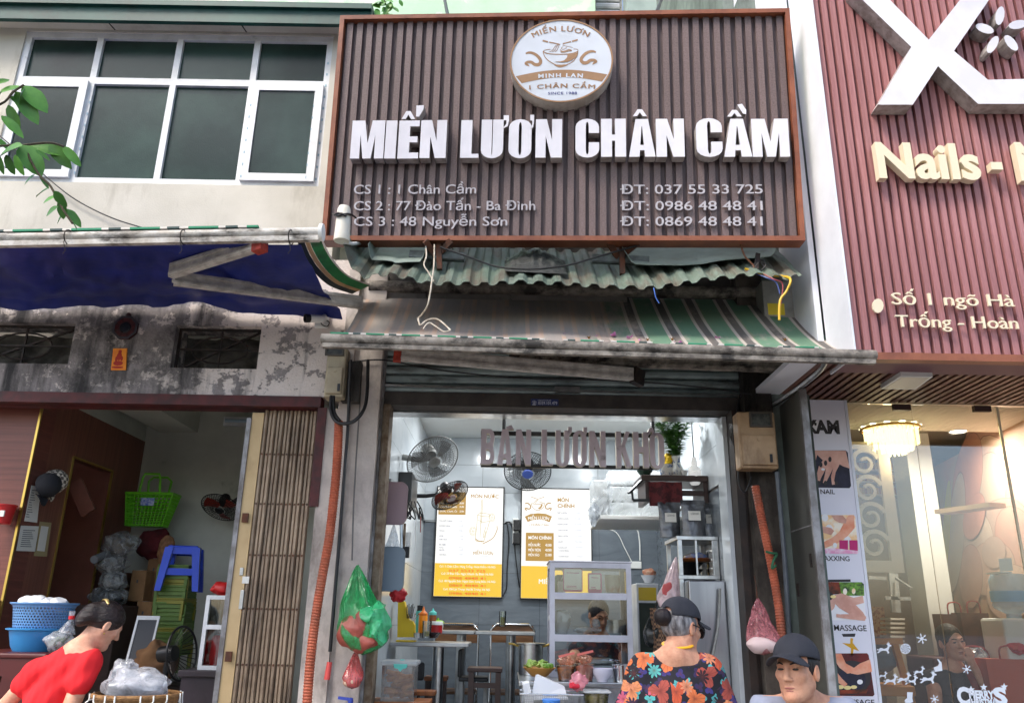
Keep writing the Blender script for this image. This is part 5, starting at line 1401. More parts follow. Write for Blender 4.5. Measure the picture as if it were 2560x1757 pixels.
# display case on a dark counter
Yc=5.62
t=T('dark_counter','dark grey metal counter carrying the small glass case','counter',at(510,1757,Yc))
P=FY(Yc);a,b=P.uv(440,1790),P.uv(600,1676)
m_ctr=M('counter_metal',C(64,56,62),.5,c2=C(50,44,48),s=4)
MB().cbox(a[0]-.02,b[0]+.02,Yc-.02,Yc+.4,b[1]-.04,b[1],.005).build('top',m_ctr,t);MB().box(a[0],b[0],Yc,Yc+.38,zfl,b[1]-.041).build('body',m_ctr,t)
zc0=b[1]+.001
t=T('small_display_case','small aluminium and glass display case beside the folding gate','display case',at(530,1672,Yc))
a,b2=P.uv(490,1672),P.uv(585,1488);x0,x1,z0,z1=a[0],b2[0]+.05,zc0,b2[1]
g_case=glass('case_glass',(.93,.96,.95,1),.06)
def case(t,x0,x1,y0,y1,z0,z1,w,shelves,mfr):
 for x in(x0,x1-w):
  for y in(y0,y1-w):MB().box(x,x+w,y,y+w,z0,z1).build('post',mfr,t)
 for z in(z0,z1-w):
  for(xa_,xb_,ya_,yb_)in((x0+w,x1-w,y0,y0+w),(x0+w,x1-w,y1-w,y1),(x0,x0+w,y0+w,y1-w),(x1-w,x1,y0+w,y1-w)):MB().box(xa_,xb_,ya_,yb_,z,z+w).build('rail',mfr,t)
 for z in shelves:MB().box(x0+w,x1-w,y0+.004,y1-.004,z,z+.008).build('glass_shelf',g_case,t);MB().box(x0+w,x1-w,y0-.001,y0+.003,z-.012,z+.016).build('shelf_edge',mfr,t)
 for(xa_,xb_,ya_,yb_)in((x0+w,x1-w,y0+w*.4,y0+w*.4+.004),(x0+w*.4,x0+w*.4+.004,y0+w,y1-w),(x1-w*.4-.004,x1-w*.4,y0+w,y1-w)):MB().box(xa_,xb_,ya_,yb_,z0+w,z1-w).build('glass_pane',g_case,t)
case(t,x0,x1,Yc+.02,Yc+.3,z0,z1,.026,((z0+z1)/2+.03,),m_white_alu)
tag(lump(MB(),at(545,1630,Yc+.15),(.06,.05,.13),4,.25).build('red_package',M('red_pack',C(186,34,34),.4,bump=.5,bs=20),None,True),'red package standing in the small display case','package')
tag(lump(MB(),at(560,1472,Yc+.12),(.085,.05,.05),6,.25).build('red_bundle',MATS['red_pack'],None,True),'red plastic bundle lying on top of the small display case','bundle')
# woven basket with clear plastic, basin stack, table
t=T('woven_basket','round woven bamboo basket with plastic tied rim','basket',at(340,1757,4.6))
Yb2=4.75;c=at(342,1740,Yb2);m_wick=M('wicker',C(150,112,70),.8,c2=C(108,76,46),s=40,stretch=(1,1,4),bump=.8,bs=90)
mb=MB();mb.lathe(c,[(.15,-.3),(.2,-.1),(.215,0),(.222,.012),(.205,.012),(.19,-.1),(.14,-.28)],(0,0,1),40);mb.build('weave',m_wick,t,True)
mb=MB();mb.tube([c+Vector((.217*math.cos(w),.217*math.sin(w),.008))for w in[i*math.pi/20 for i in range(41)]],.014,8,False);mb.build('rim',m_wick,t,True)
rg=random.Random(5)
for i in range(16):
 w=i*.3925+rg.uniform(-.1,.1);p=c+Vector((.232*math.cos(w),.232*math.sin(w),.02))
 MB().tube(spline([p,p+Vector((.004,-.006,-.03)),p+Vector((rg.uniform(-.02,.02),-.008,-rg.uniform(.04,.06)))],3),.004,5).build('plastic_tie',m_white,t,True)
t=T('clear_plastic_heap','heap of clear plastic bags piled in the woven basket','plastic bags',at(350,1710,Yb2))
m_cl2=film('clear_heap_film',C(206,208,214),.42,.07)
lump(MB(),at(340,1712,Yb2),(.17,.15,.09),21,.3,30,20).build('film',m_cl2,t,True);lump(MB(),at(310,1685,Yb2),(.07,.07,.075),25,.35,24,16).build('knot',m_cl2,t,True)
lump(MB(),at(360,1716,Yb2+.01),(.13,.12,.07),28,.3).build('contents',M('plastic_white',C(196,198,204),.5,bump=.6,bs=30),t,True)
Yt=5.15
t=T('red_brown_table','dark red-brown plastic table under the blue basins','table',at(70,1757,Yt))
P=FY(Yt-.25);zt_=at(95,1627,Yt).z
m_tab=M('redbrown_plastic',C(78,26,26),.4)
xa_,xb_=at(-60,1640,Yt).x,at(172,1640,Yt).x
MB().cbox(xa_,xb_,Yt-.25,Yt+.3,zt_-.03,zt_,.01).build('top',m_tab,t)
mb=MB();arch=[(xb_-.02,0.0),(xb_-.02,zt_-.031),(xa_+.02,zt_-.031),(xa_+.02,0.0),(xa_+.12,0.0),(xa_+.13,zt_-.22)]+[(lerp(xa_+.13,xb_-.13,i/8),zt_-.22+.1*math.sin(math.pi*i/8)**.5)for i in range(1,8)]+[(xb_-.13,zt_-.22),(xb_-.12,0.0)]
for yy in(Yt-.24,Yt+.27):mb2=MB();mb2.prism(FY(yy),arch,-.02,.0);mb2.build('leg_panel',m_tab,t)
t=T('blue_basin','light blue plastic basin under the blue colander on the table','basin',at(90,1625,Yt))
m_bb=M('blue_basin',C(58,140,200),.4);c=Vector((at(88,1622,Yt).x,Yt,zt_+.001));sc=.165
MB().lathe(c,[(0,0),(sc*.72,0),(sc*.82,.03),(sc*.95,.115),(sc*1.06,.12),(sc*1.07,.128),(sc*.92,.13),(sc*.8,.04),(0,.012)],(0,0,1),40).build('bowl',m_bb,t,True)
t=T('blue_colander','grey-blue perforated plastic colander full of white bowls','colander',c+Vector((0,0,.1)))
m_bc=M('blue_colander',C(98,146,196),.4);c2=c+Vector((.01,0,.10))
mb=MB();r0,r1,hh=.145,.172,.175
nA,nH=56,9
for j in range(nH):
 for i in range(nA):
  a0=2*math.pi*(i+(j%2)*.5)/nA;da=2*math.pi/nA;z0_,z1_=hh*(.06+.80*j/nH),hh*(.06+.80*(j+1)/nH)
  f=lambda a,z:c2+Vector((math.cos(a),math.sin(a),0))*lerp(r0,r1,z/hh)+Vector((0,0,z))
  q=.24;zi0,zi1=lerp(z0_,z1_,.22),lerp(z0_,z1_,.78);o4=[f(a0,z0_),f(a0+da,z0_),f(a0+da,z1_),f(a0,z1_)];i4=[f(a0+da*q,zi0),f(a0+da*(1-q),zi0),f(a0+da*(1-q),zi1),f(a0+da*q,zi1)]
  mb.add(o4+i4,[(0,1,5,4),(1,2,6,5),(2,3,7,6),(3,0,4,7)])
mb.build('perforated_wall',m_bc,t)
MB().lathe(c2,[(r1*.985,hh*.85),(r1*1.0,hh*.9),(r1*1.05,hh*.93),(r1*1.09,hh*.96),(r1*1.09,hh),(r1*1.0,hh),(r1*.97,hh*.85)],(0,0,1),44).build('rim',m_bc,t,True)
MB().lathe(c2,[(0,0),(r0,0),(r0*1.01,hh*.065),(r0*.99,hh*.065),(0,.008)],(0,0,1),40).build('base',m_bc,t,True)
m_bowl=M('white_ceramic',C(214,216,220),.3)
for k,(dx,dy,tl)in enumerate(((-.08,-.03,.9),(-.045,-.02,1.0),(-.01,-.03,1.1),(.04,-.03,.35),(.09,-.02,.5),(.065,.04,.3))):
 ax=Vector((math.sin(tl),-.25,math.cos(tl)))
 mb=MB();mb.lathe(c2+Vector((dx,dy,hh-.01)),[(0,.034),(.03,.034),(.056,.012),(.066,-.018),(.062,-.018),(.05,.008),(0,.026)],ax,24)
 tag(mb.build('white_bowl',m_bowl,None,True),'white ceramic bowl turned over in the blue colander','bowl','bowls in the colander')
t=T('bag_of_limes','clear plastic bag of limes with a red tie beside the blue basin','bag',at(150,1622,Yt-.1))
cb_=Vector((at(150,1600,Yt-.12).x,Yt-.12,zt_+.06))
lump(MB(),cb_,(.085,.07,.06),31,.2).build('film',f_clear,t,True);MB().tube([cb_+Vector((.03,0,.05)),cb_+Vector((.045,0,.12)),cb_+Vector((.042,0,.17))],[.05,.014,.018],10).build('neck',f_clear,t,True)
MB().tube([cb_+Vector((.045,0,.125)),cb_+Vector((.044,0,.145))],.018,8).build('red_tie',M('red_tie',C(200,30,40),.5),t,True)
m_lime2=M('lime_skin',C(70,96,34),.45,c2=C(50,76,26),s=30)
for i in range(9):
 a=i*2.4;q=.05*math.sqrt(i/9);MB().ell(cb_+Vector((q*math.cos(a),q*math.sin(a),-.03+.02*(i%3))),.02,10,7).build('lime',m_lime2,t,True)
tag(MB().cbox(at(-20,1500,YF-.1).x,xc-.02,YF-.16,YF-.002,0,at(60,1500,YF-.1).z,.01).build('wooden_dado',M('orange_wood',C(150,84,44),.45,c2=C(124,66,34),s=3,stretch=(1,1,12))),'orange-brown wooden cupboard against the front wood panel behind the basins','cupboard')
# noodle shop interior
YBK,ZF=8.4,.55
xil=at(1068,1092,YBK).x;xir=1.52
zci=at(1300,1097,YBK).z
ztr=at(1200,1302,YBK).z
inn_=T('noodle_shop_interior','bright tiled interior of the noodle shop behind the open shutter','room',(.3,7,ZF))
m_tileW=M('white_marble_tile',C(206,212,216),.16,c2=C(186,194,200),s=1.2,lo=.3,hi=.75,stretch=(1,1,2),dist=1.5,spec=.5)
m_tileG=M('grey_slate_tile',C(112,120,128),.22,c2=C(92,100,108),s=2.0,lo=.3,hi=.75,stretch=(1,1,4),dist=2.0,spec=.5)
m_ceil=M('shop_ceiling',C(214,216,214),.7)
m_trim=M('alu_trim',C(160,164,166),.35,m=.7)
def tiles(P,u0,u1,v0_,v1_,nu,nv,mat,nm='wall_tile'):
 w,h=(u1-u0)/nu,(v1_-v0_)/nv
 for i in range(nu):
  for j in range(nv):MB().pbox(P,u0+w*i+.0015,u0+w*(i+1)-.0015,v0_+h*j+.0015,v0_+h*(j+1)-.0015,.0,.012).build(nm,mat,inn_)
MB().box(xil-.2,xir+.2,YBK,YBK+.1,0,zci+.2).build('back_wall',m_grime,inn_)
MB().box(xil-.2,xil-.0,YS+.15,YBK,0,zci+.2).build('left_wall',m_grime,inn_)
MB().box(xir,xir+.2,YS+.31,YBK,0,zci+.2).build('right_wall',m_grime,inn_)
MB().box(xil-.2,xir+.2,YS+.15,YBK,zci,zci+.1).build('ceiling',m_ceil,inn_)
MB().box(xil-.2,xir+.2,YS-.1,YBK,0,ZF).build('floor',m_tileG,inn_)
PB=FY(YBK)
tiles(PB,xil,xir,ztr,zci,4,3,m_tileW);tiles(PB,xil,xir,ZF,ztr-.02,4,4,m_tileG)
PLw=Plane((xil,0,0),(0,1,0),(0,0,1));PRw=Plane((xir,0,0),(0,-1,0),(0,0,1))
tiles(PLw,YS+.2,YBK-.013,ztr,zci,4,3,m_tileW);tiles(PLw,YS+.2,YBK-.013,ZF,ztr-.02,4,4,m_tileW)
tiles(PRw,-(YBK-.013),-(YS+.32),ztr,zci,4,3,m_tileW);tiles(PRw,-(YBK-.013),-(YS+.32),ZF,ztr-.02,4,4,m_tileG)
MB().box(xil+.012,xir-.012,YBK-.024,YBK-.0125,ztr-.018,ztr-.002).build('dado_trim',m_trim,inn_)
MB().bar((xil+.022,YS+.3,ztr-.01),(xil+.022,YBK-.03,ztr-.01),.016,.016).build('dado_trim',m_trim,inn_)
mb=MB();a=at(1060,1076,YBK-.6);mb.box(xil+.0,xir,YS+.151,YS+.3,zLin-.01,zci);mb.build('front_bulkhead',m_steel,inn_)
# ceiling downlights (lit)
m_lamp=emis('lamp_disc',(1,.98,.95,1),14)
for k,(x,y,lab)in enumerate(((at(1191,1074,7.3).x,7.3,'round lit ceiling downlight left of the hanging letters'),(at(1491,1080,7.3).x,7.3,'round lit ceiling downlight behind the hanging letter N'),(.0,6.35,'round lit ceiling downlight above the front left table'),(1.0,6.35,'round lit ceiling downlight above the glass cabinet'))):
 t=T('downlight',lab,'ceiling light',(x,y,zci),'shop ceiling downlights')
 MB().lathe((x,y,zci),[(.055,-.001),(.075,-.001),(.075,-.012),(.06,-.016),(.055,-.008)],(0,0,1),24,False).build('ring',m_white,t,True)
 MB().lathe((x,y,zci-.006),[(.056,0),(.056,-.003),(0,-.003)],(0,0,1),24).build('disc',m_lamp,t)
 l=bpy.data.lights.new('downlight_lamp','AREA');l.shape='DISK';l.size=.11;l.energy=6;l.color=(.95,.98,1.0)
 lo=bpy.data.objects.new('downlight_lamp',l);COL.objects.link(lo);lo.location=(x,y,zci-.02);lo.parent=t;lo.matrix_parent_inverse=Matrix.Translation(-WLOC[t.name])
 # hanging sign
YH=5.86
PH=FY(YH)
hs_=T('hanging_letter_sign','hanging sign of mauve block letters on two black rails inside the shop','sign',at(1430,1180,YH))
zh=lambda x,y:(1180+x*.22375,1040+y*.22375)
m_mauve=M('mauve_letter',C(208,194,204),.5,c2=C(192,178,188),s=6,dirt=C(96,84,84),ds=10,dlo=.6,dhi=.8);m_cream=M('cream_return',C(206,198,184),.45,c2=C(182,170,150),s=14)
HL=[('B',98,252,143,535,.155,()),('A',285,450,146,540,.15,([(378,140),(385,118),(440,98),(468,146),(430,146),(408,142)],)),('N',490,660,150,545,.15,()),('L',777,905,150,548,.15,()),('U',935,1088,157,560,.14,([(1085,205),(1085,180),(1075,178),(1073,120),(1117,120),(1117,170),(1100,198)],)),('O',1128,1282,158,564,.14,([(1262,196),(1262,180),(1244,168),(1244,123),(1287,123),(1287,180),(1276,200)],)),('N',1312,1495,166,562,.15,()),('K',1612,1778,172,570,.14,()),('H',1805,1975,176,572,.15,()),('O',1988,2150,182,586,.14,(circ(1952,2050,128,205),))]
for ch,xa_,xb_,yt,yb_,s,ex in HL:
 put_glyph(PH,ch,xa_,xb_,yt,yb_,-.052,.0,s,hs_,(m_mauve,m_cream),zh,ex)
for(x0,y0,x1,y1,hgt)in((100,190,2010,218,.03),(100,548,2080,580,.026)):
 a,b=PH.at(*zh(x0,y0),-.07),PH.at(*zh(x1,y1),-.07);MB().bar(a,b,.025,hgt).build('rail',m_black,hs_)
for x,y in((356,190),(2022,215)):
 a=PH.at(*zh(x,y),-.085);MB().bar(a,(a.x,a.y,zci-.001),.025,.025,(0,1,0)).build('post',m_black,hs_)
 # menus
def menu_board(lab,px0,py0,px1,py1,xoff=0):
 P=FY(YBK-.055)
 a,b=P.uv((px0[0]+px0[1])/2,py1),P.uv((px1[0]+px1[1])/2,py0)
 t=T('menu_light_box',lab,'menu board',P.at((px0[0]+px1[0])/2,py1),'backlit menu boards')
 MB().box(a[0]-.012,b[0]+.012,YBK-.055,YBK-.0125,a[1]-.012,b[1]+.012).build('casing',m_black,t)
 return t,P,a[0],b[0],a[1],b[1]
e_white=emis('menu_white',(1,1,.97,1),.38);e_gold=emis('menu_gold',C(236,192,44),.40);e_gold2=emis('menu_brown_gold',C(196,150,52),.31);e_ink=M('menu_ink',C(90,92,120),.6);e_red=M('menu_red',C(206,90,40),.6,emit=C(206,90,40),es=.14);e_line=emis('menu_line',C(222,204,150),.32);e_grey=M('menu_grey',C(176,178,190),.6,emit=C(176,178,190),es=.14)
def mrect(P,t,x0,x1,z0,z1,mat,d=.002,nm='printed_block'):MB().add([P.pt(x0,z0,d),P.pt(x1,z0,d),P.pt(x1,z1,d),P.pt(x0,z1,d)],[(0,1,2,3)]).build(nm,mat,t)
def zfit(z,rect,P):
 """maps zoom pixels of a menu crop to plane coords through its corner rectangle"""
zm1=lambda x,y:(1040+x*.2131,1180+y*.2131)
zm2=lambda x,y:(1280+x*.2006,1200+y*.2006)
def mtext(P,t,z,body,xa,xb,y,h,mat,arc=0,bold=.018,d=.004,nm='menu_text',rel=None):
 mb=MB();(x0,y0),(x1,y1)=z(xa,y),z(xb,y)
 text_px(mb,P,body,x0,y0,x1,y1,h*.21,d,arc=arc,bold=bold)
 if mb.v and h>=28 and ':' not in body:build_letters(mb,P,'menu_letter',mat,t)
 elif mb.v:mb.build(nm,mat,t)
t,P,x0,x1,z0,z1=menu_board('left backlit menu with a drinks glass drawing and yellow address panel',(1088,1079),1220,(1261,1256),1489)
mrect(P,t,x0,x1,z0,z1,e_white,.001,'lit_face');yb_=P.uv(*zm1(600,1070))[1];mrect(P,t,x0+.001,x1-.001,z0+.001,yb_,e_gold)
q0,q1=P.uv(*zm1(262,495)),P.uv(*zm1(590,235));mrect(P,t,q0[0],q1[0],q0[1],q1[1],e_gold2)
mtext(P,t,zm1,'MÓN NƯỚC',645,968,303,42,e_gold2,bold=.03)
for i,(s,y)in enumerate((('SINH TỐ XOÀI',372),('CHANH LEO',415),('DỪA, CAM, ỔI',468))):mtext(P,t,zm1,s,280,480,y,20,e_white);mtext(P,t,zm1,('20.000','25.000','25.000')[i],510,562,y,20,e_white)
for s,pr,y,xe_ in(('TRÀ QUẤT, CHANH','20.000',578,425),('SỮA ĐẬU NÀNH','10.000',636,400),('TRÀ ĐÁ','5.000',694,335),('LAVIE','10.000',754,320),('NƯỚC NGỌT','15.000',796,365),('BIA - BEER','',856,348),('HÀ NỘI','20.000',890,322),('SÀI GÒN','25.000',918,330),('TRÚC BẠCH','30.000',974,355)):
 mtext(P,t,zm1,s,272,xe_,y,17,e_ink)
 if pr:mtext(P,t,zm1,pr,500,555,y,17,e_grey)
for(xs,ys)in(((610,970),880),((606,965),1012)):a,b=P.uv(*zm1(xs[0],ys)),P.uv(*zm1(xs[1],ys+3));mrect(P,t,a[0],b[0],b[1],a[1]+.002,e_line)
mtext(P,t,zm1,'MIẾN LƯƠN',675,900,960,38,e_gold2,.18,.02);mtext(P,t,zm1,'1 CHÂN CẦM',722,850,992,13,e_grey)
for s,ph,y,xa_,xb_ in(('Cs1: 1 Chân Cầm- Hàng Trống- Hoàn Kiếm- Hà Nội','037 5533 725',1118,275,930),('Cs2: 77 Đào Tấn- Ngọc Khánh- Ba Đình- Hà Nội','0986 4848 41',1204,295,905),('Cs3: 48 Nguyễn Sơn- Ngọc Lâm- Long Biên- Hà Nội','0869 4848 41',1290,265,930),('Cs4: 106 Lạc Trung- Hai Bà Trưng- Hà Nội','0986 4848 41',1384,320,868)):
 mtext(P,t,zm1,s,xa_,xb_,y,26,e_white,bold=.02);mtext(P,t,zm1,ph,385,815,y+52,30,e_red,bold=.012)
def mstroke(P,mb,z,pts,w,n=5):
 sp=spline([Vector((p[0],p[1],0))for p in pts],n)
 for i in range(len(sp)-1):
  tt=(sp[i+1]-sp[i]).normalized();nn=Vector((-tt.y,tt.x,0))*w/2
  q=[P.uv(*z(a.x,a.y))for a in(sp[i]+nn,sp[i]-nn,sp[i+1]-nn,sp[i+1]+nn)];mb.add([P.pt(a[0],a[1],.003)for a in q],[(0,1,2,3)])
mb=MB()
for pts in([(722,500),(712,640),(698,790),(745,810),(795,805),(830,690),(866,570)],[(722,500),(760,478),(830,485),(868,500),(850,520),(780,515),(722,500)],[(768,330),(752,760)],[(784,330),(768,600)],[(768,330),(784,330)],[(730,560),(790,585),(862,570)],[(820,640),(790,740),(800,765),(820,690)]):mstroke(P,mb,zm1,pts,6)
for(cx_,cy_,r_)in((892,530,36),(668,690,40),(668,690,30),(892,530,27)):mstroke(P,mb,zm1,[(cx_+r_*math.cos(i*.7),cy_+r_*1.3*math.sin(i*.7))for i in range(10)],4)
for k in range(6):mstroke(P,mb,zm1,[(892,530),(892+26*math.cos(k),530+34*math.sin(k))],3,1);mstroke(P,mb,zm1,[(668,690),(668+28*math.cos(k),690+38*math.sin(k))],3,1)
mb.build('glass_drawing',e_line,t);mb=MB();mstroke(P,mb,zm1,[(698,780),(735,805),(800,812)],10);mstroke(P,mb,zm1,[(780,840),(860,800),(910,762),(950,680),(950,630)],8);mb.build('twig_drawing',e_gold2,t)
t,P,x0,x1,z0,z1=menu_board('right backlit menu with the bowl logo, partly behind the glass cabinet',(1299,1305),1224,(1470,1482),1494)
mrect(P,t,x0,x1,z0,z1,e_white,.001,'lit_face');yb_=P.uv(*zm2(300,1068))[1];mrect(P,t,x0+.001,x1-.001,z0+.001,yb_,e_gold)
q0,q1=P.uv(*zm2(168,1004)),P.uv(*zm2(520,657));mrect(P,t,q0[0],q1[0],q0[1],q1[1],e_gold2)
mtext(P,t,zm2,'MÓN',568,708,268,44,e_gold2,bold=.03);mtext(P,t,zm2,'CHÍNH',568,778,342,44,e_gold2,bold=.03);mtext(P,t,zm2,'MÓN CHÍNH',205,490,734,36,e_white,bold=.03)
for s,pr,y in(('MIẾN NƯỚC','40.000',822),('MIẾN TRỘN','40.000',884),('MIẾN XÀO','55.000',945)):mtext(P,t,zm2,s,205,355 if s[-1]!='O' else 340,y,32,e_white,bold=.03);mtext(P,t,zm2,pr,415,493,y,30,e_white)
for s,pr,y,xe_ in(('SÚP LƯƠN','25.000',415,683),('CHÁO LƯƠN','40.000',487,703),('NỘM LƯƠN','55.000',558,694),('CHẢ LƯƠN','10.000',631,692),('NEM LƯƠN','12.000',703,698),('QUẨY','10.000',775,640),('LƯƠN OM','100.000',848,687),('CHUỐI ĐẬU','',886,713),('LƯƠN KHÔ','160.000',958,707)):
 mtext(P,t,zm2,s,565+(y-415)*.03,xe_,y,17,e_ink)
 if pr:mtext(P,t,zm2,pr,770+(y-415)*.045,858+(y-415)*.06,y,19,e_grey)
mtext(P,t,zm2,'1 CHÂN CẦM',212,452,566,24,e_gold2,.08,.01);mtext(P,t,zm2,'SINCE 1988',275,390,602,15,e_grey)
mb=MB();top=[(160,452),(230,420),(325,410),(420,418),(498,450)];bt=[(195,520),(255,496),(325,490),(400,496),(468,522)]
for i in range(4):q=[P.uv(*zm2(*p))for p in(bt[i],bt[i+1],top[i+1],top[i])];mb.add([P.pt(a[0],a[1],.002)for a in q],[(0,1,2,3)])
mb.build('logo_ribbon',e_gold2,t);mtext(P,t,zm2,'MIẾN LƯƠN',204,458,488,38,e_white,.14,.03)
mb=MB()
for pts,w in(([(240,290),(256,335),(290,365),(325,376),(360,362),(395,330),(406,286)],6),([(242,288),(322,300),(404,284)],6),([(240,208),(318,234)],6),([(402,208),(330,234)],6),([(270,284),(300,250),(322,236)],5),([(290,288),(312,256),(330,240)],5),([(330,262),(360,275),(385,280)],5),([(164,292),(190,284),(226,310),(232,345),(206,358),(172,345),(164,360),(186,374)],14),([(486,290),(456,284),(424,310),(418,345),(446,358),(478,345),(490,358),(470,374)],14),([(372,300),(360,335),(330,355)],22)):mstroke(P,mb,zm2,pts,w)
mb.build('bowl_drawing',e_gold2,t)
mtext(P,t,zm2,'MIẾN',335,520,1290,58,e_white,0,.03)
# fans on the shop walls
fan('large grey wall fan tilted down near the shop ceiling',at(1082,1148,6.4),(.42,-.62,-.66),.215,(xil+.013,6.45,at(1050,1140,6.4).z),m_fwire,m_fgrey,m_fgb,m_fgrey,60)
fan('black wall fan with a dark red hub hanging before the left menu',at(1125,1238,6.9),(.50,-.42,-.76),.17,(xil+.013,6.95,at(1075,1238,6.9).z),m_fblk,m_fblk,m_fred,M('fan_badge',C(190,180,180),.4,c2=C(120,30,30),s=20),60)
fan('dark wall fan with a blue badge on the back wall behind the hanging letters',at(1319,1178,YBK-.35),(0,-.7,-.71),.235,(at(1319,1160,YBK).x,YBK-.013,at(1319,1150,YBK).z),m_fblk,m_fblk,m_fgb,M('fan_badge_blue',C(60,80,150),.35),60)
# boards hung at the left jamb, cables, control box
def rrect(x0,x1,z0,z1,r,n=6):
 o=[]
 for cx_,cz_,a0 in((x1-r,z0+r,-90),(x1-r,z1-r,0),(x0+r,z1-r,90),(x0+r,z0+r,180)):o+=[(cx_+r*math.cos(R(a0+90*i/n)),cz_+r*math.sin(R(a0+90*i/n)))for i in range(n+1)]
 return o
Yp=5.72;Pp=FY(Yp)
for lab,nm,pxa,pxb,pya,pyb,mt in(('dusty pink rounded tray hung on the jamb below the grey fan','pink_tray',930,1021,1205,1310,M('pink_tray',C(158,132,138),.45)),('blue-grey rounded tray hung below the pink one','blue_tray',925,1014,1366,1477,M('blue_tray',C(122,138,152),.4))):
 a,b=Pp.uv(pxa,pyb),Pp.uv(pxb,pya);t=T(nm,lab,'tray',Pp.at(pxb-30,pyb),'trays at the jamb')
 MB().prism(Pp,rrect(a[0],b[0],a[1],b[1],.05),-.02,.0).build('plate',mt,t);MB().prism(Pp,rrect(a[0],b[0],a[1],b[1],.05),-.021,.006,[rrect(a[0]+.006,b[0]-.006,a[1]+.006,b[1]-.006,.046)]).build('lip',mt,t)
 MB().bar(Pp.at(pxb-70,pya+20,-.03),Pp.at(pxb-70,pya-60,-.03),.006,.006,(0,1,0)).build('hook',m_steel,t)
tag(lump(MB(),at(996,1485,5.75),(.055,.04,.05),41,.3).build('red_cloth',M('red_cloth',C(170,30,36),.6,bump=.6,bs=30),None,True),'crumpled red plastic below the blue-grey tray','bag')
tag(bag(MB(),at(985,1310,5.85),at(982,1380,5.85),.045,.03,12,7).build('clear_hanging_bag',f_clear,None,True),'clear plastic bag hanging between the pink and blue trays','bag')
t=T('control_unit','black control unit with loose cables on the left wall under the grey fan','electrical box',at(1035,1260,6.7))
MB().cbox(xil+.013,xil+.12,6.3,6.7,at(1045,1262,6.5).z,at(1045,1190,6.5).z,.006).build('cabinet',M('grey_cabinet',C(60,62,64),.4),t)
for k in range(7):
 rg=random.Random(k);b0=Vector((xil+.05+.02*k,6.3-.02,at(1045,1262,6.5).z));MB().tube(spline([b0,b0+Vector((rg.uniform(-.03,.06),-.02,-.07)),b0+Vector((rg.uniform(-.05,.08),-.03,-.14)),b0+Vector((rg.uniform(-.02,.06),-.01,-.05))],5),.005,6).build('lead',m_black,t,True)
MB().cbox(xil+.02,xil+.09,6.2,6.26,at(1045,1300,6.4).z,at(1045,1272,6.4).z,.006).build('adapter',m_black,t)
t=T('hanging_tools','thin kitchen tools and black adapter hanging below the control unit','utensils',at(1020,1380,6.1))
for(x0_,y0_,x1_,y1_,r_,mt)in((1003,1310,1004,1370,.012,m_steel),(1012,1308,1010,1365,.01,m_edge),(1008,1366,1011,1384,.01,m_black),(1040,1300,1038,1380,.003,m_white),(1052,1290,1051,1330,.003,m_fred),(1022,1330,1021,1366,.02,m_white)):MB().tube([at(x0_,y0_,6.1),at(x1_,y1_,6.1)],r_,8).build('utensil',mt,t,True)
p=at(1015,1380,6.1);MB().cbox(p.x-.02,p.x+.025,6.08,6.12,p.z-.04,p.z+.04,.006).build('adapter',m_black,t)
t=T('power_strip','white power strip with black adapters hanging between the two menus','power strip',at(1284,1340,YBK))
p=at(1289,1325,YBK-.04);MB().cbox(p.x-.03,p.x+.03,YBK-.05,YBK-.013,p.z-.13,p.z+.12,.006).build('strip',m_white,t)
for dz_ in(.04,-.09):MB().cbox(p.x-.025,p.x+.045,YBK-.1,YBK-.0505,p.z+dz_-.05,p.z+dz_+.06,.008).build('adapter',m_black,t)
for pts in([(1286,1360),(1290,1400),(1296,1450),(1300,1468),(1302,1430),(1300,1300)],[(1268,1310),(1272,1350),(1268,1420),(1266,1470),(1256,1490)],[(1262,1307),(1275,1305),(1283,1330)]):MB().tube(spline([at(x,y,YBK-.03)for x,y in pts],5),.006,6).build('lead',m_black,t,True)
t=T('wall_socket','white wall socket with a sagging cable beside the right menu','socket',at(1588,1412,YBK))
p=at(1588,1412,YBK);MB().cbox(p.x-.06,p.x+.06,YBK-.03,YBK-.0125,p.z-.035,p.z+.035,.005).build('plate',m_white,t)
MB().tube(spline([at(1500,1318,YBK-.02),at(1540,1330,YBK-.02),at(1562,1370,YBK-.03),at(1580,1405,YBK-.03)],6),.005,6).build('lead',m_white,t,True)
MB().tube(spline([at(1520,1318,YBK-.02),at(1585,1320,YBK-.02),at(1598,1345,YBK-.02),at(1600,1400,YBK-.03)],6),.007,6).build('conduit',m_white,t,True)
# tables, chairs and counter of the noodle shop
m_ttop=M('steel_table_top',C(176,178,180),.3,m=.7,c2=C(156,158,160),s=6)
def table(lab,px0,px1,py,Y,dep):
 a,b=at(px0,py,Y),at(px1,py,Y);z=a.z
 t=T('steel_table',lab,'table',((a.x+b.x)/2,Y,ZF),'steel tables in the noodle shop')
 MB().cbox(a.x,b.x,Y,Y+dep,z-.028,z,.006).build('top',m_ttop,t)
 xm,ym=(a.x+b.x)/2+.05,Y+dep/2
 MB().tube([(xm,ym,ZF+.02),(xm,ym,z-.03)],.042,16).build('column',m_steel,t,True)
 MB().lathe((xm,ym,ZF),[(.2,0),(.2,.012),(.06,.03),(0,.03)],(0,0,1),24).build('base',m_steel,t,True)
 return t,a,b,z
_,ta,tb,tz=table('front steel-topped table with condiments by the left wall',975,1172,1604,6.25,.5)
_,ua,ub,uz=table('back steel-topped table directly behind the condiment table',1085,1186,1575,7.2,.5)
_,va,vb,vz=table('back steel-topped table with a glass of green tea',1188,1338,1577,7.2,.5)
m_bent=M('bent_ply',C(124,88,60),.4,c2=C(104,72,48),s=5,stretch=(1,1,8))
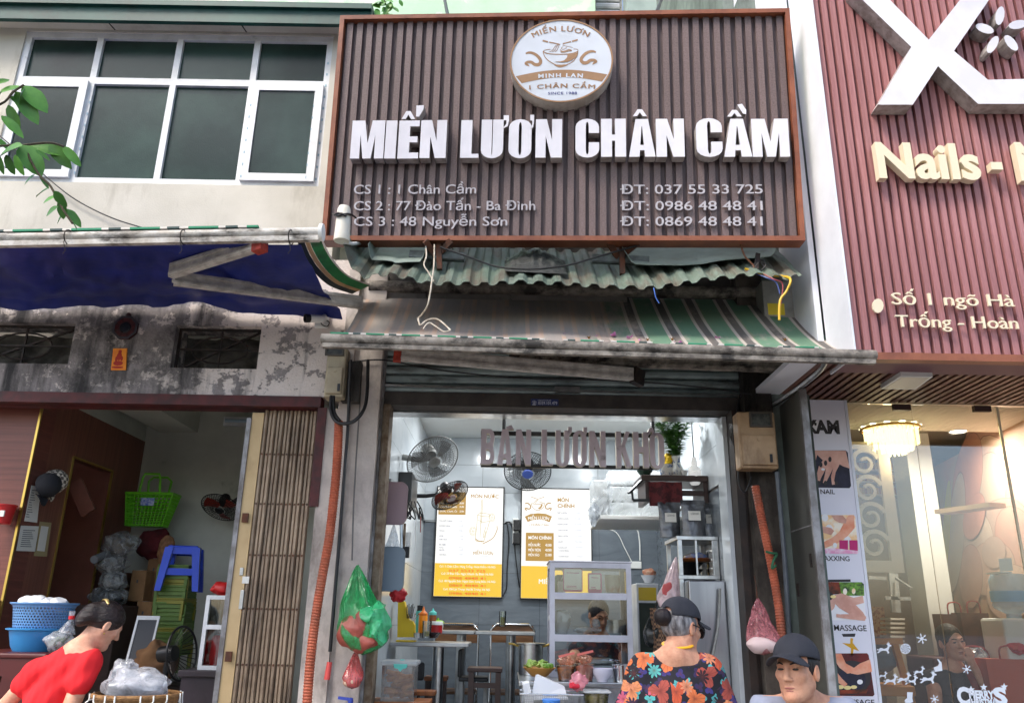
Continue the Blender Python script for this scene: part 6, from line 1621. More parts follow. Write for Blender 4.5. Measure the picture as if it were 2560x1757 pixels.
def fold_chair(lab,px,Y):
 c=at(px,1560,Y);t=T('folding_chair',lab,'chair',(c.x,Y,ZF),'chrome chairs by the back wall');zt2=c.z;w=.2
 for s in(-1,1):MB().tube([(c.x+s*w,Y-.32,ZF),(c.x+s*w,Y,ZF+.42),(c.x+s*w,Y+.05,zt2-.05),(c.x+s*(w-.05),Y+.06,zt2)],.011,8).build('leg',m_chrome,t,True);MB().tube([(c.x+s*(w-.02),Y+.16,ZF),(c.x+s*(w-.02),Y-.3,ZF+.44)],.011,8).build('rear_leg',m_chrome,t,True)
 MB().tube([(c.x-w+.05,Y+.06,zt2),(c.x+w-.05,Y+.06,zt2)],.011,8).build('top_rail',m_chrome,t,True)
 MB().sheet(lambda u,v:(lerp(c.x-w+.01,c.x+w-.01,u),Y+.05+.03*math.sin(math.pi*u),lerp(zt2-.16,zt2-.01,v)),10,4,.012).build('backrest',m_bent,t,True)
 MB().cbox(c.x-w+.01,c.x+w-.01,Y-.34,Y+.02,ZF+.42,ZF+.445,.008).build('seat',m_bent,t)
 MB().tube([(c.x-w,Y-.1,ZF+.41),(c.x+w,Y-.1,ZF+.41)],.009,8).build('cross_bar',m_chrome,t,True)
fold_chair('chrome folding chair behind the back left table',1142,7.85);fold_chair('chrome folding chair behind the tea glass table',1282,7.85)
m_dw=M('dark_wood',C(62,38,32),.4,c2=C(46,28,24),s=4,stretch=(1,1,6));m_ow=M('orange_seat_wood',C(156,92,48),.4,c2=C(128,72,36),s=4,stretch=(6,1,1))
def wstool(nm,lab,px0,px1,py,Y,seatm,legm,th=.03,grp='wooden stools'):
 a,b=at(px0,py,Y),at(px1,py,Y);w=b.x-a.x;t=T(nm,lab,'stool',((a.x+b.x)/2,Y,ZF),grp)
 MB().cbox(a.x,b.x,Y,Y+w*.9,a.z-th,a.z,.006).build('seat',seatm,t)
 for x in(a.x+.03,b.x-.03):
  for y in(Y+.03,Y+w*.9-.03):MB().bar((x,y,ZF),(x,y,a.z-th-.001),.04,.04,(0,1,0)).build('leg',legm,t)
 for zz_ in(a.z-.12,a.z-.26):
  MB().bar((a.x+.05,Y+.03,zz_),(b.x-.05,Y+.03,zz_),.02,.035).build('stretcher',legm,t)
wstool('dark_wood_stool','dark brown wooden stool standing before the tea glass table',1168,1256,1668,6.35,m_dw,m_dw)
wstool('low_wood_stool','low stool with an orange-brown seat behind the bread box',1028,1088,1726,6.0,m_ow,m_dw);wstool('low_wood_stool','small orange-brown seat further back beside the steel column',1060,1118,1690,6.6,m_ow,m_dw)
c=at(1150,1640,6.55);t=T('black_chair','small black plastic chair between the tables','chair',(c.x,6.55,ZF))
MB().cbox(c.x-.01,c.x+.02,6.45,6.75,at(1150,1690,6.55).z,at(1150,1622,6.55).z,.01).build('backrest',m_black,t);MB().cbox(c.x,c.x+.22,6.45,6.75,at(1150,1700,6.55).z,at(1150,1690,6.55).z,.008).build('seat',m_black,t)
for x in(c.x+.02,c.x+.2):
 for y in(6.48,6.72):MB().bar((x,y,ZF),(x,y,at(1150,1701,6.55).z),.025,.025,(0,1,0)).build('leg',m_fgrey,t)
c=at(1045,1700,6.3);t=T('rounded_black_chair','rounded black chair behind the bread box','chair',(c.x,6.3,ZF));MB().cbox(c.x-.05,c.x+.04,6.3,6.34,at(1040,1700,6.3).z,at(1040,1655,6.3).z,.012).build('backrest',m_black,t);MB().cbox(c.x-.16,c.x+.05,6.0,6.3,ZF+.3,ZF+.33,.008).build('seat',m_black,t)
for x_,y_ in((-.14,6.03),(.03,6.03),(-.14,6.27),(.03,6.27)):MB().bar((c.x+x_,y_,ZF),(c.x+x_,y_,ZF+.3),.025,.025,(0,1,0)).build('leg',m_black,t)
Yx=5.62;a,b=at(950,1757,Yx),at(1038,1664,Yx);zb0=at(1000,1752,Yx).z
t=T('bread_box','clear plastic box with teal clips full of fried dough sticks','box',((a.x+b.x)/2,Yx,zb0))
g_box=glass('box_plastic',(.93,.94,.95,1),.10,.12)
x0,x1,z0,z1=a.x,b.x,zb0,b.z;y0,y1=Yx,Yx+.2
for(xa_,xb_,ya_,yb_)in((x0,x1,y0,y0+.004),(x0,x1,y1-.004,y1),(x0,x0+.004,y0+.005,y1-.005),(x1-.004,x1,y0+.005,y1-.005)):MB().box(xa_,xb_,ya_,yb_,z0,z1).build('side',g_box,t)
MB().cbox(x0-.012,x1+.014,y0-.014,y1+.014,z1+.001,z1+.03,.01).build('lid',M('cloudy_lid',C(206,210,214),.3,alpha=.45),t);m_teal=M('teal_clip',C(96,200,190),.4)
xm=lerp(x0,x1,.56);MB().prism(FY(y0-.015),[(xm-.045,z1+.012),(xm+.045,z1+.012),(xm+.04,z1-.012),(xm+.015,z1-.018),(xm,z1-.034),(xm-.015,z1-.018),(xm-.04,z1-.012)],0,.008).build('clip',m_teal,t)
MB().box(xm-.012,xm+.012,y0+.05,y0+.09,z1+.0305,z1+.036).build('handle',m_teal,t)
m_dough=M('fried_dough',C(196,128,62),.7,c2=C(168,98,44),s=14,bump=.5,bs=60)
rg=random.Random(2)
for i in range(26):
 p=Vector((rg.uniform(x0+.03,x1-.03),rg.uniform(y0+.03,y1-.03),z0+.02+(z1-z0-.07)*(i/26)));an=rg.uniform(-.7,.7);d=Vector((math.cos(an),rg.uniform(-.3,.3),math.sin(an)*.8))*.05
 q0,q1=p-d,p+d
 for q in(q0,q1):q.x=max(x0+.018,min(x1-.018,q.x));q.y=max(y0+.018,min(y1-.018,q.y))
 MB().tube(spline([q0,(q0+q1)/2+Vector((0,0,.006)),q1],3),[.012]+[.016]*5+[.011],8).build('dough_stick',m_dough,t,True)
MB().cbox(x0-.1,x1+.1,Yx-.03,y1+.06,zb0-.03,zb0-.001,.005).build('carrier',m_ow,None);o=COL.objects[-1];o.name='wooden_bench';tag(o,'orange-brown wooden bench under the bread box','bench')
for k,xx in enumerate((x0-.05,x1+.05)):MB().bar((xx,Yx+.1,ZF),(xx,Yx+.1,zb0-.031),.03,.16,(0,1,0)).build('leg',m_dw,o)
# condiments on the front table
def vessel(nm,lab,cat,px,py,Y,prof,mat,n=20,grp=None,parts=()):
 c=at(px,py,Y);t=T(nm,lab,cat,c,grp);MB().lathe(c,prof,(0,0,1),n).build('body',mat,t,True)
 for n2,pf,m2 in parts:MB().lathe(c,pf,(0,0,1),n).build(n2,m2,t,True)
 return t
t=T('cutlery_holder','tall yellow plastic cutlery holder on the condiment table','cutlery holder',at(1015,1592,6.32))
P=FY(6.35);m_yel=M('yellow_plastic',C(214,180,26),.4)
prof_=[P.uv(x,y)for x,y in((993,1592),(1036,1592),(1036,1562),(1031,1552),(1023,1548),(1017,1530),(1011,1503),(1005,1500),(995,1500))]
MB().prism(P,prof_,-.09,0).build('body',m_yel,t);MB().cbox(prof_[0][0]-.008,prof_[1][0]+.006,6.34,6.45,tz+.0005,tz+.012,.003).build('foot',m_yel,t)
for k in range(7):p=at(1018+k*2,1545,6.32);MB().tube([p,p+Vector((.004*(k-3),0,.085+.01*(k%3)))],.003,6).build('chopstick',m_black,t,True)
for k in range(4):p=at(1026+k*3,1552,6.31);MB().tube([p,p+Vector((.012*(k-1),-.01,.04)),p+Vector((.018*(k-1),-.01,.055))],[.003,.004,.011],8,True,.5).build('spoon',m_chrome,t,True)
vessel('sauce_bottle','orange squeeze sauce bottle on the condiment table','bottle',1056,1586,6.5,[(0,0),(.032,0),(.034,.01),(.034,.13),(.03,.14),(0,.14)],M('orange_sauce',C(232,140,24),.35),parts=(('cap',[(.033,.14),(.033,.155),(.012,.175),(.004,.205),(0,.205)],M('orange_cap',C(214,110,30),.4)),))
vessel('sauce_bottle','brown sauce bottle with a teal cap on the condiment table','bottle',1080,1584,6.62,[(0,0),(.028,0),(.028,.14),(0,.14)],M('brown_sauce',C(140,80,40),.35),parts=(('cap',[(.03,.14),(.03,.16),(.01,.172),(.004,.19),(0,.19)],m_teal),))
vessel('sauce_bottle','black-capped teal bottle behind the cutlery holder','bottle',1047,1580,6.66,[(0,0),(.03,0),(.03,.16),(0,.16)],m_teal,parts=(('cap',[(.022,.16),(.022,.20),(0,.205)],m_black),))
vessel('chili_jar','red chili jar with a white lid on the condiment table','jar',1089,1582,6.5,[(0,0),(.05,0),(.05,.06),(0,.06)],M('chili_red',C(176,24,30),.35),parts=(('lid',[(.054,.06),(.054,.08),(.05,.086),(0,.086)],m_white),))
vessel('green_lid_pot','small pot with a bright green lid and spoon behind the chili jar','pot',1094,1574,6.66,[(0,0),(.04,0),(.045,.05),(0,.05)],m_white,parts=(('lid',[(.05,.05),(.05,.062),(.03,.072),(.008,.074),(.008,.09),(0,.09)],M('lime_lid',C(140,190,40),.4)),))
g_cup=glass('cup_glass',(.92,.95,.93,1),.10)
m_tea=M('green_tea',C(190,176,40),.2,alpha=.8)
def cup(nm,lab,px,py,Y,r,h,fill,mt,handle):
 c=at(px,py,Y);t=T(nm,lab,'glass',c);MB().lathe(c,[(r*.85,.006),(r*.9,0),(r,h),(r*.95,h),(r*.82,.012)],(0,0,1),24,False).build('wall',g_cup,t,True);MB().lathe(c,[(0,.012),(r*.8,.012),(r*.82+r*.1*fill,h*fill),(0,h*fill)],(0,0,1),20).build('drink',mt,t,True)
 if handle:MB().tube(spline([c+Vector((r,0,h*.85)),c+Vector((r*1.8,0,h*.7)),c+Vector((r*1.7,0,h*.35)),c+Vector((r*.95,0,h*.2))],5),.005,8).build('handle',g_cup,t,True)
cup('glass_mug','glass mug with a little yellow tea on the front table',1066,1594,6.32,.036,.12,.4,m_tea,False);cup('tea_glass','glass half full of green tea on the back table',1256,1565,7.3,.032,.125,.62,m_tea,False)
vessel('dark_dish','small dark dipping bowl beside the glass mug','bowl',1085,1594,6.35,[(0,0),(.025,0),(.05,.04),(.046,.04),(.022,.008),(0,.008)],M('dark_glaze',C(46,26,30),.25));vessel('tin_cup','small tin beside the cutlery holder foot','cup',1044,1594,6.35,[(0,0),(.03,0),(.032,.035),(.028,.035),(.026,.006),(0,.006)],m_steel)
# steel counter with the tall glass cabinet
YC=5.95;zc=at(1480,1694,YC).z
t=T('steel_counter','stainless steel counter under the glass cabinet in the shop','counter',(1.0,YC,ZF))
xk0,xk1=at(1296,1700,5.7).x,at(1605,1700,5.7).x
MB().cbox(xk0,xk1,5.56,6.5,zc-.03,zc-.001,.005).build('top',m_steel,t);MB().box(xk0+.02,xk1-.02,5.6,6.46,ZF,zc-.031).build('body',m_steel,t)
MB().cbox(xk0,xk1,5.2,5.555,zc-.17,zc-.15,.005).build('front_shelf',m_steel,t)
for x in(xk0+.03,xk1-.03):MB().bar((x,5.25,0),(x,5.25,zc-.171),.03,.03,(0,1,0)).build('leg',m_steel,t)
cab=T('glass_food_cabinet','tall glass food cabinet with white aluminium frame on the counter','cabinet',(1.0,YC,zc))
a,b=at(1374,1692,YC),at(1577,1408,YC);cx0,cx1,cz1=a.x,b.x,b.z
s1,s2=at(1470,1487,YC).z,at(1470,1592,YC).z
m_lav=M('lavender_alu',C(204,204,214),.4,c2=C(190,190,200),s=9)
case(cab,cx0,cx1,YC,YC+.36,zc,cz1,.036,(s1,s2),m_lav)
for z in(s1,s2):MB().box(cx0+.037,cx1-.037,YC-.004,YC+.002,z-.03,z+.012).build('shelf_front',m_lav,cab)
MB().cbox(cx0-.008,cx1+.008,YC-.008,YC+.37,cz1+.001,cz1+.012,.004).build('top_cap',m_lav,cab)
def stand(nm,lab,px0,px1,py0,py1,mt,m2):
 P=FY(YC+.012);a,b=P.uv(px0,py1),P.uv(px1,py0);t=T(nm,lab,'payment sign',P.at(px0,py1),'payment signs in the cabinet');MB().prism(P,rrect(a[0],b[0],a[1],b[1],.012,4),-.006,0).build('plate',mt,t);d=.012;MB().prism(P,rrect(a[0]+d,b[0]-d,a[1]+d*2.2,b[1]-d,.006,4),.0005,.002).build('card',m2,t)
m_mag=M('magenta',C(170,50,120),.45)
P=FY(YC+.03)
for lab,px0,px1,py0,py1,k in(('larger white payment card with a magenta edge in the cabinet',1408,1456,1420,1478,.006),('smaller magenta payment card in the cabinet',1470,1504,1432,1481,.010)):
 a,b=P.uv(px0,py1),P.uv(px1,py0);t=T('payment_card',lab,'card',P.at(px0,py1),'payment cards in the cabinet')
 MB().prism(P,rrect(a[0],b[0],a[1],b[1],.010,4),-.006,0).build('plate',m_mag,t);MB().prism(P,rrect(a[0]+k,b[0]-k,a[1]+k*2.4,b[1]-k,.006,4),.0003,.002).build('face',m_paper,t)
 lines(P,px0+8,px1-8,(py0+10,py1-15,py1-11),.0035,m_mag,t)
def inCab(px,py,dy=.15):return at(px,py,YC+dy)
c=inCab(1402,1472,.2);t=T('charger','white charger plug with a green thing behind it in the cabinet','charger',c);MB().cbox(c.x-.025,c.x+.025,YC+.16,YC+.2,s1+.009,s1+.1,.006).build('plug',m_white,t);MB().tube(spline([c+Vector((0,0,.06)),c+Vector((.02,0,.11)),c+Vector((.0,.02,.15)),c+Vector((-.03,.03,.17))],4),.004,6).build('lead',m_white,t,True)
tag(MB().cbox(cx0+.05,cx0+.13,YC+.25,YC+.33,s1+.009,s1+.15,.02).build('green_tin',M('green_tin',C(30,110,84),.5)),'dark green container at the back of the top cabinet shelf','container')
vessel('sauce_tub','tub of reddish sauce at the right of the top cabinet shelf','tub',1532,1480,YC+.24,[(0,0),(.05,0),(.055,.05),(.058,.12),(0,.12)],M('tub_clear',C(196,190,178),.4,c2=C(176,90,60),s=6))
vessel('bowl_of_napkins','white bowl heaped with napkins on the middle cabinet shelf','bowl',1404,1582,YC+.16,[(0,0),(.035,0),(.07,.075),(.065,.075),(.03,.01),(0,.01)],m_bowl)
tag(lump(MB(),at(1402,1547,YC+.16),(.075,.06,.06),51,.4,26,18).build('napkin_heap',M('napkin',C(222,224,224),.9,bump=.6,bs=30),None,True),'crumpled white napkins piled in the bowl in the cabinet','napkins')
t=T('wrapped_food','plastic wrapped tray of food on the middle cabinet shelf','package',at(1472,1580,YC+.15));lump(MB(),at(1470,1575,YC+.14),(.1,.06,.028),55,.25).build('film',f_clear,t,True);lump(MB(),at(1470,1578,YC+.15),(.08,.05,.015),57,.2).build('food',M('dry_food',C(150,128,100),.8,c2=C(110,90,70),s=30),t,True);lump(MB(),at(1490,1558,YC+.13),(.03,.02,.03),59,.4).build('twist',f_clear,t,True)
vessel('steel_pan','small steel pan on the middle cabinet shelf','pan',1540,1582,YC+.18,[(0,0),(.06,0),(.065,.09),(.072,.092),(.06,.088),(.055,.006),(0,.006)],m_steel)
t=T('steel_trays','stainless trays on the cabinet floor','trays',at(1490,1685,YC+.2));MB().cbox(cx0+.18,cx1-.06,YC+.06,YC+.3,zc+.037,zc+.08,.012).build('tray',m_steel,t);MB().cbox(cx0+.24,cx1-.12,YC+.1,YC+.3,zc+.081,zc+.12,.012).build('tray',m_steel,t)
# pots and tubs on the counter
def ct(py):return None
zk=zc
def onc(px,Y):p=at(px,1700,Y);return Vector((p.x,Y,zk+.001))
def vess2(nm,lab,cat,px,Y,prof,mat,parts=(),z=None,n=24):
 c=onc(px,Y)if z is None else Vector((at(px,1700,Y).x,Y,z));t=T(nm,lab,cat,c);MB().lathe(c,prof,(0,0,1),n).build('body',mat,t,True)
 for n2,pf,m2 in parts:MB().lathe(c,pf,(0,0,1),n).build(n2,m2,t,True)
 return t,c
t,c=vess2('stock_pot','tall stainless stock pot left of the glass cabinet','pot',1326,6.2,[(0,0),(.085,0),(.09,.2),(.105,.205),(.105,.212),(.085,.21),(.08,.01),(0,.01)],m_steel)
for s in(-1,1):MB().tube([c+Vector((s*.09,0,.19)),c+Vector((s*.14,-.01,.205)),c+Vector((s*.16,-.01,.205))],.008,8).build('handle',m_brass,t,True)
t,c=vess2('lime_plate','shallow basket with sliced herbs and limes before the stock pot','plate',1348,5.7,[(0,.02),(.05,.02),(.11,.075),(.105,.075),(.045,.028),(0,.028)],M('basket_orange',C(206,150,80),.5))
rg=random.Random(9);m_slice=M('lime_slice',C(176,196,110),.5,c2=C(120,160,60),s=40);m_limeg=M('lime_green',C(96,140,44),.4)
for i in range(22):
 a_=rg.uniform(0,6.28);q=.07*math.sqrt(rg.random());p=c+Vector((q*math.cos(a_)-.02,q*math.sin(a_),.08+rg.uniform(0,.03)));MB().lathe(p,[(0,0),(.018,.0),(.018,.004),(0,.004)],(rg.uniform(-1,1),rg.uniform(-1,1),.8),10).build('herb_slice',m_slice,t)
for i in range(5):MB().ell(c+Vector((.04+.018*(i%3),-.04+.02*(i//2),.085)),.019,12,8).build('lime',m_limeg,t,True)
f_tub=glass('tub_plastic',(.95,.94,.93,1),.12,.15)
def tub(lab,px,Y,r,h,fc_,c2_,bagtop,z=None):
 t,c=vess2('plastic_tub',lab,'tub',px,Y,[(r*.8,0),(r,h),(r*1.06,h),(r*1.06,h+.006),(r*.97,h+.004)],f_tub,z=z)
 MB().lathe(c,[(0,.004),(r*.76,.004),(r*.93,h*.86),(r*.5,h*1.0),(0,h*1.03)],(0,0,1),24).build('filling',M('fill_'+lab[:14],fc_,.6,c2=c2_,s=30,bump=.8,bs=60),t,True)
 if bagtop:lump(MB(),c+Vector((0,0,h+.035)),(r*.8,r*.7,.028),int(px),.4).build('zip_bag',film('orange_bag_film',C(230,170,140),.35),t,True);MB().bar(c+Vector((-r*.8,-.02,h+.06)),c+Vector((r*.9,-.01,h+.085)),.004,.014).build('zip_strip',M('zip_red',C(226,120,110),.5),t)
 return t,c
tub('clear tub of orange pickles with zip bags left of the pink one',1415,5.66,.062,.085,C(226,132,40),C(180,110,70),True);tub('clear tub of pink pickles with a tall zip bag in the middle of the counter',1462,5.62,.062,.1,C(230,150,120),C(216,110,80),True)
vess2('white_bowl','white porcelain bowl between the pickle tubs and the steel pot','bowl',1506,5.62,[(0,0),(.035,0),(.036,.01),(.065,.045),(.072,.08),(.068,.08),(.06,.045),(0,.014)],M('porcelain',C(224,220,234),.25))
t,c=vess2('steel_pot','short stainless pot with a ladle at the right end of the counter','pot',1556,5.66,[(0,0),(.062,0),(.064,.1),(.07,.103),(.06,.1),(.058,.006),(0,.006)],m_chrome);MB().tube([c+Vector((.0,0,.1)),c+Vector((-.06,-.02,.13)),c+Vector((-.09,-.03,.13))],.005,8).build('ladle',m_chrome,t,True)
zq=zc-.149
t,c=tub('clear tub of mustard greens on the front shelf',1490,5.33,.078,.1,C(170,160,60),C(110,100,40),False,zq);MB().cbox(c.x-.085,c.x+.085,5.25,5.41,zq+.107,zq+.122,.01).build('lid',M('tub_lid',C(216,220,222),.3,alpha=.45),t)
x0,x1=at(1300,1740,5.3).x,at(1455,1740,5.3).x;y0,y1=5.22,5.5;z0,z1=zq+.012,zq+.1
t=T('wire_basket','rectangular wire mesh basket on the front shelf of the counter','basket',((x0+x1)/2,5.35,zq))
mb=MB();n=34
for i in range(n+1):
 x=lerp(x0+.012,x1-.012,i/n);mb.tube([(x,y0+.012,z0),(lerp(x0,x1,i/n),y0,z1)],.0013,4,False)
for j in range(9):z=lerp(z0,z1,j/9);mb.tube([(x0+.012*(1-j/9),y0+.012*(1-j/9),z),(x1-.012*(1-j/9),y0+.012*(1-j/9),z)],.0013,4,False)
for i in range(13):
 y=lerp(y0+.012,y1-.012,i/12)
 for x,xt in((x0+.012,x0),(x1-.012,x1)):mb.tube([(x,y,z0),(xt,y,z1)],.0013,4,False)
o=mb.build('wire_mesh',m_steel,t);o['kind']='stuff'
MB().tube([(x0,y0,z1),(x1,y0,z1),(x1,y1,z1),(x0,y1,z1),(x0,y0,z1)],.005,8).build('rim',m_chrome,t,True);MB().box(x0+.012,x1-.012,y0+.012,y1-.012,z0-.004,z0).build('floor',m_steel,t)
m_foam=M('foam',C(226,228,232),.6);t=T('foam_box','open white foam lunch box lying in the wire basket','box',(at(1375,1700,5.36).x,5.36,z0));a,b=at(1326,1712,5.34),at(1418,1688,5.34)
MB().hexa([(a.x,5.26,z0+.05),(b.x,5.27,z0+.06),(b.x-.01,5.46,z0+.07),(a.x+.02,5.46,z0+.06),(a.x+.03,5.29,b.z+.005),(b.x-.02,5.3,a.z+.0),(b.x-.03,5.43,a.z),(a.x+.05,5.43,b.z)]).build('lid',m_foam,t);MB().hexa([(a.x-.03,5.27,z0+.03),(a.x+.02,5.26,z0+.03),(a.x+.02,5.44,z0+.03),(a.x-.03,5.44,z0+.03),(a.x-.05,5.25,z0+.14),(a.x-.01,5.25,z0+.15),(a.x-.01,5.45,z0+.15),(a.x-.05,5.45,z0+.14)]).build('tray',m_foam,t)
t=T('printed_plastic_bag','clear plastic bag with red and white print leaning in the wire basket','bag',at(1448,1712,5.28));lump(MB(),at(1446,1704,5.27),(.055,.03,.05),71,.35).build('film',film('redprint',C(232,150,160),.6),t,True);lump(MB(),at(1440,1712,5.26),(.04,.025,.022),73,.3).build('red_print',M('bag_red',C(206,40,60),.4),t,True)
tag(MB().lathe(at(1378,1757,5.16),[(0,0),(.05,0),(.055,.02),(.05,.024),(0,.024)],(0,0,1),24).build('blue_plastic_cover',M('blue_lid',C(70,130,210),.4),None,True),'blue plastic lid at the front edge below the wire basket','lid')
# right wall: altar shelf, wrapped boxes, rack, fridge
YA2=6.1;P=FY(YA2);a,b=P.uv(1604,1200),P.uv(1748,1187)
t=T('altar_shelf','dark wooden wall shelf holding vases high on the right','shelf',P.at(1680,1200));zsh=(P.uv(1604,1186)[1]+P.uv(1748,1188)[1])/2
MB().cbox(a[0],xir-.014,YA2,YA2+.4,zsh-.045,zsh,.005).build('board',m_dw,t)
for x in(a[0]+.03,xir-.05):MB().box(x,x+.035,YA2+.02,YA2+.39,zsh-.2,zsh-.046).build('bracket',m_dw,t)
MB().box(a[0]+.066,xir-.051,YA2+.03,YA2+.05,zsh-.15,zsh-.11).build('cross_rail',m_dw,t)
t=T('patterned_cloth','dark red patterned cloth hanging under the altar shelf','cloth',P.at(1660,1265));a,b=P.uv(1624,1264),P.uv(1704,1222)
MB().sheet(lambda u,v:(lerp(a[0],b[0],u),YA2-.01+.012*math.sin(u*11),lerp(a[1],b[1]+.05,v)),20,6,.004).build('drape',M('maroon_print',C(92,34,38),.85,c2=C(60,22,28),s=26,lo=.45,hi=.55),t,True)
def vz_(px,dy):return Vector((at(px,1186,YA2+dy).x,YA2+dy,zsh+.001))
m_porc=M('blue_white_porcelain',C(206,208,206),.2,c2=C(70,96,140),s=16,lo=.5,hi=.58,dirt=C(196,150,70),ds=14,dlo=.6,dhi=.66)
c=vz_(1692,.12);t=T('flower_vase','tall blue and white porcelain vase with green stems on the shelf','vase',c);MB().lathe(c,[(0,0),(.042,0),(.055,.03),(.056,.06),(.038,.1),(.03,.13),(.036,.165),(.032,.165),(.026,.13),(0,.12)],(0,0,1),24).build('vase',m_porc,t,True)
m_leafL=M('lily_leaf',C(64,106,40),.45,c2=C(44,84,30),s=12)
rg=random.Random(11);lv=MB();stm=MB()
for i in range(26):
 a_=rg.uniform(0,6.28);sp=rg.uniform(.03,.16);h=rg.uniform(.18,.31);p0=c+Vector((0,0,.14));p2=c+Vector((sp*math.cos(a_)*1.1-.02,sp*math.sin(a_)*.8,.16+h));p1=p0.lerp(p2,.5)+Vector((0,0,.03));sp_=spline([p0,p1,p2],6);stm.tube(sp_,.0028,5)
 for q in range(2,len(sp_)):
  for k in range(2):
   b_=rg.uniform(0,6.28);l=rg.uniform(.05,.085);d=Vector((math.cos(b_),math.sin(b_),rg.uniform(-.1,.7))).normalized();s_=d.cross(Vector((0,0,1))).normalized()*l*.2;o_=sp_[q]
   lv.add([o_,o_+d*l*.45+s_,o_+d*l+Vector((0,0,-.01)),o_+d*l*.45-s_],[(0,1,2),(0,2,3)])
stm.build('stem',m_leafL,t,True);lv.build('leaves',m_leafL,t)
c=vz_(1668,.14);t=T('incense_bowl','blue and white porcelain jar with yellow flowers on the shelf','jar',c);MB().lathe(c,[(0,0),(.045,0),(.058,.05),(.055,.09),(.06,.1),(.052,.1),(0,.09)],(0,0,1),24).build('jar',m_porc,t,True);lump(MB(),c+Vector((.008,0,.14)),(.04,.035,.05),81,.4).build('flowers',M('yellow_flower',C(226,186,30),.6),t,True)
c=vz_(1612,.1);t=T('dark_green_bowl','dark green bowl at the left end of the altar shelf','bowl',c);MB().lathe(c,[(0,0),(.03,0),(.06,.04),(.064,.07),(.058,.07),(.05,.03),(0,.012)],(0,0,1),24).build('bowl',M('green_glaze',C(34,60,50),.25),t,True)
vessel('small_cup','small porcelain cup before the tall vase','cup',1712,1187,YA2+.06,[(0,0),(.018,0),(.026,.035),(.022,.035),(0,.008)],m_porc)
t=T('hanging_bulb','large white bulb in a pendant holder hanging by the right wall','lamp',at(1735,1150,6.2));c=at(1737,1192,6.15)
MB().lathe(c,[(0,-.065),(.03,-.06),(.046,-.035),(.05,0),(.05,.03),(.044,.034),(.05,.04),(.048,.06),(.03,.08),(.024,.085),(.024,.12),(.018,.125),(.016,.15),(0,.152)],(0,0,1),24).build('bulb',M('bulb_white',C(222,222,218),.3,emit=(1,1,1,1),es=.12),t,True)
MB().tube([c+Vector((0,0,.15)),Vector((c.x-.004,c.y,zci-.001))],.004,6).build('cord',m_black,t,True)
Yw2=6.55;P=FY(Yw2);a,b=P.uv(1500,1292),P.uv(1668,1285);zwh=(a[1]+b[1])/2
t=T('white_wall_shelf','white wall shelf carrying plastic wrapped stacks','shelf',P.at(1580,1300));MB().cbox(a[0],xir-.014,Yw2,Yw2+.8,zwh-.03,zwh,.004).build('board',m_white,t)
for k,(px0,px1,py0,lab)in enumerate(((1482,1522,1196,'upright stack of white cartons in torn plastic at the shelf end'),(1526,1668,1168,'large white wrapped bundle behind the altar shelf'))):
 q0,q1=P.uv(px0,1290),P.uv(px1,py0);t=T('wrapped_bundle',lab,'package',P.at(px0,1290),'plastic wrapped bundles on the white shelf')
 n=3 if k else 1
 for j in range(n):MB().cbox(q0[0]+.01,q1[0]-.01 if k==0 else q1[0],Yw2+.03+.12*k,Yw2+.35,zwh+.001+j*(q1[1]-zwh)/n,zwh+(j+1)*(q1[1]-zwh)/n-.006,.012).build('carton',M('white_carton',C(206,208,206),.7),t)
 w_,h_=(q1[0]-q0[0])/2,(q1[1]-zwh)/2;cc=Vector(((q0[0]+q1[0])/2,Yw2+.2,zwh+h_))
 def wf(u,v):return(cc.x+(w_+.02)*(2*u-1)+.02*nz((u*5,v*6,k)),Yw2-.0+.1*k+.03*nz((u*6,v*5,k+3)),zwh+.005+2*h_*v*1.03)
 MB().grid(wf,24,20).build('wrap',film('clear_wrap',C(226,230,234),.24,.1,(.35,.35,.35)),t,True)
tag(lump(MB(),at(1484,1285,Yw2+.02),(.045,.04,.08),91,.35).build('hanging_film',f_clear,None,True),'loose clear plastic hanging off the white shelf end','plastic')
tag(MB().bar(at(1572,1232,YA2-.05),at(1604,1200,YA2+.02),.03,.015).bar(at(1580,1228,YA2),at(1582,1250,YA2),.015,.015,(0,1,0)).bar(at(1582,1250,YA2),at(1626,1250,YA2),.012,.02).build('tablet_arm',m_black),'black folding tablet arm below the altar shelf','bracket')
YR=5.92;zr1=at(1720,1349,YR).z;zr2=at(1720,1447,YR).z
rk=T('steel_rack','stainless steel shelf rack with jars and bowls at the right of the shop','rack',(1.35,YR,ZF));rx0,rx1=at(1697,1400,YR).x,xir-.016;ry1=YR+.42
bx0=at(1655,1360,ry1).x
for x,y in((rx0,YR),(rx1-.03,YR),(rx0,ry1),(rx1-.03,ry1)):MB().box(x,x+.028,y,y+.028,ZF,zr1-.001).build('post',m_steel,rk)
for z in(zr1,zr2,ZF+.3):MB().cbox(rx0-.01,rx1,YR-.008,ry1+.036,z,z+.028,.003).build('shelf',m_steel,rk)
MB().bar((rx0+.13,YR+.01,zr2+.03),(rx0+.13,YR+.01,zr1),.012,.012,(0,1,0)).build('rod',m_steel,rk);MB().bar((rx0+.25,YR+.01,zr2+.03),(rx0+.25,YR+.01,zr1),.012,.012,(0,1,0)).build('rod',m_steel,rk)
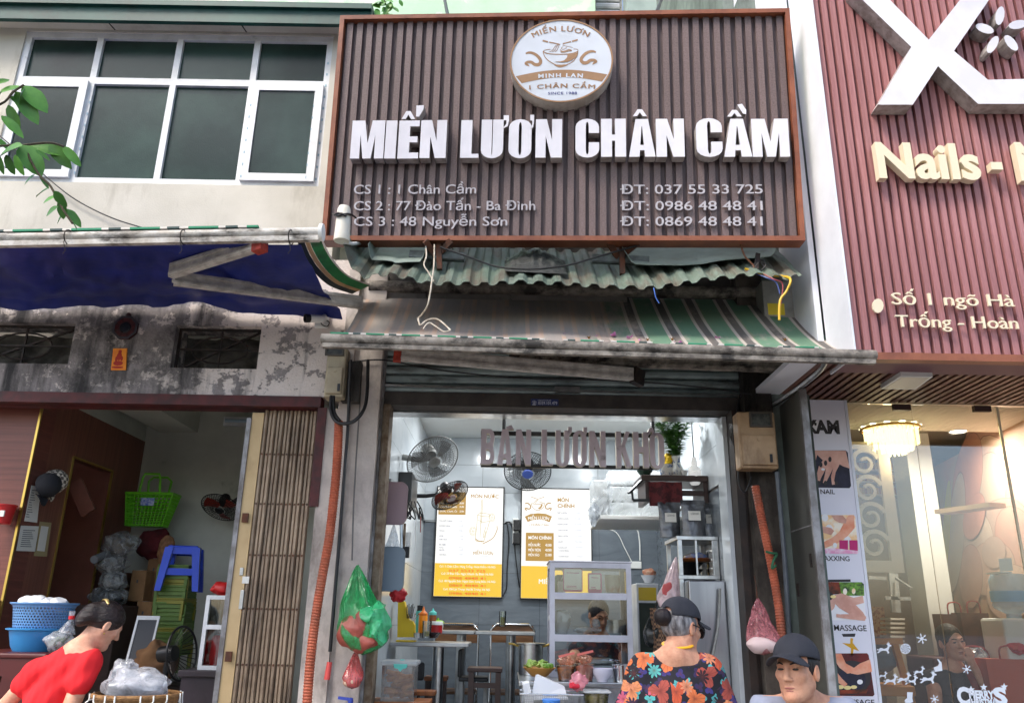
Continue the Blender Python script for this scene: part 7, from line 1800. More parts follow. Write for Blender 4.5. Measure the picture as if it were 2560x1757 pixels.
for k,(px,Y,lab,w)in enumerate(((1736,YR+.03,'front grey pouch of dried eel with a white label on the rack',.085),(1676,YR+.16,'grey pouch half hidden left of the front pouch',.08),(1778,YR+.2,'dark pouch at the right end on top of the rack',.075))):
 c=Vector((at(px,1345,Y).x,Y,zr1+.029));t=T('foil_pouch',lab,'pouch',c,'pouches of dried eel on the rack');h=.26
 def pf(sg):return lambda u,v:(c.x+w*(2*u-1)*(1-.06*math.sin(math.pi*v))*(1+.1*(v-.3)),c.y+sg*.035*(math.sin(math.pi*u))**.6*(1-v)**.7+.006*nz((u*5,v*5,k)),c.z+h*v)
 MB().grid(pf(-1),14,14).grid(pf(1),14,14).build('pouch',M('pouch_film',C(96,98,102),.18,c2=C(54,54,58),s=7,spec=.9,bump=.4,bs=24),t,True)
 MB().add([(c.x-w*.5,c.y-.037,c.z+h*.42),(c.x+w*.55,c.y-.037,c.z+h*.42),(c.x+w*.55,c.y-.03,c.z+h*.68),(c.x-w*.5,c.y-.03,c.z+h*.68)],[(0,1,2,3)]).build('label',m_paper,t)
 mb=MB();text_fit(mb,FY(c.y-.039),'LƯƠN KHÔ',c.x-w*.3,c.x+w*.38,c.z+h*.58,c.z+h*.635,.0,.0);mb.build('lettering',m_ink,t)
def onr(px,Y,z):return Vector((at(px,1440,Y).x,Y,z))
c=onr(1722,YR+.2,zr2+.029);t=T('black_bowls','two stacked black lacquer bowls on the rack','bowls',c)
for j in range(2):MB().lathe(c+Vector((0,0,.045*j)),[(0,0),(.06,0),(.11,.05),(.105,.05),(.05,.01),(0,.01)],(0,0,1),28).build('bowl',m_black,t,True)
c=onr(1742,YR+.18,zr2+.13);t=T('wooden_tray','round wooden tray with wrapped food on the black bowls','tray',c);MB().lathe(c,[(0,0),(.1,0),(.125,.02),(.12,.024),(0,.01)],(-.1,0,1),28).build('tray',m_ow,t,True);lump(MB(),c+Vector((0,0,.04)),(.08,.06,.03),95,.3).build('food',M('wrapped',C(190,160,110),.4,c2=C(70,120,190),s=10),t,True)
for j in range(3):
 c=onr(1785,YR+.14,zr2+.029+j*.062);t=T('clear_jar',('bottom','middle','top')[j]+' one of three clear plastic jars stacked on the rack','jar',c,'clear jars on the rack');MB().lathe(c,[(.04,0),(.046,.045),(.046,.05),(.04,.05)],(0,0,1),20).build('jar',f_tub,t,True);MB().lathe(c,[(.048,.05),(.048,.058),(0,.058)],(0,0,1),20).build('lid',m_steel,t,True)
t=T('steel_fridge','stainless steel fridge door below the rack shelf','fridge',(1.45,5.84,ZF));MB().cbox(rx0+.03,rx1-.003,5.78,YR-.01,ZF,zr2-.012,.01).build('door',M('brushed_steel',C(172,174,180),.3,m=1.0,c2=C(140,142,148),s=1.2,stretch=(6,1,.3)),t)
MB().tube(spline([at(1800,1470,5.74),at(1796,1560,5.74),at(1782,1640,5.74),at(1772,1700,5.74)],6),.009,8).build('cable',m_fgrey,t,True)
t=T('yellow_cabinet','small aluminium cabinet with yellow panels behind the cap wearing woman','cabinet',at(1618,1620,6.35));a,b=at(1598,1700,6.35),at(1646,1458,6.35)
MB().cbox(a.x,b.x,6.35,6.7,zc,b.z,.006).build('frame',m_white_alu,t);MB().box(a.x+.015,b.x-.02,6.346,6.3495,at(1600,1500,6.35).z,b.z-.03).build('panel',m_yel,t);MB().box(a.x+.015,b.x-.02,6.346,6.3495,zc+.05,at(1600,1506,6.35).z).build('glass_pane',m_wglass,t)
vessel('food_bowl','bowl of chopped food on the yellow cabinet','bowl',1622,1456,6.45,[(0,0),(.03,0),(.06,.055),(.055,.055),(0,.03)],m_bowl);tag(lump(MB(),at(1622,1432,6.45),(.05,.04,.03),97,.4).build('chopped_food',M('chopped',C(196,120,90),.7,c2=C(220,180,150),s=40),None,True),'reddish chopped food heaped in the bowl on the yellow cabinet','food')
t=T('striped_hanging_bag','red and white plastic bag hanging on the rack post','bag',at(1668,1540,5.85));bag(MB(),at(1690,1392,5.86),at(1664,1530,5.8),.07,.06,17,9).build('film',film('redwhite',C(222,196,196),.7),t,True);lump(MB(),at(1672,1490,5.8),(.045,.04,.09),99,.3).build('red_contents',M('dull_red',C(170,70,70),.6),t,True)
t=T('black_bin_bag','shiny black plastic bag hanging beside the checked cloth','bag',at(1625,1620,5.8));bag(MB(),at(1662,1470,5.84),at(1628,1618,5.78),.085,.07,19,7).build('film',M('black_film',C(26,30,30),.18,bump=.7,bs=16),t,True)
t=T('checked_cloth','brown checked cloth hanging beside the black plastic bag','cloth',at(1650,1620,5.75));a,b=at(1634,1632,5.7),at(1668,1520,5.72)
mck=bpy.data.materials.new('brown_check');nt,N,L,B=nodes_of(mck);tcn=N.new('ShaderNodeTexCoord');ck=N.new('ShaderNodeTexChecker');ck.inputs['Scale'].default_value=70;ck.inputs[1].default_value=C(126,96,72);ck.inputs[2].default_value=C(60,44,36);L.new(tcn.outputs['Object'],ck.inputs[0]);L.new(ck.outputs[0],B.inputs['Base Color']);B.inputs['Roughness'].default_value=.9
MB().sheet(lambda u,v:(lerp(a.x,b.x,u)+.01*math.sin(v*5),5.71+.012*math.sin(u*9),lerp(a.z,b.z,v)),14,10,.004).build('drape',mck,t,True)
MB().box(xo1-.03,xo1-.001,YS+.101,YS+.31,ZF,zLin-.011).build('tiled_pier',m_tileW,inn_)
# nail salon on the right
YG=5.62
zsf=at(2350,1012,YG).z
YSF=4.47
sal=T('nail_salon_building','nail salon with a wood slat soffit and a glass front','shop',(3.2,YG,0))
xd=at(1990,950,5.0).x
XRR=6.2
xs_=at(2078,940,YSF+.1).x
m_salw=M('salon_wall',C(206,200,190),.8)
m_purp=M('purple_slat',C(168,118,118),.5,c2=C(148,98,98),s=3,stretch=(16,16,.6));m_purpg=M('purple_groove',C(112,76,82),.6)
vary(m_purp,.08);m_sofd=M('soffit_dark',C(44,30,28),.7);m_sofw=M('soffit_slat',C(112,76,64),.5,c2=C(94,60,50),s=3,stretch=(20,1,1))
m_pan=M('white_clad',C(228,230,238),.4,c2=C(216,218,226),s=2)
vary(m_sofw,.12)
zst=at(2300,-120,YSF).z;xw1=at(2137,850,YSF).x
sg2=T('salon_sign','tall mauve ribbed salon sign with large white letters','sign',(xw1+1.5,YSF,zsf))
Psg=FY(YSF)
zbt=at(2400,886,YSF).z
MB().box(xw1,XRR,YSF+.05,YSF+.4,zbt,zst+.4).build('backing',m_purpg,sg2)
MB().box(xw1-.012,xw1-.001,YSF-.005,YSF+.38,zbt-.02,zst+.4).build('white_return',m_pan,sg2)
MB().box(xw1-.001,XRR,YSF-.02,YSF+.05,zbt-.045,zbt-.001).build('bottom_edge',m_fr,sg2)
ps=.0585;k=0;x=xw1+.006;smesh=None
while x<at(2640,400,YSF).x+.7:
 if smesh is None:
  smesh=MB().box(0,ps*.62,-.028,0,0,zst+.39-zbt).mesh('slat')
 o=link('slat',smesh,m_purp if k==0 else None,sg2);o.matrix_parent_inverse=Matrix.Identity(4);o.location=Vector((x,YSF+.05,zbt+.002))-WLOC[sg2.name];x+=ps;k+=1
def sletter(poly,d1=.14,nm='letter'):
 mb=MB();mb.prism(Psg,[Psg.uv(x,y,d1-.05)for x,y in poly],-.02,d1-.05);me=mb.mesh(nm);o=link(nm,me,[m_letter,m_letter_side],sg2)
 for p in me.polygons:p.material_index=0 if p.normal.y<-.9 else 1
sletter([(2130,-25),(2200,-25),(2322,100),(2420,-25),(2490,-25),(2385,128),(2470,200),(2640,196),(2640,260),(2445,260),(2345,166),(2282,262),(2195,262),(2278,118)])
for(cx_,cy_,an)in((2500,40,100),(2545,62,170),(2528,108,230),(2482,112,300),(2462,72,20)):sletter([(cx_+24*math.cos(R(a))*math.cos(R(an))-11*math.sin(R(a))*math.sin(R(an)),cy_+24*math.cos(R(a))*math.sin(R(an))+11*math.sin(R(a))*math.cos(R(an)))for a in range(0,360,30)],.12,'flower_mark')
m_cr=M('cream_letter',C(226,212,184),.4)
mb=MB();text_px(mb,Psg,'Nails',2190,452,2445,456,84,.0,bold=.03,th=.05);build_letters(mb,Psg,'letter',m_cr,sg2)
mb=MB();text_px(mb,Psg,'-',2472,452,2500,452,84,.0,bold=.03,th=.05);build_letters(mb,Psg,'letter',m_cr,sg2);mb=MB();text_px(mb,Psg,'M',2542,458,2620,460,90,.0,bold=.03,th=.05);build_letters(mb,Psg,'letter',m_cr,sg2)
mb=MB();text_px(mb,Psg,'Số 1 ngõ Hà',2230,762,2535,768,30,.0,bold=.015,th=.012);build_letters(mb,Psg,'small_letter',m_cr,sg2);mb=MB();text_px(mb,Psg,'Trống - Hoàn',2240,818,2545,824,30,.0,bold=.015,th=.012);build_letters(mb,Psg,'small_letter',m_cr,sg2)
mb=MB();mb.prism(Psg,[Psg.uv(2193+14*math.cos(R(a)),766+18*math.sin(R(a)))for a in range(0,360,30)],0,.012);mb.build('pin_mark',m_cr,sg2)
MB().box(xw1+.0,XRR,YSF+.052,YG+.1,zsf+.03,zsf+.12).build('soffit_board',m_sofd,sal)
x=xs_-.02;sof=None;k=0
while x<XRR-.5:
 if sof is None:sof=MB().box(0,.034,0,YG-YSF-.1,0,.028).mesh('soffit_slat')
 o=link('soffit_slat',sof,m_sofw if k==0 else None,sal);o.matrix_parent_inverse=Matrix.Identity(4);o.location=Vector((x,YSF+.06,zsf))-WLOC[sal.name];x+=.06;k+=1
MB().box(xs_-.2,xs_-.03,YSF+.05,YG,zsf-.004,zsf+.029).build('soffit_edge',m_pan,sal)
t=T('soffit_panel_light','square white panel lamp fixed under the wood slat soffit','ceiling light',atz(2270,950,zsf));q=[atz(x,y,zsf-.03)for x,y in((2202,972),(2288,974),(2332,942),(2252,940))]
MB().hexa([p for p in q]+[p+Vector((0,0,.029))for p in q]).build('panel',m_white,t);cc=sum(q,Vector())/4;MB().hexa([cc.lerp(p,.86)+Vector((0,0,-.003))for p in q]+[cc.lerp(p,.86)+Vector((0,0,-.0005))for p in q]).build('diffuser',M('cream_diffuser',C(214,206,190),.5),t)
m_div=M('divider_wall',C(112,122,116),.85,c2=C(88,98,92),s=3,dirt=C(50,52,50),ds=2.5,dlo=.5,dhi=.7,dst=(1,1,.4))
xdv=xp1+.01;xb1=at(1990,950,YG).x
MB().box(xdv,xb1,YS-.1,YG+.3,0,zst+.4).build('divider_wall',m_div,sal)
dl=T('steel_door_leaf','open grey steel door leaf standing out between the two shops','door',at(2050,1757,5.2));m_leaf=M('leaf_grey',C(96,96,90),.45,m=.3,c2=C(84,84,80),s=2)
p0,p1=at(1948,1010,YS-.11),at(2002,980,4.93);Pd=Plane((p0.x,p0.y,0),(p1.x-p0.x,p1.y-p0.y,0),(0,0,1));Ld=(Vector((p1.x,p1.y,0))-Vector((p0.x,p0.y,0))).length;zd1=Pd.uv(1985,985)[1]
zm_=Pd.uv(1990,1325)[1]
MB().pbox(Pd,0,Ld-.03,.02,zm_-.004,-.03,0).build('panel',m_leaf,dl);MB().pbox(Pd,0,Ld-.03,zm_+.004,zd1,-.03,0).build('panel',m_leaf,dl);MB().pbox(Pd,Ld-.03,Ld,.02,zd1,-.036,.006).build('edge_strip',m_rail,dl);MB().pbox(Pd,0,Ld-.03,zm_-.004,zm_+.004,-.03,.004).build('seam_strip',m_rail,dl)
for(x,y)in((2028,1400),(1996,1474)):u,v=Pd.uv(x,y);MB().pbox(Pd,u-.015,u+.015,v-.04,v+.04,.0005,.006).build('slot_plate',m_dark,dl)
# picture board
bd=T('service_board','tall white board with four service pictures beside the salon glass','sign board',at(2130,1757,YG-.1));Yb3=YG-.12;Pb3=FY(Yb3)
bx0,bx1=at(1985,1300,Yb3).x,at(2144,1300,Yb3).x;zb1=at(2080,1000,Yb3).z
MB().box(bx0,bx1,Yb3,Yb3+.03,0,zb1).build('panel',M('print_white',C(226,224,234),.45),bd);MB().box(bx1+.001,bx1+.02,Yb3-.004,Yb3+.05,0,zb1).build('edge',m_pan,bd)
m_blkp=M('print_black',C(50,46,48),.6);m_skin1=M('print_skin',C(226,178,160),.6,c2=C(206,150,132),s=8);m_skin2=M('print_skin_warm',C(232,140,104),.6,c2=C(240,180,150),s=8);m_navyp=M('print_navy',C(44,42,62),.6,c2=C(26,26,40),s=9);m_warm=M('print_warm',C(250,206,150),.6,c2=C(252,240,220),s=12,lo=.42,hi=.55);m_mg=M('print_magenta',C(190,40,110),.6);m_brn=M('print_brown',C(150,60,30),.6,c2=C(70,40,24),s=12);m_pgr=M('print_green',C(120,170,60),.6,c2=C(50,60,40),s=30);m_wt=M('print_bright',C(240,238,240),.6);m_pk=M('print_pink',C(236,160,196),.6,c2=C(246,220,232),s=30);m_dkb=M('print_dark_brown',C(60,26,26),.6,c2=C(110,34,30),s=7);m_pet=M('print_petal',C(244,220,150),.6)
zs_=lambda x,y:(1980+x*.5124,940+y*.5124)
def pic(nm,pieces):
 base=None
 for i,(poly,mt)in enumerate(pieces):
  mb=MB();mb.prism(Pb3,[Pb3.uv(*zs_(x,y))for x,y in poly],.0006+i*.0005,.0011+i*.0005)
  o=mb.build(nm if i==0 else 'printed_shape',mt,bd if i==0 else base);base=o if i==0 else base
E_=lambda cx_,cy_,rx,ry,n=16,rot=0:[(cx_+rx*math.cos(2*math.pi*i/n)*math.cos(R(rot))-ry*math.sin(2*math.pi*i/n)*math.sin(R(rot)),cy_+rx*math.cos(2*math.pi*i/n)*math.sin(R(rot))+ry*math.sin(2*math.pi*i/n)*math.cos(R(rot)))for i in range(n)]
pic('nail_picture',[([(60,362),(262,362),(272,372),(288,535),(280,546),(60,542)],m_navyp),([(100,362),(262,364),(270,400),(282,450),(250,440),(232,430),(212,470),(205,510),(215,528),(195,530),(190,490),(200,450),(180,490),(165,520),(150,520),(160,480),(165,450),(140,500),(130,530),(112,530),(118,490),(130,440),(150,410)],m_skin1),([(60,362),(128,362),(118,400),(108,440),(92,440),(90,400),(70,420)],m_skin1),(E_(98,436,8,12),m_blkp),(E_(140,432,8,13),m_blkp),(E_(163,424,8,13),m_blkp),(E_(184,406,8,13),m_blkp),(E_(130,522,8,12),m_blkp),(E_(162,522,8,12),m_blkp),(E_(216,522,9,9),m_blkp),(E_(150,455,9,6),m_wt)])
pic('waxing_picture',[([(70,678),(300,676),(308,686),(324,858),(316,866),(70,862)],m_warm),(E_(180,745,18,22),m_wt),(E_(270,800,16,20),m_wt),(E_(160,690,16,18),m_wt),([(95,860),(140,815),(190,790),(230,760),(260,700),(275,678),(302,678),(305,740),(270,780),(220,815),(170,835),(130,845)],m_skin2),([(70,730),(140,730),(190,740),(205,755),(190,775),(160,765),(120,760),(70,750)],m_skin1),([(190,678),(245,678),(265,700),(262,718),(230,715),(205,700)],m_skin1),([(230,800),(272,800),(272,855),(230,855)],m_mg),([(278,800),(318,800),(320,855),(280,855)],m_mg),([(110,845),(200,838),(322,852),(320,866),(110,864)],m_pk),(E_(208,825,10,13),m_wt)])
pic('massage_picture',[([(70,1004),(340,1004),(350,1014),(360,1190),(70,1190)],m_wt),([(70,1004),(250,1004),(240,1060),(70,1080)],m_brn),([(230,1004),(340,1004),(350,1014),(352,1070),(240,1070)],m_pgr),(E_(258,1050,10,16),m_warm),(E_(300,1048,9,14),m_warm),([(190,1070),(240,1058),(300,1080),(345,1070),(350,1105),(310,1115),(345,1150),(362,1180),(340,1190),(290,1180),(220,1175),(240,1160),(280,1160),(230,1130),(200,1100)],m_skin1),(E_(185,1110,24,34),m_skin1),(E_(176,1072,24,22),m_blkp),(E_(200,1075,14,8),m_pet),([(215,1158),(300,1170),(360,1170),(355,1192),(280,1184),(215,1175)],m_skin1)])
pic('foot_massage_picture',[([(70,1352),(366,1350),(374,1360),(402,1552),(394,1560),(70,1556)],m_dkb),(E_(290,1470,95,85),m_blkp),(E_(290,1478,70,60),m_navyp),([(190,1352),(240,1352),(262,1400),(300,1420),(310,1440),(270,1450),(230,1420)],m_skin2),([(380,1380),(330,1400),(290,1430),(285,1448),(320,1455),(390,1440)],m_skin2),([(200,1420),(240,1470),(270,1500),(255,1515),(205,1480)],m_skin2),(E_(235,1515,18,10),m_pet),(E_(270,1518,18,10),m_pet),(E_(330,1490,14,12),m_wt),(E_(300,1515,16,9),m_pet),([(215,1530),(370,1525),(360,1545),(225,1548)],m_brn)])
def btext(s,xa,xb,y,h,bold=.012):
 mb=MB();(x0,y0),(x1,y1)=zs_(xa,y),zs_(xb,y);text_px(mb,Pb3,s,x0,y0,x1,y1,h*.5124,.002,bold=bold);build_letters(mb,Pb3,'caption_letter',m_blkp,bd)
btext('NAIL',140,210,574,22);btext('WAXXING',122,282,900,24);btext('BODY MASSAGE',92,365,1240,28);btext('FOOT MASSAGE',120,404,1600,26)
mb=MB();text_px(mb,Pb3,'XAM',*zs_(56,276),*zs_(234,278),31,.002,bold=.05);build_letters(mb,Pb3,'brand_letter',m_blkp,bd)
pic('brand_face',[(E_(118,240,15,26),m_wt),(E_(114,234,6,8),m_blkp)]);pic('black_mark',[([(160,992),(285,990),(286,1002),(160,1004)],m_blkp)]);pic('black_mark',[([(242,1256),(310,1254),(306,1270),(250,1270)],m_blkp)]);pic('gold_mark',[([(285,1276),(298,1278),(296,1300),(328,1340),(300,1330),(296,1362),(286,1360),(288,1326),(244,1300),(284,1304)],M('gold_foil',C(206,156,50),.3,m=.6))])
# glass front and patch fittings
g_front=glass('salon_glass',(.92,.92,.89,1),.07,.02)
gf=T('salon_glass_front','frameless glass panels across the salon front','glass front',at(2350,1757,YG));gx=[bx1+.022,at(2320,1300,YG).x,at(2540,1300,YG).x,at(2900,1300,YG).x]
for i in range(3):MB().box(gx[i]+.003,gx[i+1]-.003,YG,YG+.01,.02,zsf-.002).build('glass_pane',g_front,gf)
for px in(2243,2443):a=at(px,1012,YG);MB().box(a.x-.0-.03,a.x+.09,YG-.012,YG+.022,zsf-.045,zsf-.003).build('patch_fitting',M('patch_brown',C(62,40,36),.5),gf)
MB().box(gx[2]-.004,gx[2]+.012,YG-.006,YG-.0005,.02,zsf-.01).build('edge_seal',M('seal_cream',C(206,190,160),.5),gf)
m_dec=M('white_decal',C(232,236,244),.6)
Pg=FY(YG-.0015)
zg_=lambda x,y:(2030+x*.2364,1380+y*.2364)
def decal(nm,lab,cat,polys,grp='white Christmas decals on the salon glass'):
 t=T(nm,lab,cat,Pg.at(*zg_(*polys[0][0])),grp)
 for i,p in enumerate(polys):MB().prism(Pg,[Pg.uv(*zg_(x,y))for x,y in p],.0004+i*.0004,.0008+i*.0004).build('cutout',m_dec,t)
def snow(cx_,cy_,r):
 out=[]
 for k in range(3):
  a=R(60*k+15);dx,dy=math.cos(a),math.sin(a);w=r*.09
  out.append([(cx_-dx*r-dy*w,cy_-dy*r+dx*w),(cx_+dx*r-dy*w,cy_+dy*r+dx*w),(cx_+dx*r+dy*w,cy_+dy*r-dx*w),(cx_-dx*r+dy*w,cy_-dy*r-dx*w)])
 out.append(E_(cx_,cy_,r*.36,r*.36,6,15))
 for k in range(6):
  a=R(60*k+15);px_,py_=cx_+math.cos(a)*r*.7,cy_+math.sin(a)*r*.7;out.append(E_(px_,py_,r*.26,r*.1,4,60*k+105))
 return out
decal('snowflake_decal','largest white snowflake decal high on the salon glass','decal',snow(1160,912,56));decal('snowflake_decal','white snowflake decal left of the dark basket behind the glass','decal',snow(1635,1235,50));decal('snowflake_decal','lowest white snowflake decal beside the boot decal','decal',snow(1295,1550,48))
cy2=[E_(988,1018,54,54,24)];decal('peppermint_decal','round striped peppermint decal on the salon glass','decal',cy2)
t_=COL.objects[-1].parent
for k in range(8):
 a0=k*45;MB().prism(Pg,[Pg.uv(*zg_(988+r_*math.cos(R(a0+q)),1018+r_*math.sin(R(a0+q))))for r_,q in((8,0),(30,25),(46,48),(46,64),(30,40),(8,10))],.001,.0014).build('swirl',m_dark,t_)
DEER=[(0,40),(18,46),(28,30),(50,30),(70,40),(100,30),(112,12),(104,-8),(90,-14),(106,-16),(104,-34),(112,-18),(120,-40),(122,-16),(134,-28),(128,-10),(150,2),(148,12),(130,14),(124,36),(116,56),(128,80),(112,92),(106,74),(96,60),(60,58),(36,66),(14,84),(-6,82),(16,62),(18,54),(-4,52)]
for k,(dx,dy,s,lab)in enumerate(((690,980,1.0,'leaping reindeer decal alone near the board'),(705,1275,.62,'leftmost reindeer decal of the sleigh team'),(760,1310,1.0,'second reindeer decal of the sleigh team'),(900,1295,1.0,'third reindeer decal of the sleigh team'),(985,1320,.9,'lowest middle reindeer decal of the sleigh team'),(1075,1225,.8,'reindeer decal above the middle of the team'),(1145,1285,1.15,'rightmost reindeer decal drawing the sleigh'))):
 decal('reindeer_decal',lab,'decal',[[(dx+x*s,dy+y*s)for x,y in DEER]])
decal('sleigh_decal','broken sleigh decal at the right of the reindeer team','decal',[[(1285,1215),(1330,1200),(1345,1170),(1320,1125),(1340,1130),(1370,1165),(1378,1250),(1300,1262)]]);decal('boot_decal','white Christmas boot decal low on the salon glass','decal',[[(1005,1475),(1065,1478),(1060,1540),(1070,1580),(1040,1592),(985,1590),(978,1560),(1005,1540)]])
t=T('christmas_lettering_decal','white Merry Christmas lettering decal low on the salon glass','decal',Pg.at(*zg_(1800,1590)))
for s,xa,xb,y,h in(('MERRY',1665,1935,1540,78),('HRISTMA',1690,1960,1612,62),('C',1545,1680,1600,170),('S',1930,2075,1600,165)):
 mb=MB();(x0,y0),(x1,y1)=zg_(xa,y),zg_(xb,y);text_px(mb,Pg,s,x0,y0,x1,y1,h*.2364,.001,bold=.055);build_letters(mb,Pg,'letter',m_dec,t)
for cx_,cy_ in((1680,1450),(1815,1425),(2030,1420)):mb=MB();mb.prism(Pg,[Pg.uv(*zg_(cx_+r_*math.cos(R(a)),cy_+r_*math.sin(R(a))))for a,r_ in[(i*36-90,42 if i%2==0 else 18)for i in range(10)]],.0014,.0018);mb.build('star',m_dec,t)
# salon interior
zcs=zsf+.02;YSB=8.6;xsl=bx1-.5;xsr=at(2560,1300,6.6).x+.75
si=T('nail_salon_interior','warm lit salon interior behind the glass front','room',(3.5,7,0))
m_cw=M('salon_cream_wall',C(156,146,130),.8,c2=C(144,134,118),s=2);m_col=M('salon_white_wall',C(208,210,206),.7)
MB().box(xsl,xsr+.1,YSB,YSB+.1,0,zcs+.4).build('back_wall',m_cw,si);MB().box(xsl-.1,xsl,YG+.35,YSB,0,zcs+.4).build('left_wall',m_cw,si)
MB().box(xsl,xsr+.1,YG+.02,YSB,.0,.04).build('floor',m_pave,si);MB().box(xsr+.1,xsr+.2,YG-.02,YSB,0,zcs+.4).build('right_wall',m_cw,si)
MB().box(xsl,xsr+.1,YG+.02,YG+1.0,zcs+.021,zcs+.1).build('ceiling',m_salw,si);MB().box(xsl,xsr+.1,YG+1.0,YSB,zcs+.18,zcs+.26).build('ceiling',M('salon_cove',C(150,150,136),.8),si);MB().box(xsl,xsr+.1,YG+1.0,YG+1.04,zcs+.1,zcs+.18).build('cove_edge',m_pan,si)
MB().box(at(2290,1300,7.4).x,at(2352,1300,7.4).x,7.4,7.7,.04,zcs+.18).build('column',m_col,si)
Pm=Plane((xsr,0,0),(0,-1,0),(0,0,1));pm0=Vector((at(2400,1400,7.9).x,7.9,0));pm1=Vector((at(2640,1300,6.0).x,6.0,0));Pm=Plane((pm0.x,pm0.y,0),pm1-pm0,(0,0,1));Lm=(pm1-pm0).length
MB().pbox(Pm,-.3,Lm+.4,.04,zcs+.02,-.06,0).build('mural_wall',M('mural_base',C(206,150,124),.7,c2=C(186,160,130),s=2),si)
mur=T('petal_mural','large painted mural of overlapping peach petals on the salon wall','mural',Pm.at(2480,1500))
pal=[C(212,168,146),C(204,160,138),C(218,180,156),C(200,174,150),C(208,152,130),C(194,164,146),C(210,186,166),C(204,146,128)]
rg=random.Random(21);m_out=M('mural_line',C(140,104,92),.7)
i=0
for(px,py,rx,ry,rot)in((2520,1090,60,150,-20),(2450,1150,50,120,10),(2540,1230,60,160,-30),(2470,1240,45,110,5),(2420,1200,35,120,8),(2500,1330,70,90,30),(2440,1340,45,70,-10),(2560,1380,60,120,-20),(2480,1420,60,70,20),(2430,1440,30,80,0),(2530,1480,60,70,10),(2395,1330,20,150,4),(2440,1290,26,60,12),(2490,1380,30,40,0)):
 for kk,(mt,sc_)in enumerate(((m_out,1.015),(M('petal%d'%(i%8),pal[i%8],.7,c2=tuple(q*.78 for q in pal[(i+3)%8][:3])+(1,),s=2.5,lo=.35,hi=.75),1.0))):
  MB().prism(Pm,[Pm.uv(x,y)for x,y in E_(px,py,rx*sc_,ry*sc_,24,rot)],.0005+i*.0012+kk*.0006,.0008+i*.0012+kk*.0006).build('petal_outline' if kk==0 else 'petal',mt,mur)
 i+=1
MB().prism(Pm,[Pm.uv(x,y)for x,y in E_(2372,1320,9,120,20,3)],.02,.021).build('yellow_strip',M('mural_yellow',C(206,190,70),.6),mur)
t=T('floating_shelf','small cream floating shelf across the petal mural','shelf',at(2440,1270,6.6));a,b=at(2356,1280,6.9),at(2494,1262,6.35)
MB().bar(a,b,.16,.035).build('board',M('shelf_cream',C(226,200,170),.5),t)
sc2=T('scroll_screen','white pierced screen with spiral scrolls behind the salon glass','screen',at(2200,1430,6.4));Ysc=6.5;Pq=FY(Ysc);m_scr=M('screen_cream',C(214,202,180),.55)
fx=[at(x,1300,Ysc).x for x in(2135,2216,2245)];zs0,zs1=at(2200,1430,Ysc).z,at(2200,1105,Ysc).z
MB().box(fx[1],fx[2],Ysc,Ysc+.03,zs0,zs1).build('stile',m_scr,sc2);MB().box(fx[0]-.3,fx[1]-.001,Ysc,Ysc+.03,zs0,zs0+.09).build('rail',m_scr,sc2);MB().box(fx[0]-.3,fx[1]-.001,Ysc,Ysc+.03,zs1-.06,zs1).build('rail',m_scr,sc2)
def scroll(cx_,cz_,r,sgn,a0):
 mb=MB();pts=[];
 for q in range(30):tt=q/29;a=a0+sgn*tt*8.5;rr=r*(1-.78*tt);pts.append(Vector((cx_+rr*math.cos(a),Ysc+.015,cz_+rr*math.sin(a))))
 for q in range(29):
  w=.017-.006*q/29;p,n2=pts[q],pts[q+1];tt=(n2-p).normalized();nn=Vector((-tt.z,0,tt.x))*w
  mb.hexa([p-nn+Vector((0,-.014,0)),n2-nn+Vector((0,-.014,0)),n2-nn+Vector((0,.014,0)),p-nn+Vector((0,.014,0)),p+nn+Vector((0,-.014,0)),n2+nn+Vector((0,-.014,0)),n2+nn+Vector((0,.014,0)),p+nn+Vector((0,.014,0))])
 mb.build('scroll',m_scr,sc2)
for k in range(4):
 z=lerp(zs1-.17,zs0+.21,k/3);scroll(fx[1]-.115,z,.118,1,0.3);scroll(fx[1]-.33,z-.09,.125,-1,2.6)
ch=T('crystal_chandelier','lit round crystal chandelier behind the salon glass','chandelier',at(2220,1080,6.4));c=at(2226,1076,6.5);m_cry=emis('crystal_glow',(1.0,.86,.42,1),1.2);m_cryh=emis('crystal_hot',(1.0,.92,.6,1),3.2);m_goldm=M('gold_metal',C(206,170,90),.25,m=1)
MB().lathe(c,[(.22,-.0),(.235,0),(.235,.02),(.22,.02)],(0,0,1),40,False).build('ring',m_goldm,ch,True);MB().tube([c+Vector((0,0,.02)),Vector((c.x,c.y,zcs+.18))],.012,8).build('stem',m_goldm,ch,True)
for k in range(12):a=k*.5236;p=c+Vector((.215*math.cos(a),.215*math.sin(a),.022));MB().lathe(p,[(.022,0),(.028,.03),(.024,.08),(0,.085)],(0,0,1),10).build('candle_glass',m_cryh,ch,True)
for r_,h_,n in((.2,.12,34),(.15,.17,26),(.095,.20,18)):
 for k in range(n):a=k*2*math.pi/n;p=c+Vector((r_*math.cos(a),r_*math.sin(a),0));MB().bar(p,p+Vector((0,0,-h_)),.012,.012,(1,0,0)).build('crystal_drop',m_cry,ch)
l=bpy.data.lights.new('chandelier_lamp','POINT');l.energy=4;l.color=(1,.82,.5);l.shadow_soft_size=.15;lo=bpy.data.objects.new('chandelier_lamp',l);COL.objects.link(lo);lo.location=c+Vector((0,-.0,-.26));lo.parent=ch;lo.matrix_parent_inverse=Matrix.Translation(-WLOC[ch.name])
p=atz(2395,1077,zcs+.02);t=T('salon_downlight','round lit downlight in the salon ceiling','ceiling light',p)
MB().lathe(p,[(.06,0),(.075,0),(.07,-.01),(.06,-.006)],(0,0,1),20,False).build('ring',m_white,t,True);MB().lathe(p+Vector((0,0,-.001)),[(.058,0),(.058,-.003),(0,-.003)],(0,0,1),20).build('disc',m_lamp,t)
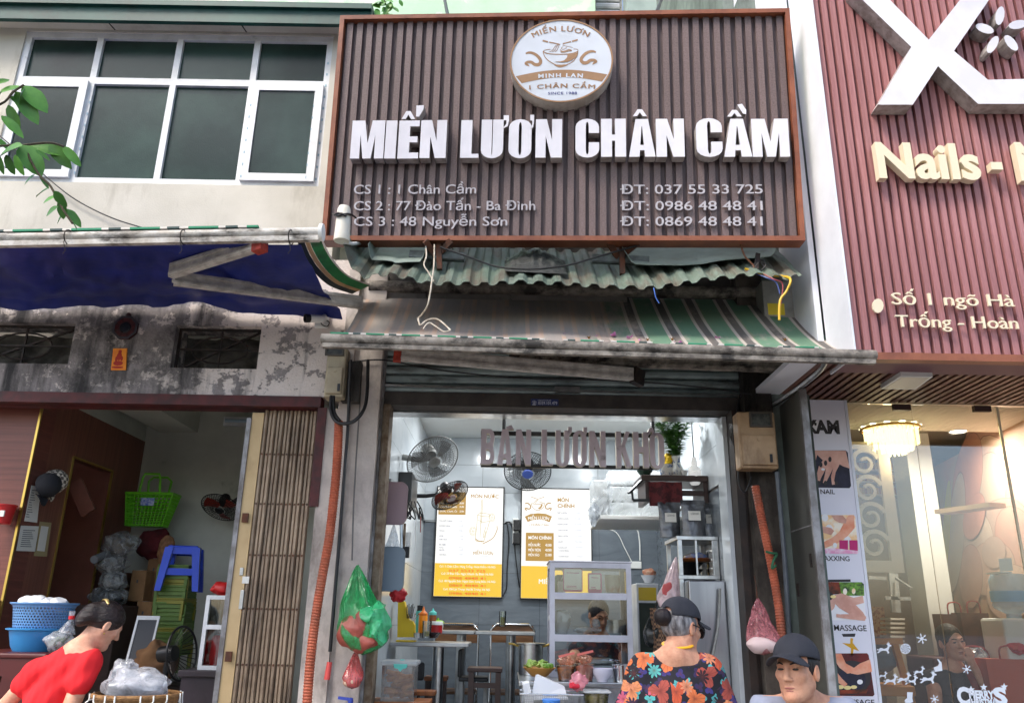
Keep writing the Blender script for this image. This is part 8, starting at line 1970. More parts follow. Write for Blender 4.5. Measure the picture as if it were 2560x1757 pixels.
l=bpy.data.lights.new('salon_downlight_lamp','AREA');l.shape='DISK';l.size=.12;l.energy=14;l.color=(1,.95,.85);lo=bpy.data.objects.new('salon_downlight_lamp',l);COL.objects.link(lo);lo.location=p+Vector((0,0,-.015));lo.parent=t;lo.matrix_parent_inverse=Matrix.Translation(-WLOC[t.name])
for j,y in enumerate((1170,1200,1232)):
 t=T('polish_shelf',('top','middle','lowest')[j]+' shelf of nail polish bottles on the salon back wall','shelf',at(2220,y+8,YSB),'nail polish shelves');a,b=at(2130,y+6,YSB-.08),at(2278,y+8,YSB-.08);MB().bar(a,b,.12,.015).build('board',m_scr,t)
 n=24;mb=MB()
 for k in range(n):
  q=a.lerp(b,(k+.5)/n)+Vector((0,0,.008));mb=MB();mb.box(q.x-.012,q.x+.012,q.y-.02,q.y+.02,q.z,q.z+.075);mb.build('polish_bottle',M('polish%d'%(k%3),(C(206,170,110),C(190,150,90),C(150,100,70))[k%3],.3),t)
t=T('steel_stand','grey steel mount with two arms on the salon wall below the scroll screen','stand',at(2236,1530,7.6));MB().bar(at(2232,1432,7.6),at(2240,1530,7.6),.08,.03,(0,1,0)).build('post',m_fgrey,t)
for y in(1443,1494):MB().bar(at(2170 if y<1450 else 2212,y,7.6),at(2214 if y<1450 else 2276,y+2,7.6),.03,.03).build('arm',m_fgrey,t)
MB().bar(at(2240,1445,7.55),at(2278,1470,7.3),.02,.02).build('brace',m_fgrey,t)
t=sheet_on(FY(8.5),[(2180,1515),(2210,1516),(2216,1590),(2184,1590)],.0,'price_poster','brown price poster on the salon back wall','poster',M('poster_brown',C(190,150,110),.7,c2=C(150,90,60),s=30,lo=.5,hi=.55))
for j in range(6):a,b=at(2226,1545+j*11,7.3),at(2262,1546+j*11,7.3);tag(MB().box(a.x,b.x,7.3,7.5,a.z-.012,a.z+.004).build('folded_towel',M('towel',C(206,200,186),.9)),'folded cream towel in the low stack behind the glass','towel','folded towels in the salon')
tag(MB().box(at(2226,1612,7.3).x,at(2262,1612,7.3).x,7.3,7.5,.04,at(2240,1604,7.3).z-.013).build('towel_stand',m_scr),'narrow cream stand below the folded towels','stand')
m_ochre=M('ochre_wood',C(206,140,64),.4,c2=C(184,118,50),s=4);Ych=6.0;t=T('wooden_chair','light orange wooden chair close behind the salon glass','chair',at(2220,1757,Ych))
for x0,y0,x1,y1 in((2190,1602,2255,1602),):MB().bar(at(x0-20,y0,Ych),at(x1,y1,Ych),.03,.04).build('top_rail',m_ochre,t)
MB().bar(at(2236,1608,Ych),at(2284,1770,Ych+.1),.04,.035,(0,1,0)).build('leg',m_ochre,t);MB().bar(at(2165,1608,Ych),at(2140,1770,Ych+.1),.04,.035,(0,1,0)).build('leg',m_ochre,t);MB().cbox(at(2160,1715,Ych).x,at(2280,1715,Ych).x,Ych-.05,Ych+.3,at(2230,1738,Ych).z,at(2230,1712,Ych).z,.01).build('seat',m_ochre,t)
tag(lump(MB(),at(2206,1640,6.1),(.1,.08,.1),61,.2).build('grey_cushion',M('grey_cushion',C(110,116,122),.9),None,True),'round grey cushion on the wooden salon chair','cushion')
Ywd=6.15;c=at(2532,1540,Ywd);t=T('water_dispenser','white water dispenser with a clear blue-tinted bottle','water dispenser',(c.x,Ywd,0));zt3=at(2530,1545,Ywd).z
MB().cbox(c.x-.16,c.x+.22,Ywd-.14,Ywd+.16,.04,zt3,.02).build('body',m_white,t);g_wat=M('water_bottle',C(150,190,214),.08,alpha=.55,spec=.8);MB().lathe((c.x+.01,Ywd,zt3),[(.05,0),(.05,.03),(.12,.07),(.13,.09),(.125,.12),(.13,.15),(.125,.18),(.13,.21),(.13,.27),(.11,.31),(0,.32)],(0,0,1),28).build('bottle',g_wat,t,True);MB().lathe((c.x+.01,Ywd,zt3),[(.133,.115),(.133,.19)],(0,0,1),28,False).build('label_band',M('label_blue',C(90,160,210),.5),t,True)
t=sheet_on(FY(Ywd-.2),[(2496,1396),(2528,1394),(2532,1426),(2500,1428)],.0,'white_payment_card','white payment card propped on top of the water bottle','card',m_paper)
MB().box(at(2500,1428,Ywd-.2).x,at(2530,1428,Ywd-.2).x,Ywd-.2,Ywd-.02,at(2515,1432,Ywd-.2).z,at(2515,1428,Ywd-.2).z).build('stand',m_white,t)
m_kb=M('bag_brown',C(110,70,52),.7,c2=C(90,56,42),s=6);m_rb=M('bag_red_salon',C(170,52,44),.6,c2=C(130,40,36),s=6)
for k,(px0,px1,py0,py1,Y,mt,lab)in enumerate(((2370,2420,1535,1640,6.7,m_kb,'brown carrier bag nearest the column in the salon'),(2420,2468,1532,1640,6.65,m_kb,'brown carrier bag between the other bags and the dispenser'),(2490,2600,1648,1790,6.0,M('tray_orange',C(196,84,50),.5),'orange-red trolley below the water dispenser'))):
 a,b=at(px0,py1,Y),at(px1,py0,Y);t=T('carrier_bag' if k<2 else 'salon_trolley',lab,'bag' if k<2 else 'trolley',at((px0+px1)/2,py1,Y));w=b.x-a.x
 MB().hexa([(a.x,Y,a.z),(b.x,Y,a.z),(b.x,Y+.14,a.z),(a.x,Y+.14,a.z),(a.x-.01,Y,b.z),(b.x+.01,Y,b.z),(b.x+.01,Y+.14,b.z),(a.x-.01,Y+.14,b.z)]).build('body',mt,t);MB().tube(spline([(a.x+w*.25,Y,b.z),(a.x+w*.3,Y,b.z+.08),(a.x+w*.7,Y,b.z+.08),(a.x+w*.75,Y,b.z)],5),.006,6).build('handle',m_rb,t,True)
tag(MB().cbox(at(2340,1760,6.55).x,at(2480,1760,6.55).x,6.5,6.95,.04,at(2400,1642,6.6).z,.02).build('salon_bench',M('bench_dark',C(84,54,46),.6)),'dark padded bench under the carrier bags in the salon','bench')
t=T('red_basket','red plastic basket with a clear bag behind the salon glass','basket',at(2440,1700,6.2));c=at(2440,1668,6.25);MB().lathe(c,[(0,-.16),(.1,-.16),(.125,.0),(.13,.01),(.12,.01),(0,-.12)],(0,0,1),28).build('basket',m_rb,t,True);lump(MB(),c+Vector((0,0,.05)),(.1,.08,.09),65,.3).build('clear_bag',f_clear,t,True);MB().tube(spline([c+Vector((-.12,0,0)),c+Vector((-.08,0,.13)),c+Vector((.08,0,.13)),c+Vector((.12,0,0))],5),.008,6).build('handle',m_rb,t,True)
tag(MB().cbox(c.x-.14,c.x+.14,6.12,6.4,.04,c.z-.161,.01).build('dark_stand',m_dark),'dark stand under the red basket in the salon','stand')
tag(lump(MB(),at(2545,1620,6.0),(.06,.05,.04),67,.4).build('red_snacks',M('snack_red',C(200,40,40),.4,bump=.6,bs=30),None,True),'bright red snack packet on the dispenser edge','packet')
# people
m_skin=M('skin_tan',C(204,154,126),.58,c2=C(172,116,92),s=22,lo=.38,hi=.72,sss=.06,spec=.3,dirt=C(160,108,88),ds=9,dlo=.55,dhi=.75,bump=.22,bs=120)
m_skinL=M('skin_light',C(222,172,146),.58,c2=C(204,148,122),s=16,sss=.06,spec=.3,bump=.12,bs=140)
m_lip=M('lips',C(150,92,84),.45);m_eye=M('eye_dark',C(34,26,24),.3)
m_hairb=M('black_hair',C(20,15,17),.4,c2=C(34,26,28),s=6,bump=.9,bs=70,bst=(1,1,.15),spec=.35);m_hairg=M('grey_hair',C(60,58,60),.5,c2=C(150,148,150),s=30,stretch=(1,1,.3),bump=.8,bs=90,bst=(1,1,.2))
m_cap=M('dark_cap',C(44,46,54),.85,c2=C(36,38,46),s=8,bump=.3,bs=260)
def frame3(yaw,pitch=0,roll=0):
 return Matrix.Rotation(R(180)+yaw,3,'Z')@Matrix.Rotation(pitch,3,'X')@Matrix.Rotation(roll,3,'Y')
def np3(m):return np.array([[m[i][j]for j in range(3)]for i in range(3)])
def loc(S,c,Rm):
 q=np.stack([S.X-c[0],S.Y-c[1],S.Z-c[2]],-1)@np3(Rm);return q[...,0],q[...,1],q[...,2]
def head(S,c,Rm,nb,rn=.052,thin=1.0):
 """cranium, face and neck down to the neck base nb"""
 c=Vector(c);g=lambda x,y,z:tuple(c+Rm@Vector((x,y,z)));A=np3(Rm)
 S.ell(g(0,-.014,.042),(.074,.094,.084),.01,A);S.ell(g(0,.026,-.034),(.062*thin,.06,.080),.035,A)
 for s in(-1,1):
  S.cone(g(s*.046,-.004,-.05),g(s*.010,.064,-.098),.02,.017,.03);S.ell(g(s*.040,.060,-.012),(.023,.02,.02),.02,A);S.cone(g(s*.008,.084,.026),g(s*.044,.066,.026),.010,.008,.014)
 S.cone(g(0,.084,.016),g(0,.104,-.024),.008,.0125,.010)
 for s in(-1,1):S.ell(g(s*.012,.094,-.029),(.0085,.010,.008),.006,A)
 S.ell(g(0,.078,-.094),(.02,.014,.014),.02,A)
 for s in(-1,1):S.cut_ell(g(s*.031,.092,.010),(.018,.016,.0095),A,.012)
 for s in(-1,1):S.ell(g(s*.031,.072,.009),(.015,.0135,.011),.004,A)
 S.ell(g(0,.081,-.060),(.023,.010,.0065),.006,A);S.ell(g(0,.079,-.072),(.019,.010,.0075),.006,A);S.cut_ell(g(0,.094,-.066),(.022,.008,.0022),A,.004)
 for s in(-1,1):
  S.ell(g(s*.077,-.012,-.004),(.010,.019,.033),.008,A);S.cut_ell(g(s*.090,-.008,.0),(.010,.011,.020),A,.006)
 S.cone(g(0,-.022,-.055),nb,rn,rn*1.1,.03)
def face_parts(t,c,Rm,closed=True,brow=True):
 c=Vector(c);g=lambda x,y,z:c+Rm@Vector((x,y,z))
 for s in(-1,1):
  MB().ell(g(s*.031,.0815,.0085),(.0135,.0068,.0048),12,8,Rm).build('eye',m_eye,t,True)
  if brow:MB().tube([g(s*.014,.091,.027),g(s*.032,.085,.033),g(s*.048,.073,.028)],[.003,.0036,.002],6).build('eyebrow',m_hairb,t,True)
 MB().ell(g(0,.0845,-.0605),(.021,.0075,.0045),14,8,Rm).build('upper_lip',m_lip,t,True);MB().ell(g(0,.083,-.0715),(.017,.0078,.0052),14,8,Rm).build('lower_lip',m_lip,t,True)
def cap(t,c,Rm,mat=m_cap,tilt=.0,vox=.004):
 c=Vector(c);g=lambda x,y,z:tuple(c+Rm@Vector((x,y,z)));A=np3(Rm)
 S=Sculpt([v-.17 for v in c],[v+.2 for v in c],vox)
 S.D=S.d_ell(g(0,-.012,.056),(.088,.108,.092),A);x,y,z=loc(S,c,Rm)
 inner=S.d_ell(g(0,-.012,.053),(.082,.102,.086),A);S.cut(z-(.048+.12*y),.006);S.cut(inner,.002);S.cut_ell(g(0,-.12,.045),(.032,.05,.028),A,.004)
 S.D=S.D+.0016*np.exp(-(x/.002)**2)*0-.0012*np.abs(np.sin(np.arctan2(x,y+.012)*3))**12
 b=np.maximum(np.sqrt((x/.078)**2+((y-.075)/.105)**2)-1,0)
 zz=z-(.066-7.0*x**2-.10*(y-.07));rr=np.sqrt((x/.082)**2+((y-.068)/.112)**2)
 d=np.maximum(np.maximum((rr-1)*.08,np.abs(zz)-.0032),.055-y);S._sm(d,.006)
 link('cap',S.mesh('cap'),mat,t)
def legs(t,x,y,z_hip,mat,shoe,fx=0.0,fy=-.05,z0=0.0):
 S=Sculpt((x-.28,y-.25,z0+.02),(x+.28,y+.3,z_hip+.2),.016)
 S.ell((x,y,z_hip),(.17,.12,.13),.03)
 for s in(-1,1):S.cone((x+s*.085,y,z_hip-.03),(x+s*.095+fx,y+fy,(z_hip+z0)*.53),.085,.062,.03);S.cone((x+s*.095+fx,y+fy,(z_hip+z0)*.53),(x+s*.1,y,z0+.1),.06,.045,.02)
 link('trousers',S.mesh('trousers'),mat,t)
 for s in(-1,1):MB().ell((x+s*.1,y-.05,z0+.045),(.045,.12,.045),14,8).build('shoe',shoe,t,True)
m_trou=M('dark_trousers',C(40,42,52),.9);m_shoe=M('dark_shoes',C(36,32,30),.6)
def person(label,lc):return T('person',label,'person',lc)
def folds(S,amp,f,seed=0.0):
 S.D+=amp*np.sin(S.X*f+S.Z*f*.35+2.5*np.sin(S.Z*9+seed)+seed)*(np.abs(S.D)<.05)
 # person in a dark cap, grey shirt, lower right
c=at(1992,1678,3.5);Rm=frame3(R(-42),R(2),R(2))
t=person('person in a dark cap and light grey shirt looking down the street',(c.x,c.y+.05,0));nb=c+Vector((.045,.075,-.112))
sh=nb+Vector((0,.01,-.012))
S=Sculpt((c.x-.36,c.y-.18,c.z-.52),(c.x+.36,c.y+.30,c.z+.16),.0042)
head(S,c,Rm,tuple(nb),.05);S.ell(tuple(nb+Vector((0,.02,-.19))),(.17,.1,.17),.05)
for s in(-1,1):S.cone(tuple(nb+Vector((0,.01,-.01))),tuple(sh+Vector((s*.15,0,-.03))),.05,.05,.04);S.cone(tuple(sh+Vector((s*.16,0,-.03))),tuple(sh+Vector((s*.2,-.02,-.30))),.05,.042,.03)
link('body',S.mesh('body'),m_skin,t);face_parts(t,c,Rm);cap(t,c,Rm)
S=Sculpt((c.x-.36,c.y-.16,c.z-.85),(c.x+.42,c.y+.34,c.z-.1),.008)
S.ell(tuple(nb+Vector((0,.02,-.2))),(.185,.118,.19),.05);S.cone(tuple(nb+Vector((0,.02,-.3))),tuple(nb+Vector((0,.02,-.6))),.15,.16,.05)
for s in(-1,1):S.cone(tuple(nb+Vector((0,.01,-.03))),tuple(sh+Vector((s*.155,0,-.03))),.052,.062,.04);S.cone(tuple(sh+Vector((s*.16,0,-.03))),tuple(sh+Vector((s*.2,-.01,-.22))),.062,.064,.03)
S.cut_ell(tuple(nb+Vector((-.01,-.03,.02))),(.075,.09,.07),None,.01);folds(S,.0022,55)
link('shirt',S.mesh('shirt'),M('grey_shirt',C(140,146,164),.9,bump=.2,bs=200),t)
S=Sculpt((c.x-.15,c.y-.15,c.z-.12),(c.x+.2,c.y+.2,c.z+.14),.0045);g=lambda x,y,z:tuple(c+Rm@Vector((x,y,z)))
S.D=S.d_ell(g(0,-.02,.03),(.081,.098,.085),np3(Rm));xl,yl,zl=loc(S,c,Rm);S.cut(.035-yl,.004);S.cut_ell(g(0,.0,-.07),(.09,.055,.06),np3(Rm),.004);S.ell(g(0,-.115,-.005),(.03,.03,.035),.01,np3(Rm))
link('hair',S.mesh('hair'),m_hairb,t);legs(t,c.x+.03,c.y+.08,.78,m_trou,m_shoe)
# woman in a floral blouse and black cap, seen from behind
c=at(1703,1572,4.05);Rm=frame3(R(180-52),R(-14),R(-4))
t=person('person in a black cap and dark floral blouse standing at the food counter',(c.x,c.y,0));nb=c+Vector((-.042,-.05,-.118))
S=Sculpt((c.x-.40,c.y-.26,c.z-.62),(c.x+.36,c.y+.2,c.z+.16),.0052)
head(S,c,Rm,tuple(nb),.05);S.ell(tuple(nb+Vector((0,.01,-.2))),(.17,.1,.19),.05)
for s in(-1,1):S.cone(tuple(nb),tuple(nb+Vector((s*.145,.02,-.065))),.055,.055,.04);S.cone(tuple(nb+Vector((s*.15,.02,-.065))),tuple(nb+Vector((s*.225,.04,-.33))),.055,.045,.03);S.cone(tuple(nb+Vector((s*.225,.04,-.33))),tuple(nb+Vector((s*.2,.26,-.38))),.045,.032,.02)
link('body',S.mesh('body'),m_skin,t);cap(t,c,Rm,m_cap)
S=Sculpt((c.x-.42,c.y-.28,c.z-.9),(c.x+.38,c.y+.24,c.z-.04),.007)
S.ell(tuple(nb+Vector((0,.01,-.22))),(.19,.125,.21),.05);S.cone(tuple(nb+Vector((0,.01,-.35))),tuple(nb+Vector((0,.02,-.68))),.16,.185,.05)
for s in(-1,1):S.cone(tuple(nb+Vector((0,.0,-.015))),tuple(nb+Vector((s*.15,.02,-.065))),.055,.068,.04);S.cone(tuple(nb+Vector((s*.15,.02,-.065))),tuple(nb+Vector((s*.222,.03,-.27))),.07,.078,.03)
S.cut_ell(tuple(nb+Vector((.01,-.04,.03))),(.105,.095,.075),None,.008);folds(S,.003,42)
def floral():
 mt=bpy.data.materials.new('floral_print');nt,N,L,B=nodes_of(mt);B.inputs['Roughness'].default_value=.8;tc=N.new('ShaderNodeTexCoord')
 def m2(op,a,b=0.0):
  m=N.new('ShaderNodeMath');m.operation=op
  for i,x in enumerate((a,b)):
   if isinstance(x,(int,float)):m.inputs[i].default_value=x
   else:L.new(x,m.inputs[i])
  return m.outputs[0]
 def layer(base,scale,k,size,cols,off):
  mp=N.new('ShaderNodeMapping');mp.inputs['Location'].default_value=off;mp.inputs['Scale'].default_value=(1,.25,1);L.new(tc.outputs['Object'],mp.inputs[0])
  v=N.new('ShaderNodeTexVoronoi');v.inputs['Scale'].default_value=scale;v.inputs['Randomness'].default_value=.75;L.new(mp.outputs[0],v.inputs['Vector']);nz_=N.new('ShaderNodeTexNoise');nz_.inputs['Scale'].default_value=40;L.new(tc.outputs['Object'],nz_.inputs[0])
  sb=N.new('ShaderNodeVectorMath');sb.operation='SUBTRACT';L.new(mp.outputs[0],sb.inputs[0]);L.new(v.outputs['Position'],sb.inputs[1])
  sp=N.new('ShaderNodeSeparateXYZ');L.new(sb.outputs[0],sp.inputs[0]);sc=N.new('ShaderNodeSeparateXYZ');L.new(v.outputs['Color'],sc.inputs[0])
  an=m2('ADD',m2('ARCTAN2',sp.outputs[2],sp.outputs[0]),m2('MULTIPLY',sc.outputs[1],6.28))
  r=m2('MULTIPLY',m2('SQRT',m2('ADD',m2('POWER',sp.outputs[0],2.0),m2('POWER',sp.outputs[2],2.0))),scale)
  pet=m2('MULTIPLY',m2('ADD',m2('MULTIPLY',m2('ABSOLUTE',m2('COSINE',m2('MULTIPLY',an,k/2))),.62),m2('MULTIPLY',nz_.outputs[0],.7)),size)
  ins=m2('LESS_THAN',r,pet);ratio=m2('DIVIDE',r,pet)
  rp=N.new('ShaderNodeValToRGB');rp.color_ramp.interpolation='CONSTANT';e=rp.color_ramp.elements
  e[0].position=0;e[0].color=cols[0];e[1].position=1/len(cols);e[1].color=cols[1%len(cols)]
  for i in range(2,len(cols)):q=e.new(i/len(cols));q.color=cols[i]
  L.new(sc.outputs[0],rp.inputs[0])
  dk=N.new('ShaderNodeMix');dk.data_type='RGBA';vein=m2('GREATER_THAN',m2('SINE',m2('MULTIPLY',an,k*5)),.75);L.new(m2('MULTIPLY',m2('MAXIMUM',m2('MULTIPLY',vein,.5),m2('POWER',m2('SUBTRACT',1.0,ratio),2.0)),.8),dk.inputs[0]);L.new(rp.outputs[0],dk.inputs[6]);dk.inputs[7].default_value=C(90,34,30)
  mx=N.new('ShaderNodeMix');mx.data_type='RGBA';L.new(ins,mx.inputs[0]);mx.inputs[6].default_value=base if isinstance(base,tuple)else(0,0,0,1)
  if not isinstance(base,tuple):L.new(base,mx.inputs[6])
  L.new(dk.outputs[2],mx.inputs[7]);return mx.outputs[2]
 a=layer(C(22,20,30),17,3,.40,[C(40,44,110),C(52,58,130),C(34,36,80),C(70,170,170)],(3.1,0,.7))
 b=layer(a,9.5,3,.50,[C(212,112,62),C(196,84,50),C(214,136,90),C(160,72,60)],(0,0,0));d=layer(b,8,9,.26,[C(22,20,30),C(186,84,110),C(84,180,172),C(206,132,96),C(30,28,60),C(22,20,30)],(1.37,0,2.2))
 L.new(d,B.inputs['Base Color']);return mt
link('blouse',S.mesh('blouse'),floral(),t)
g=lambda x,y,z:c+Rm@Vector((x,y,z))
S=Sculpt([v-.16 for v in c],[v+.16 for v in c],.0048);S.D=S.d_ell(tuple(g(0,-.02,.02)),(.080,.097,.085),np3(Rm));xl,yl,zl=loc(S,c,Rm);S.cut(.03-yl,.004);S.cut_ell(tuple(g(0,.02,-.085)),(.1,.07,.05),np3(Rm),.006)
link('hair',S.mesh('hair'),m_hairg,t);MB().ell(g(0,-.135,.022),(.042,.034,.042),18,12).build('hair_bun',m_hairb,t,True)
MB().tube([nb+Vector((.014+.066*math.cos(w),.012+.066*math.sin(w),.05+.012*math.sin(w)))for w in[i*.3142 for i in range(21)]],.009,8,False,.6).build('yellow_strap',M('yellow_strap',C(236,176,30),.6),t,True)
MB().tube([g(.083,-.02,.012),g(.084,.05,.012),g(.07,.085,.008)],.003,6).build('glasses_arm',m_black,t,True);MB().lathe(g(.045,.094,.004),[(.0,0),(.026,0),(.026,.004),(0,.005)],Rm@Vector((.35,1,0)),16).build('glasses_lens',M('dark_lens',C(40,40,44),.1),t,True)
legs(t,c.x-.04,c.y-.03,.86,m_trou,m_shoe)
# woman in a red T-shirt bending, lower left
c=at(262,1562,4.85);Rm=frame3(R(180-44),R(-30),R(6))
t=person('person in a red T-shirt with a gold hair clip bending over the baskets',(c.x-.1,c.y-.1,0));nb=c+Vector((-.085,-.075,-.135))
mid=nb+Vector((-.105,.0,-.26));shR=nb+Vector((.08,-.03,-.055));shL=nb+Vector((-.2,-.02,-.115))
S=Sculpt((c.x-.62,c.y-.34,c.z-.62),(c.x+.3,c.y+.24,c.z+.16),.0055)
head(S,c,Rm,tuple(nb),.05,.95)
S.cone(tuple(nb+Vector((-.03,0,-.08))),tuple(mid),.09,.1,.05)
elL=shL+Vector((-.15,.0,-.18));S.cone(tuple(nb),tuple(shR),.055,.052,.04);S.cone(tuple(nb+Vector((-.02,0,-.01))),tuple(shL),.055,.05,.04)
S.cone(tuple(shR),tuple(shR+Vector((-.04,-.07,-.30))),.05,.042,.03);S.cone(tuple(shL),tuple(elL),.05,.036,.03);S.cone(tuple(elL),tuple(elL+Vector((.15,.06,-.1))),.036,.03,.02);S.cone(tuple(shR+Vector((-.04,-.07,-.3))),tuple(shR+Vector((.03,.1,-.48))),.04,.03,.02)
link('body',S.mesh('body'),m_skinL,t)
S=Sculpt((c.x-.66,c.y-.36,c.z-.9),(c.x+.2,c.y+.24,c.z-.0),.0065)
S.cone(tuple(nb+Vector((-.03,0,-.09))),tuple(mid),.105,.122,.05);S.cone(tuple(mid),tuple(mid+Vector((-.02,.0,-.32))),.122,.14,.04)
S.cone(tuple(nb+Vector((0,0,-.02))),tuple(shR),.058,.066,.04);S.cone(tuple(nb+Vector((-.03,0,-.02))),tuple(shL),.058,.064,.04);S.cone(tuple(shR),tuple(shR+Vector((-.015,-.035,-.105))),.066,.07,.03);S.cone(tuple(shL),tuple(shL.lerp(elL,.36)),.062,.064,.03)
S.cut_ell(tuple(nb+Vector((.02,-.01,.035))),(.09,.08,.07),None,.008)
S.D+=(.0026*np.sin((S.X*.9-S.Z*.4)*75+2.2*np.sin(S.Z*12+S.X*5))+.0009*np.sin((S.X-S.Z*.2)*160+3*np.sin(S.Z*15)))*(np.abs(S.D)<.05)
link('t_shirt',S.mesh('t_shirt'),M('red_cotton',C(224,34,42),.85,bump=.15,bs=260),t)
g=lambda x,y,z:c+Rm@Vector((x,y,z))
S=Sculpt([v-.2 for v in c],[v+.2 for v in c],.005);S.D=S.d_ell(tuple(g(0,-.018,.036)),(.083,.104,.094),np3(Rm));S.cut_ell(tuple(g(0,.095,-.035)),(.075,.062,.105),np3(Rm),.006);S.cut_ell(tuple(g(0,.0,-.095)),(.1,.085,.06),np3(Rm),.006);S.ell(tuple(g(0,-.105,.012)),(.062,.052,.062),.02,np3(Rm));S.ell(tuple(g(0,-.125,-.03)),(.045,.035,.05),.02,np3(Rm))
link('hair',S.mesh('hair'),M('swept_hair',C(22,16,18),.36,c2=C(58,44,44),s=9,lo=.45,hi=.7,stretch=(.25,2,3),bump=1.0,bs=60,bst=(.12,1,1.6),spec=.45),t)
mb=MB();mb.tube([g(.05,-.075,.095),g(.02,-.09,.11),g(-.01,-.095,.105),g(-.05,-.08,.09)],[.006,.012,.008,.012],8,True,.5);mb.build('hair_clip',M('gold_clip',C(190,166,110),.35,m=.5),t,True);MB().ell(g(.082,.0,-.042),.005,8,6).build('earring',m_brass,t,True)
legs(t,mid.x-.06,mid.y,.80,m_trou,m_shoe)
# seated person behind the glass cabinet
c=at(1497,1538,7.0);Rm=frame3(R(20),R(-22));t=person('person in a dark top sitting behind the glass food cabinet',(c.x,c.y,ZF));nb=c+Vector((0,.05,-.16))
S=Sculpt((c.x-.42,c.y-.34,c.z-.5),(c.x+.42,c.y+.26,c.z+.16),.0075);head(S,c,Rm,tuple(nb),.052)
for s in(-1,1):S.cone(tuple(nb),tuple(nb+Vector((s*.17,.02,-.1))),.055,.055,.04);S.cone(tuple(nb+Vector((s*.17,.02,-.1))),tuple(nb+Vector((s*.26,-.1,-.28))),.055,.042,.03);S.cone(tuple(nb+Vector((s*.26,-.1,-.28))),tuple(nb+Vector((-s*.02,-.28,-.25-.03*s))),.042,.032,.02)
S.ell(tuple(nb+Vector((0,.02,-.22))),(.16,.1,.2),.05);link('body',S.mesh('body'),m_skin,t);face_parts(t,c,Rm)
S=Sculpt((c.x-.34,c.y-.22,c.z-.8),(c.x+.34,c.y+.28,c.z-.1),.01);S.ell(tuple(nb+Vector((0,.02,-.24))),(.185,.13,.22),.05);S.cone(tuple(nb+Vector((0,.02,-.3))),tuple(nb+Vector((0,.03,-.55))),.15,.16,.05)
for s in(-1,1):S.cone(tuple(nb+Vector((0,0,-.03))),tuple(nb+Vector((s*.18,.02,-.11))),.055,.07,.04)
S.cut_ell(tuple(nb+Vector((0,-.04,.03))),(.08,.09,.08),None,.01);link('top',S.mesh('top'),M('dark_top',C(44,40,48),.9),t)
S=Sculpt([v-.16 for v in c],[v+.16 for v in c],.007);S.D=S.d_ell(tuple(c+Rm@Vector((0,-.018,.036))),(.083,.103,.094),np3(Rm));S.cut_ell(tuple(c+Rm@Vector((0,.085,-.03))),(.066,.06,.1),np3(Rm),.006);link('hair',S.mesh('hair'),m_hairb,t)
MB().cbox(c.x-.2,c.x+.2,c.y-.1,c.y+.3,ZF,nb.z-.52,.02).build('stool',m_dw,None);o=COL.objects[-1];o.name='sitting_box';tag(o,'dark wooden seat under the person behind the glass cabinet','seat')
# woman sitting in the salon
c=at(2378,1604,6.2);Rm=frame3(R(8),R(-4),R(8));t=person('person in a dark top resting chin on hand behind the salon glass',(c.x,c.y,0));nb=c+Vector((.01,.05,-.16))
S=Sculpt((c.x-.34,c.y-.3,c.z-.5),(c.x+.36,c.y+.24,c.z+.16),.007);head(S,c,Rm,tuple(nb),.046,.95);hnd=c+Vector((.075,-.085,-.095));elb=nb+Vector((.2,-.16,-.30))
for s in(-1,1):S.cone(tuple(nb),tuple(nb+Vector((s*.15,.02,-.09))),.05,.05,.04)
S.cone(tuple(nb+Vector((.15,.02,-.09))),tuple(elb),.05,.04,.03);S.cone(tuple(elb),tuple(hnd+Vector((.01,.0,-.05))),.038,.026,.02);S.ell(tuple(hnd+Vector((0,0,-.02))),(.032,.016,.042),.012)
for k in range(4):q=hnd+Vector((-.024+.016*k,-.006,.015));S.cone(tuple(q),tuple(q+Vector((-.012,.006,.05-.008*abs(k-1.5)))),.0095,.0075,.004)
S.cone(tuple(hnd+Vector((-.026,.0,-.03))),tuple(hnd+Vector((-.052,.0,.0))),.0105,.008,.006)
S.cone(tuple(nb+Vector((-.15,.02,-.09))),tuple(nb+Vector((-.2,-.08,-.33))),.05,.04,.03);S.ell(tuple(nb+Vector((0,.02,-.2))),(.14,.09,.18),.05);link('body',S.mesh('body'),m_skinL,t);face_parts(t,c,Rm)
S=Sculpt((c.x-.3,c.y-.2,c.z-.95),(c.x+.32,c.y+.26,c.z-.1),.01);S.ell(tuple(nb+Vector((0,.02,-.22))),(.165,.115,.2),.05);S.cone(tuple(nb+Vector((0,.02,-.3))),tuple(nb+Vector((0,.03,-.7))),.13,.17,.05)
for s in(-1,1):S.cone(tuple(nb+Vector((0,0,-.03))),tuple(nb+Vector((s*.16,.02,-.1))),.052,.066,.04)
S.cut_ell(tuple(nb+Vector((0,-.04,.03))),(.075,.09,.08),None,.01);link('top',S.mesh('top'),M('black_top',C(36,34,38),.9),t)
S=Sculpt([v-.16 for v in c],[v+.16 for v in c],.007);S.D=S.d_ell(tuple(c+Rm@Vector((0,-.018,.036))),(.082,.102,.093),np3(Rm));S.cut_ell(tuple(c+Rm@Vector((0,.085,-.03))),(.066,.06,.1),np3(Rm),.006);link('hair',S.mesh('hair'),m_hairb,t)
legs(t,c.x,c.y+.05,.72,m_trou,m_shoe,0,-.2,.04)
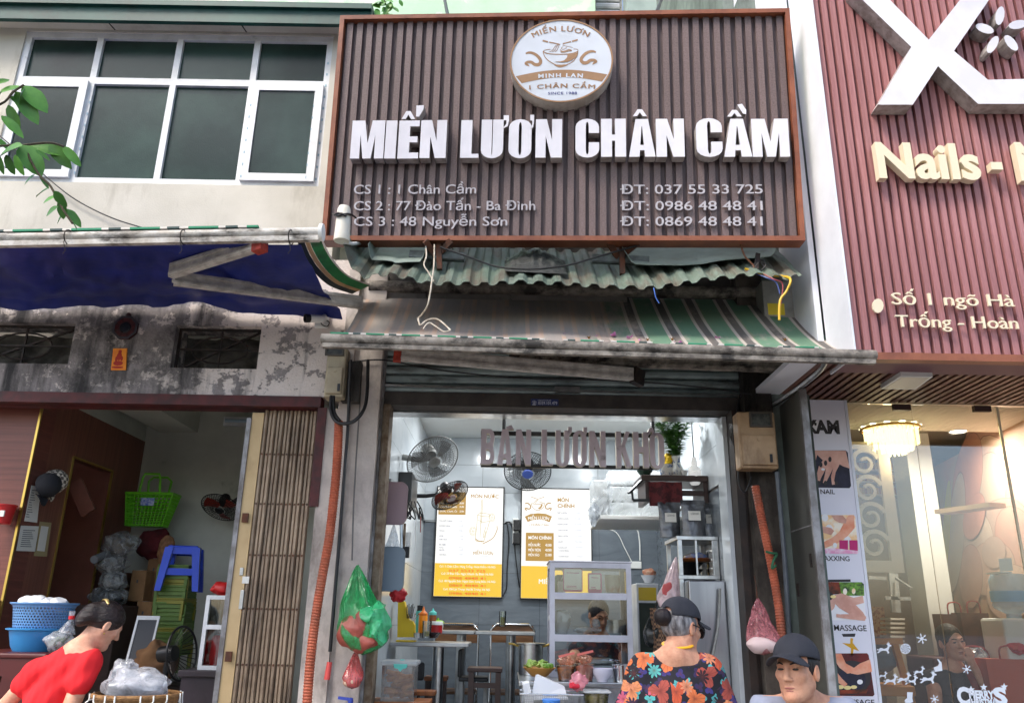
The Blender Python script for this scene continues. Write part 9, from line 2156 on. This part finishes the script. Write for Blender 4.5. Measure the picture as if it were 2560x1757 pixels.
# houses behind and plants
m_mint=M('mint_paint',C(176,206,178),.85,c2=C(164,194,166),s=2,dirt=C(196,198,190),ds=2.6,dlo=.55,dhi=.6,bump=.3,bs=30);m_gg=M('grey_green_render',C(150,166,162),.85,c2=C(136,152,148),s=2,dirt=C(120,130,126),ds=3)
Yh=8.9;zh0,zh1=4.2,13.0
t=T('mint_house','pale mint green house with peeling paint behind the big sign','house',(.5,Yh,0));x0,x1,x2,x3=at(-200,10,Yh).x,at(1488,10,Yh).x,at(1566,10,Yh).x,at(1905,10,Yh).x
MB().box(x0-1.5,x1,Yh,Yh+.3,zci+.5,zh1).build('wall',m_mint,t);MB().box(x1,x2,Yh+.35,Yh+.5,zci+.5,zh1).build('recess_wall',m_pan,t);MB().box(x2,x3,Yh-.1,Yh+.3,zci+.5,zh1).build('rendered_wall',m_gg,t);MB().box(x3,x3+.45,Yh-.12,Yh+.3,zci+.5,zh1).build('corner_strip',m_mint,t)
for k in range(5):z=at(1525,36,Yh).z+.12*k;MB().bar((x1+.03,Yh+.3,z),(x2-.03,Yh+.3,z),.03,.03).build('ladder_rung',m_fgrey,t)
for x in(x1+.03,x2-.03):MB().bar((x,Yh+.3,zci+.6),(x,Yh+.3,zh1-2),.03,.03,(0,1,0)).build('ladder_rail',m_fgrey,t)
t=T('white_clad_house','tall white panel clad house side beside the big sign','house',(2.4,6.6,0));x4=at(1975,100,5.4).x
MB().box(x4-.35,x4+2.6,5.95,9.2,zsf+.35,zh1).build('side_wall',m_div,t);xq=xw1-.02
MB().box(xq-.04,xq-.002,YSF+.39,5.94,zsf+.13,zh1).build('clad_panel',m_pan,t)
m_leaf=M('tree_leaf',C(92,146,56),.42,c2=C(66,118,42),s=9,spec=.5);m_twig=M('twig',C(84,74,54),.85,c2=C(60,54,42),s=8,stretch=(1,1,.3),bump=.8,bs=30,bst=(1,1,.2))
vary(m_leaf,.28);_rl=random.Random(4)
def leaf(base,tip,w=.34,mat=m_leaf,parent=None,name='leaf',curl=.12):
 b,e=Vector(base),Vector(tip);d=e-b;l=d.length;ax=d.normalized();nrm=Vector((_rl.uniform(-.4,.4),-1,_rl.uniform(.2,.9))).normalized();s=ax.cross(nrm).normalized();up=s.cross(ax).normalized()
 mb=MB();vs=[];N_=7;jag=[1+_rl.uniform(-.06,.06)for _ in range(N_+1)]
 for i in range(N_+1):
  tt=i/N_;wd=w*l*.5*(math.sin(math.pi*min(1,tt*.92+.06))**.75)*jag[i]if 0<i<N_ else .002
  p=b+ax*l*tt-up*curl*l*tt*tt
  vs+=[p-s*wd+up*wd*.28,p,p+s*wd+up*wd*.28]
 fs=[]
 for i in range(N_):
  a=i*3;fs+=[(a,a+1,a+4,a+3),(a+1,a+2,a+5,a+4)]
 mb.add(vs,fs);return mb.build(name,mat,parent,True)
Yl=2.7;zz1=lambda x,y,dy=0:at(x*.3762,y*.3762,Yl+dy)
tr=T('street_tree','leafy street tree branch reaching in front of the upper windows','tree',(at(-700,1000,Yl).x,Yl,0));tx=at(-700,1000,Yl).x
LV=[((0,620),(150,560),.5),((150,570),(312,735),.5),((105,610),(250,812),.42),((55,700),(122,862),.4),((10,770),(155,905),.36),((150,968),(-30,1030),.6),((140,965),(275,1160),.6),((190,970),(415,1015),.46),((330,945),(465,1115),.42),((420,975),(535,1100),.4),((40,1030),(90,1160),.45),((100,1030),(150,1165),.4),((0,1040),(15,1160),.45),((232,1165),(150,1222),.4),((262,1170),(328,1250),.4),((320,1255),(230,1298),.4),((365,1310),(275,1342),.36),((360,1270),(440,1375),.5),((385,1375),(295,1430),.42),((398,1330),(425,1455),.5),((435,1410),(370,1480),.55),((445,1390),(540,1505),.42),((480,1480),(522,1535),.45),((20,600),(-60,720),.5),((235,1000),(335,1060),.4),((-20,560),(60,520),.5),((-30,920),(60,990),.5),((60,640),(150,700),.45),((170,580),(110,690),.4)]
for i,(b,e,w)in enumerate(LV):leaf(zz1(*b,.05*math.sin(i)),zz1(*e,.05*math.sin(i)+.03),w,m_leaf,tr)
for pts in([(-900,400),(-300,780),(0,695),(85,615),(160,565)],[(-300,780),(-100,960),(150,966),(200,1060),(262,1165),(330,1230),(385,1330),(430,1410),(482,1485)],[(150,966),(330,950),(425,975)]):MB().tube(spline([zz1(*p)for p in pts],5),.0045,6).build('twig',m_twig,tr,True)
e0=zz1(-900,400);MB().tube(spline([(tx,Yl,0),(tx+.05,Yl,1.5),(tx-.03,Yl,3.0),(tx+.1,Yl,4.4),(tx,Yl,5.6)],6),[.16-.004*i for i in range(25)],12).build('trunk',m_twig,tr,True);MB().tube(spline([(tx+.02,Yl,3.4),((tx+e0.x)/2,Yl,(3.4+e0.z)/2+.1),e0],6),[.05-.0035*i for i in range(13)],8).build('limb',m_twig,tr,True)
rc=random.Random(77);cr=MB();clumps=[(rc.uniform(-6.5,6.0),rc.uniform(-4.5,3.3),rc.uniform(6.3,8.6),rc.uniform(.5,1.1))for _ in range(52)]
for(x,y,z,r_)in clumps:
 for _ in range(120):
  d=Vector((rc.gauss(0,1),rc.gauss(0,1),rc.gauss(0,.6))).normalized()*r_*rc.random()**.4;p=Vector((x,y,z))+d;a=Vector((rc.uniform(-1,1),rc.uniform(-1,1),rc.uniform(-.5,.3))).normalized();s_=a.orthogonal().normalized()*.045;l=rc.uniform(.13,.2)
  cr.add([p,p+a*l*.5+s_,p+a*l,p+a*l*.5-s_],[(0,1,2,3)])
cr.build('crown',m_leaf,tr)
for(x,y,z,r_)in clumps[::2]:MB().tube(spline([(tx,Yl,5.4),(lerp(tx,x,.5),lerp(Yl,y,.5),lerp(5.4,z,.6)),(x,y,z)],4),[.05-.005*i for i in range(9)],6).build('branch',m_twig,tr,True)
def creeper(lab,spots,Y,seed,loc_):
 t=T('creeper',lab,'plant',loc_);rg=random.Random(seed)
 for(px,py,n,sp)in spots:
  for k in range(n):
   b=at(px+rg.uniform(-sp,sp),py+rg.uniform(-sp,sp)*.5,Y);a=rg.uniform(0,6.28);leaf(b,b+Vector((math.cos(a)*.07,-.02,math.sin(a)*.07-.02)),.55,m_leaf,t)
 MB().tube(spline([at(spots[0][0]-30,-60,Y),at(spots[0][0],-10,Y),at(spots[0][0]+10,spots[0][1],Y)],5),.005,6).build('stem',m_twig,t,True)
creeper('green leaves hanging above the top left corner of the big sign',[(955,12,12,26),(985,8,8,22),(962,36,4,8)],5.0,5,at(960,0,5.0));creeper('green leaves peeping over the green eave',[(200,-4,14,60),(330,-4,12,60),(110,-6,6,40)],5.3,6,at(250,0,5.3))
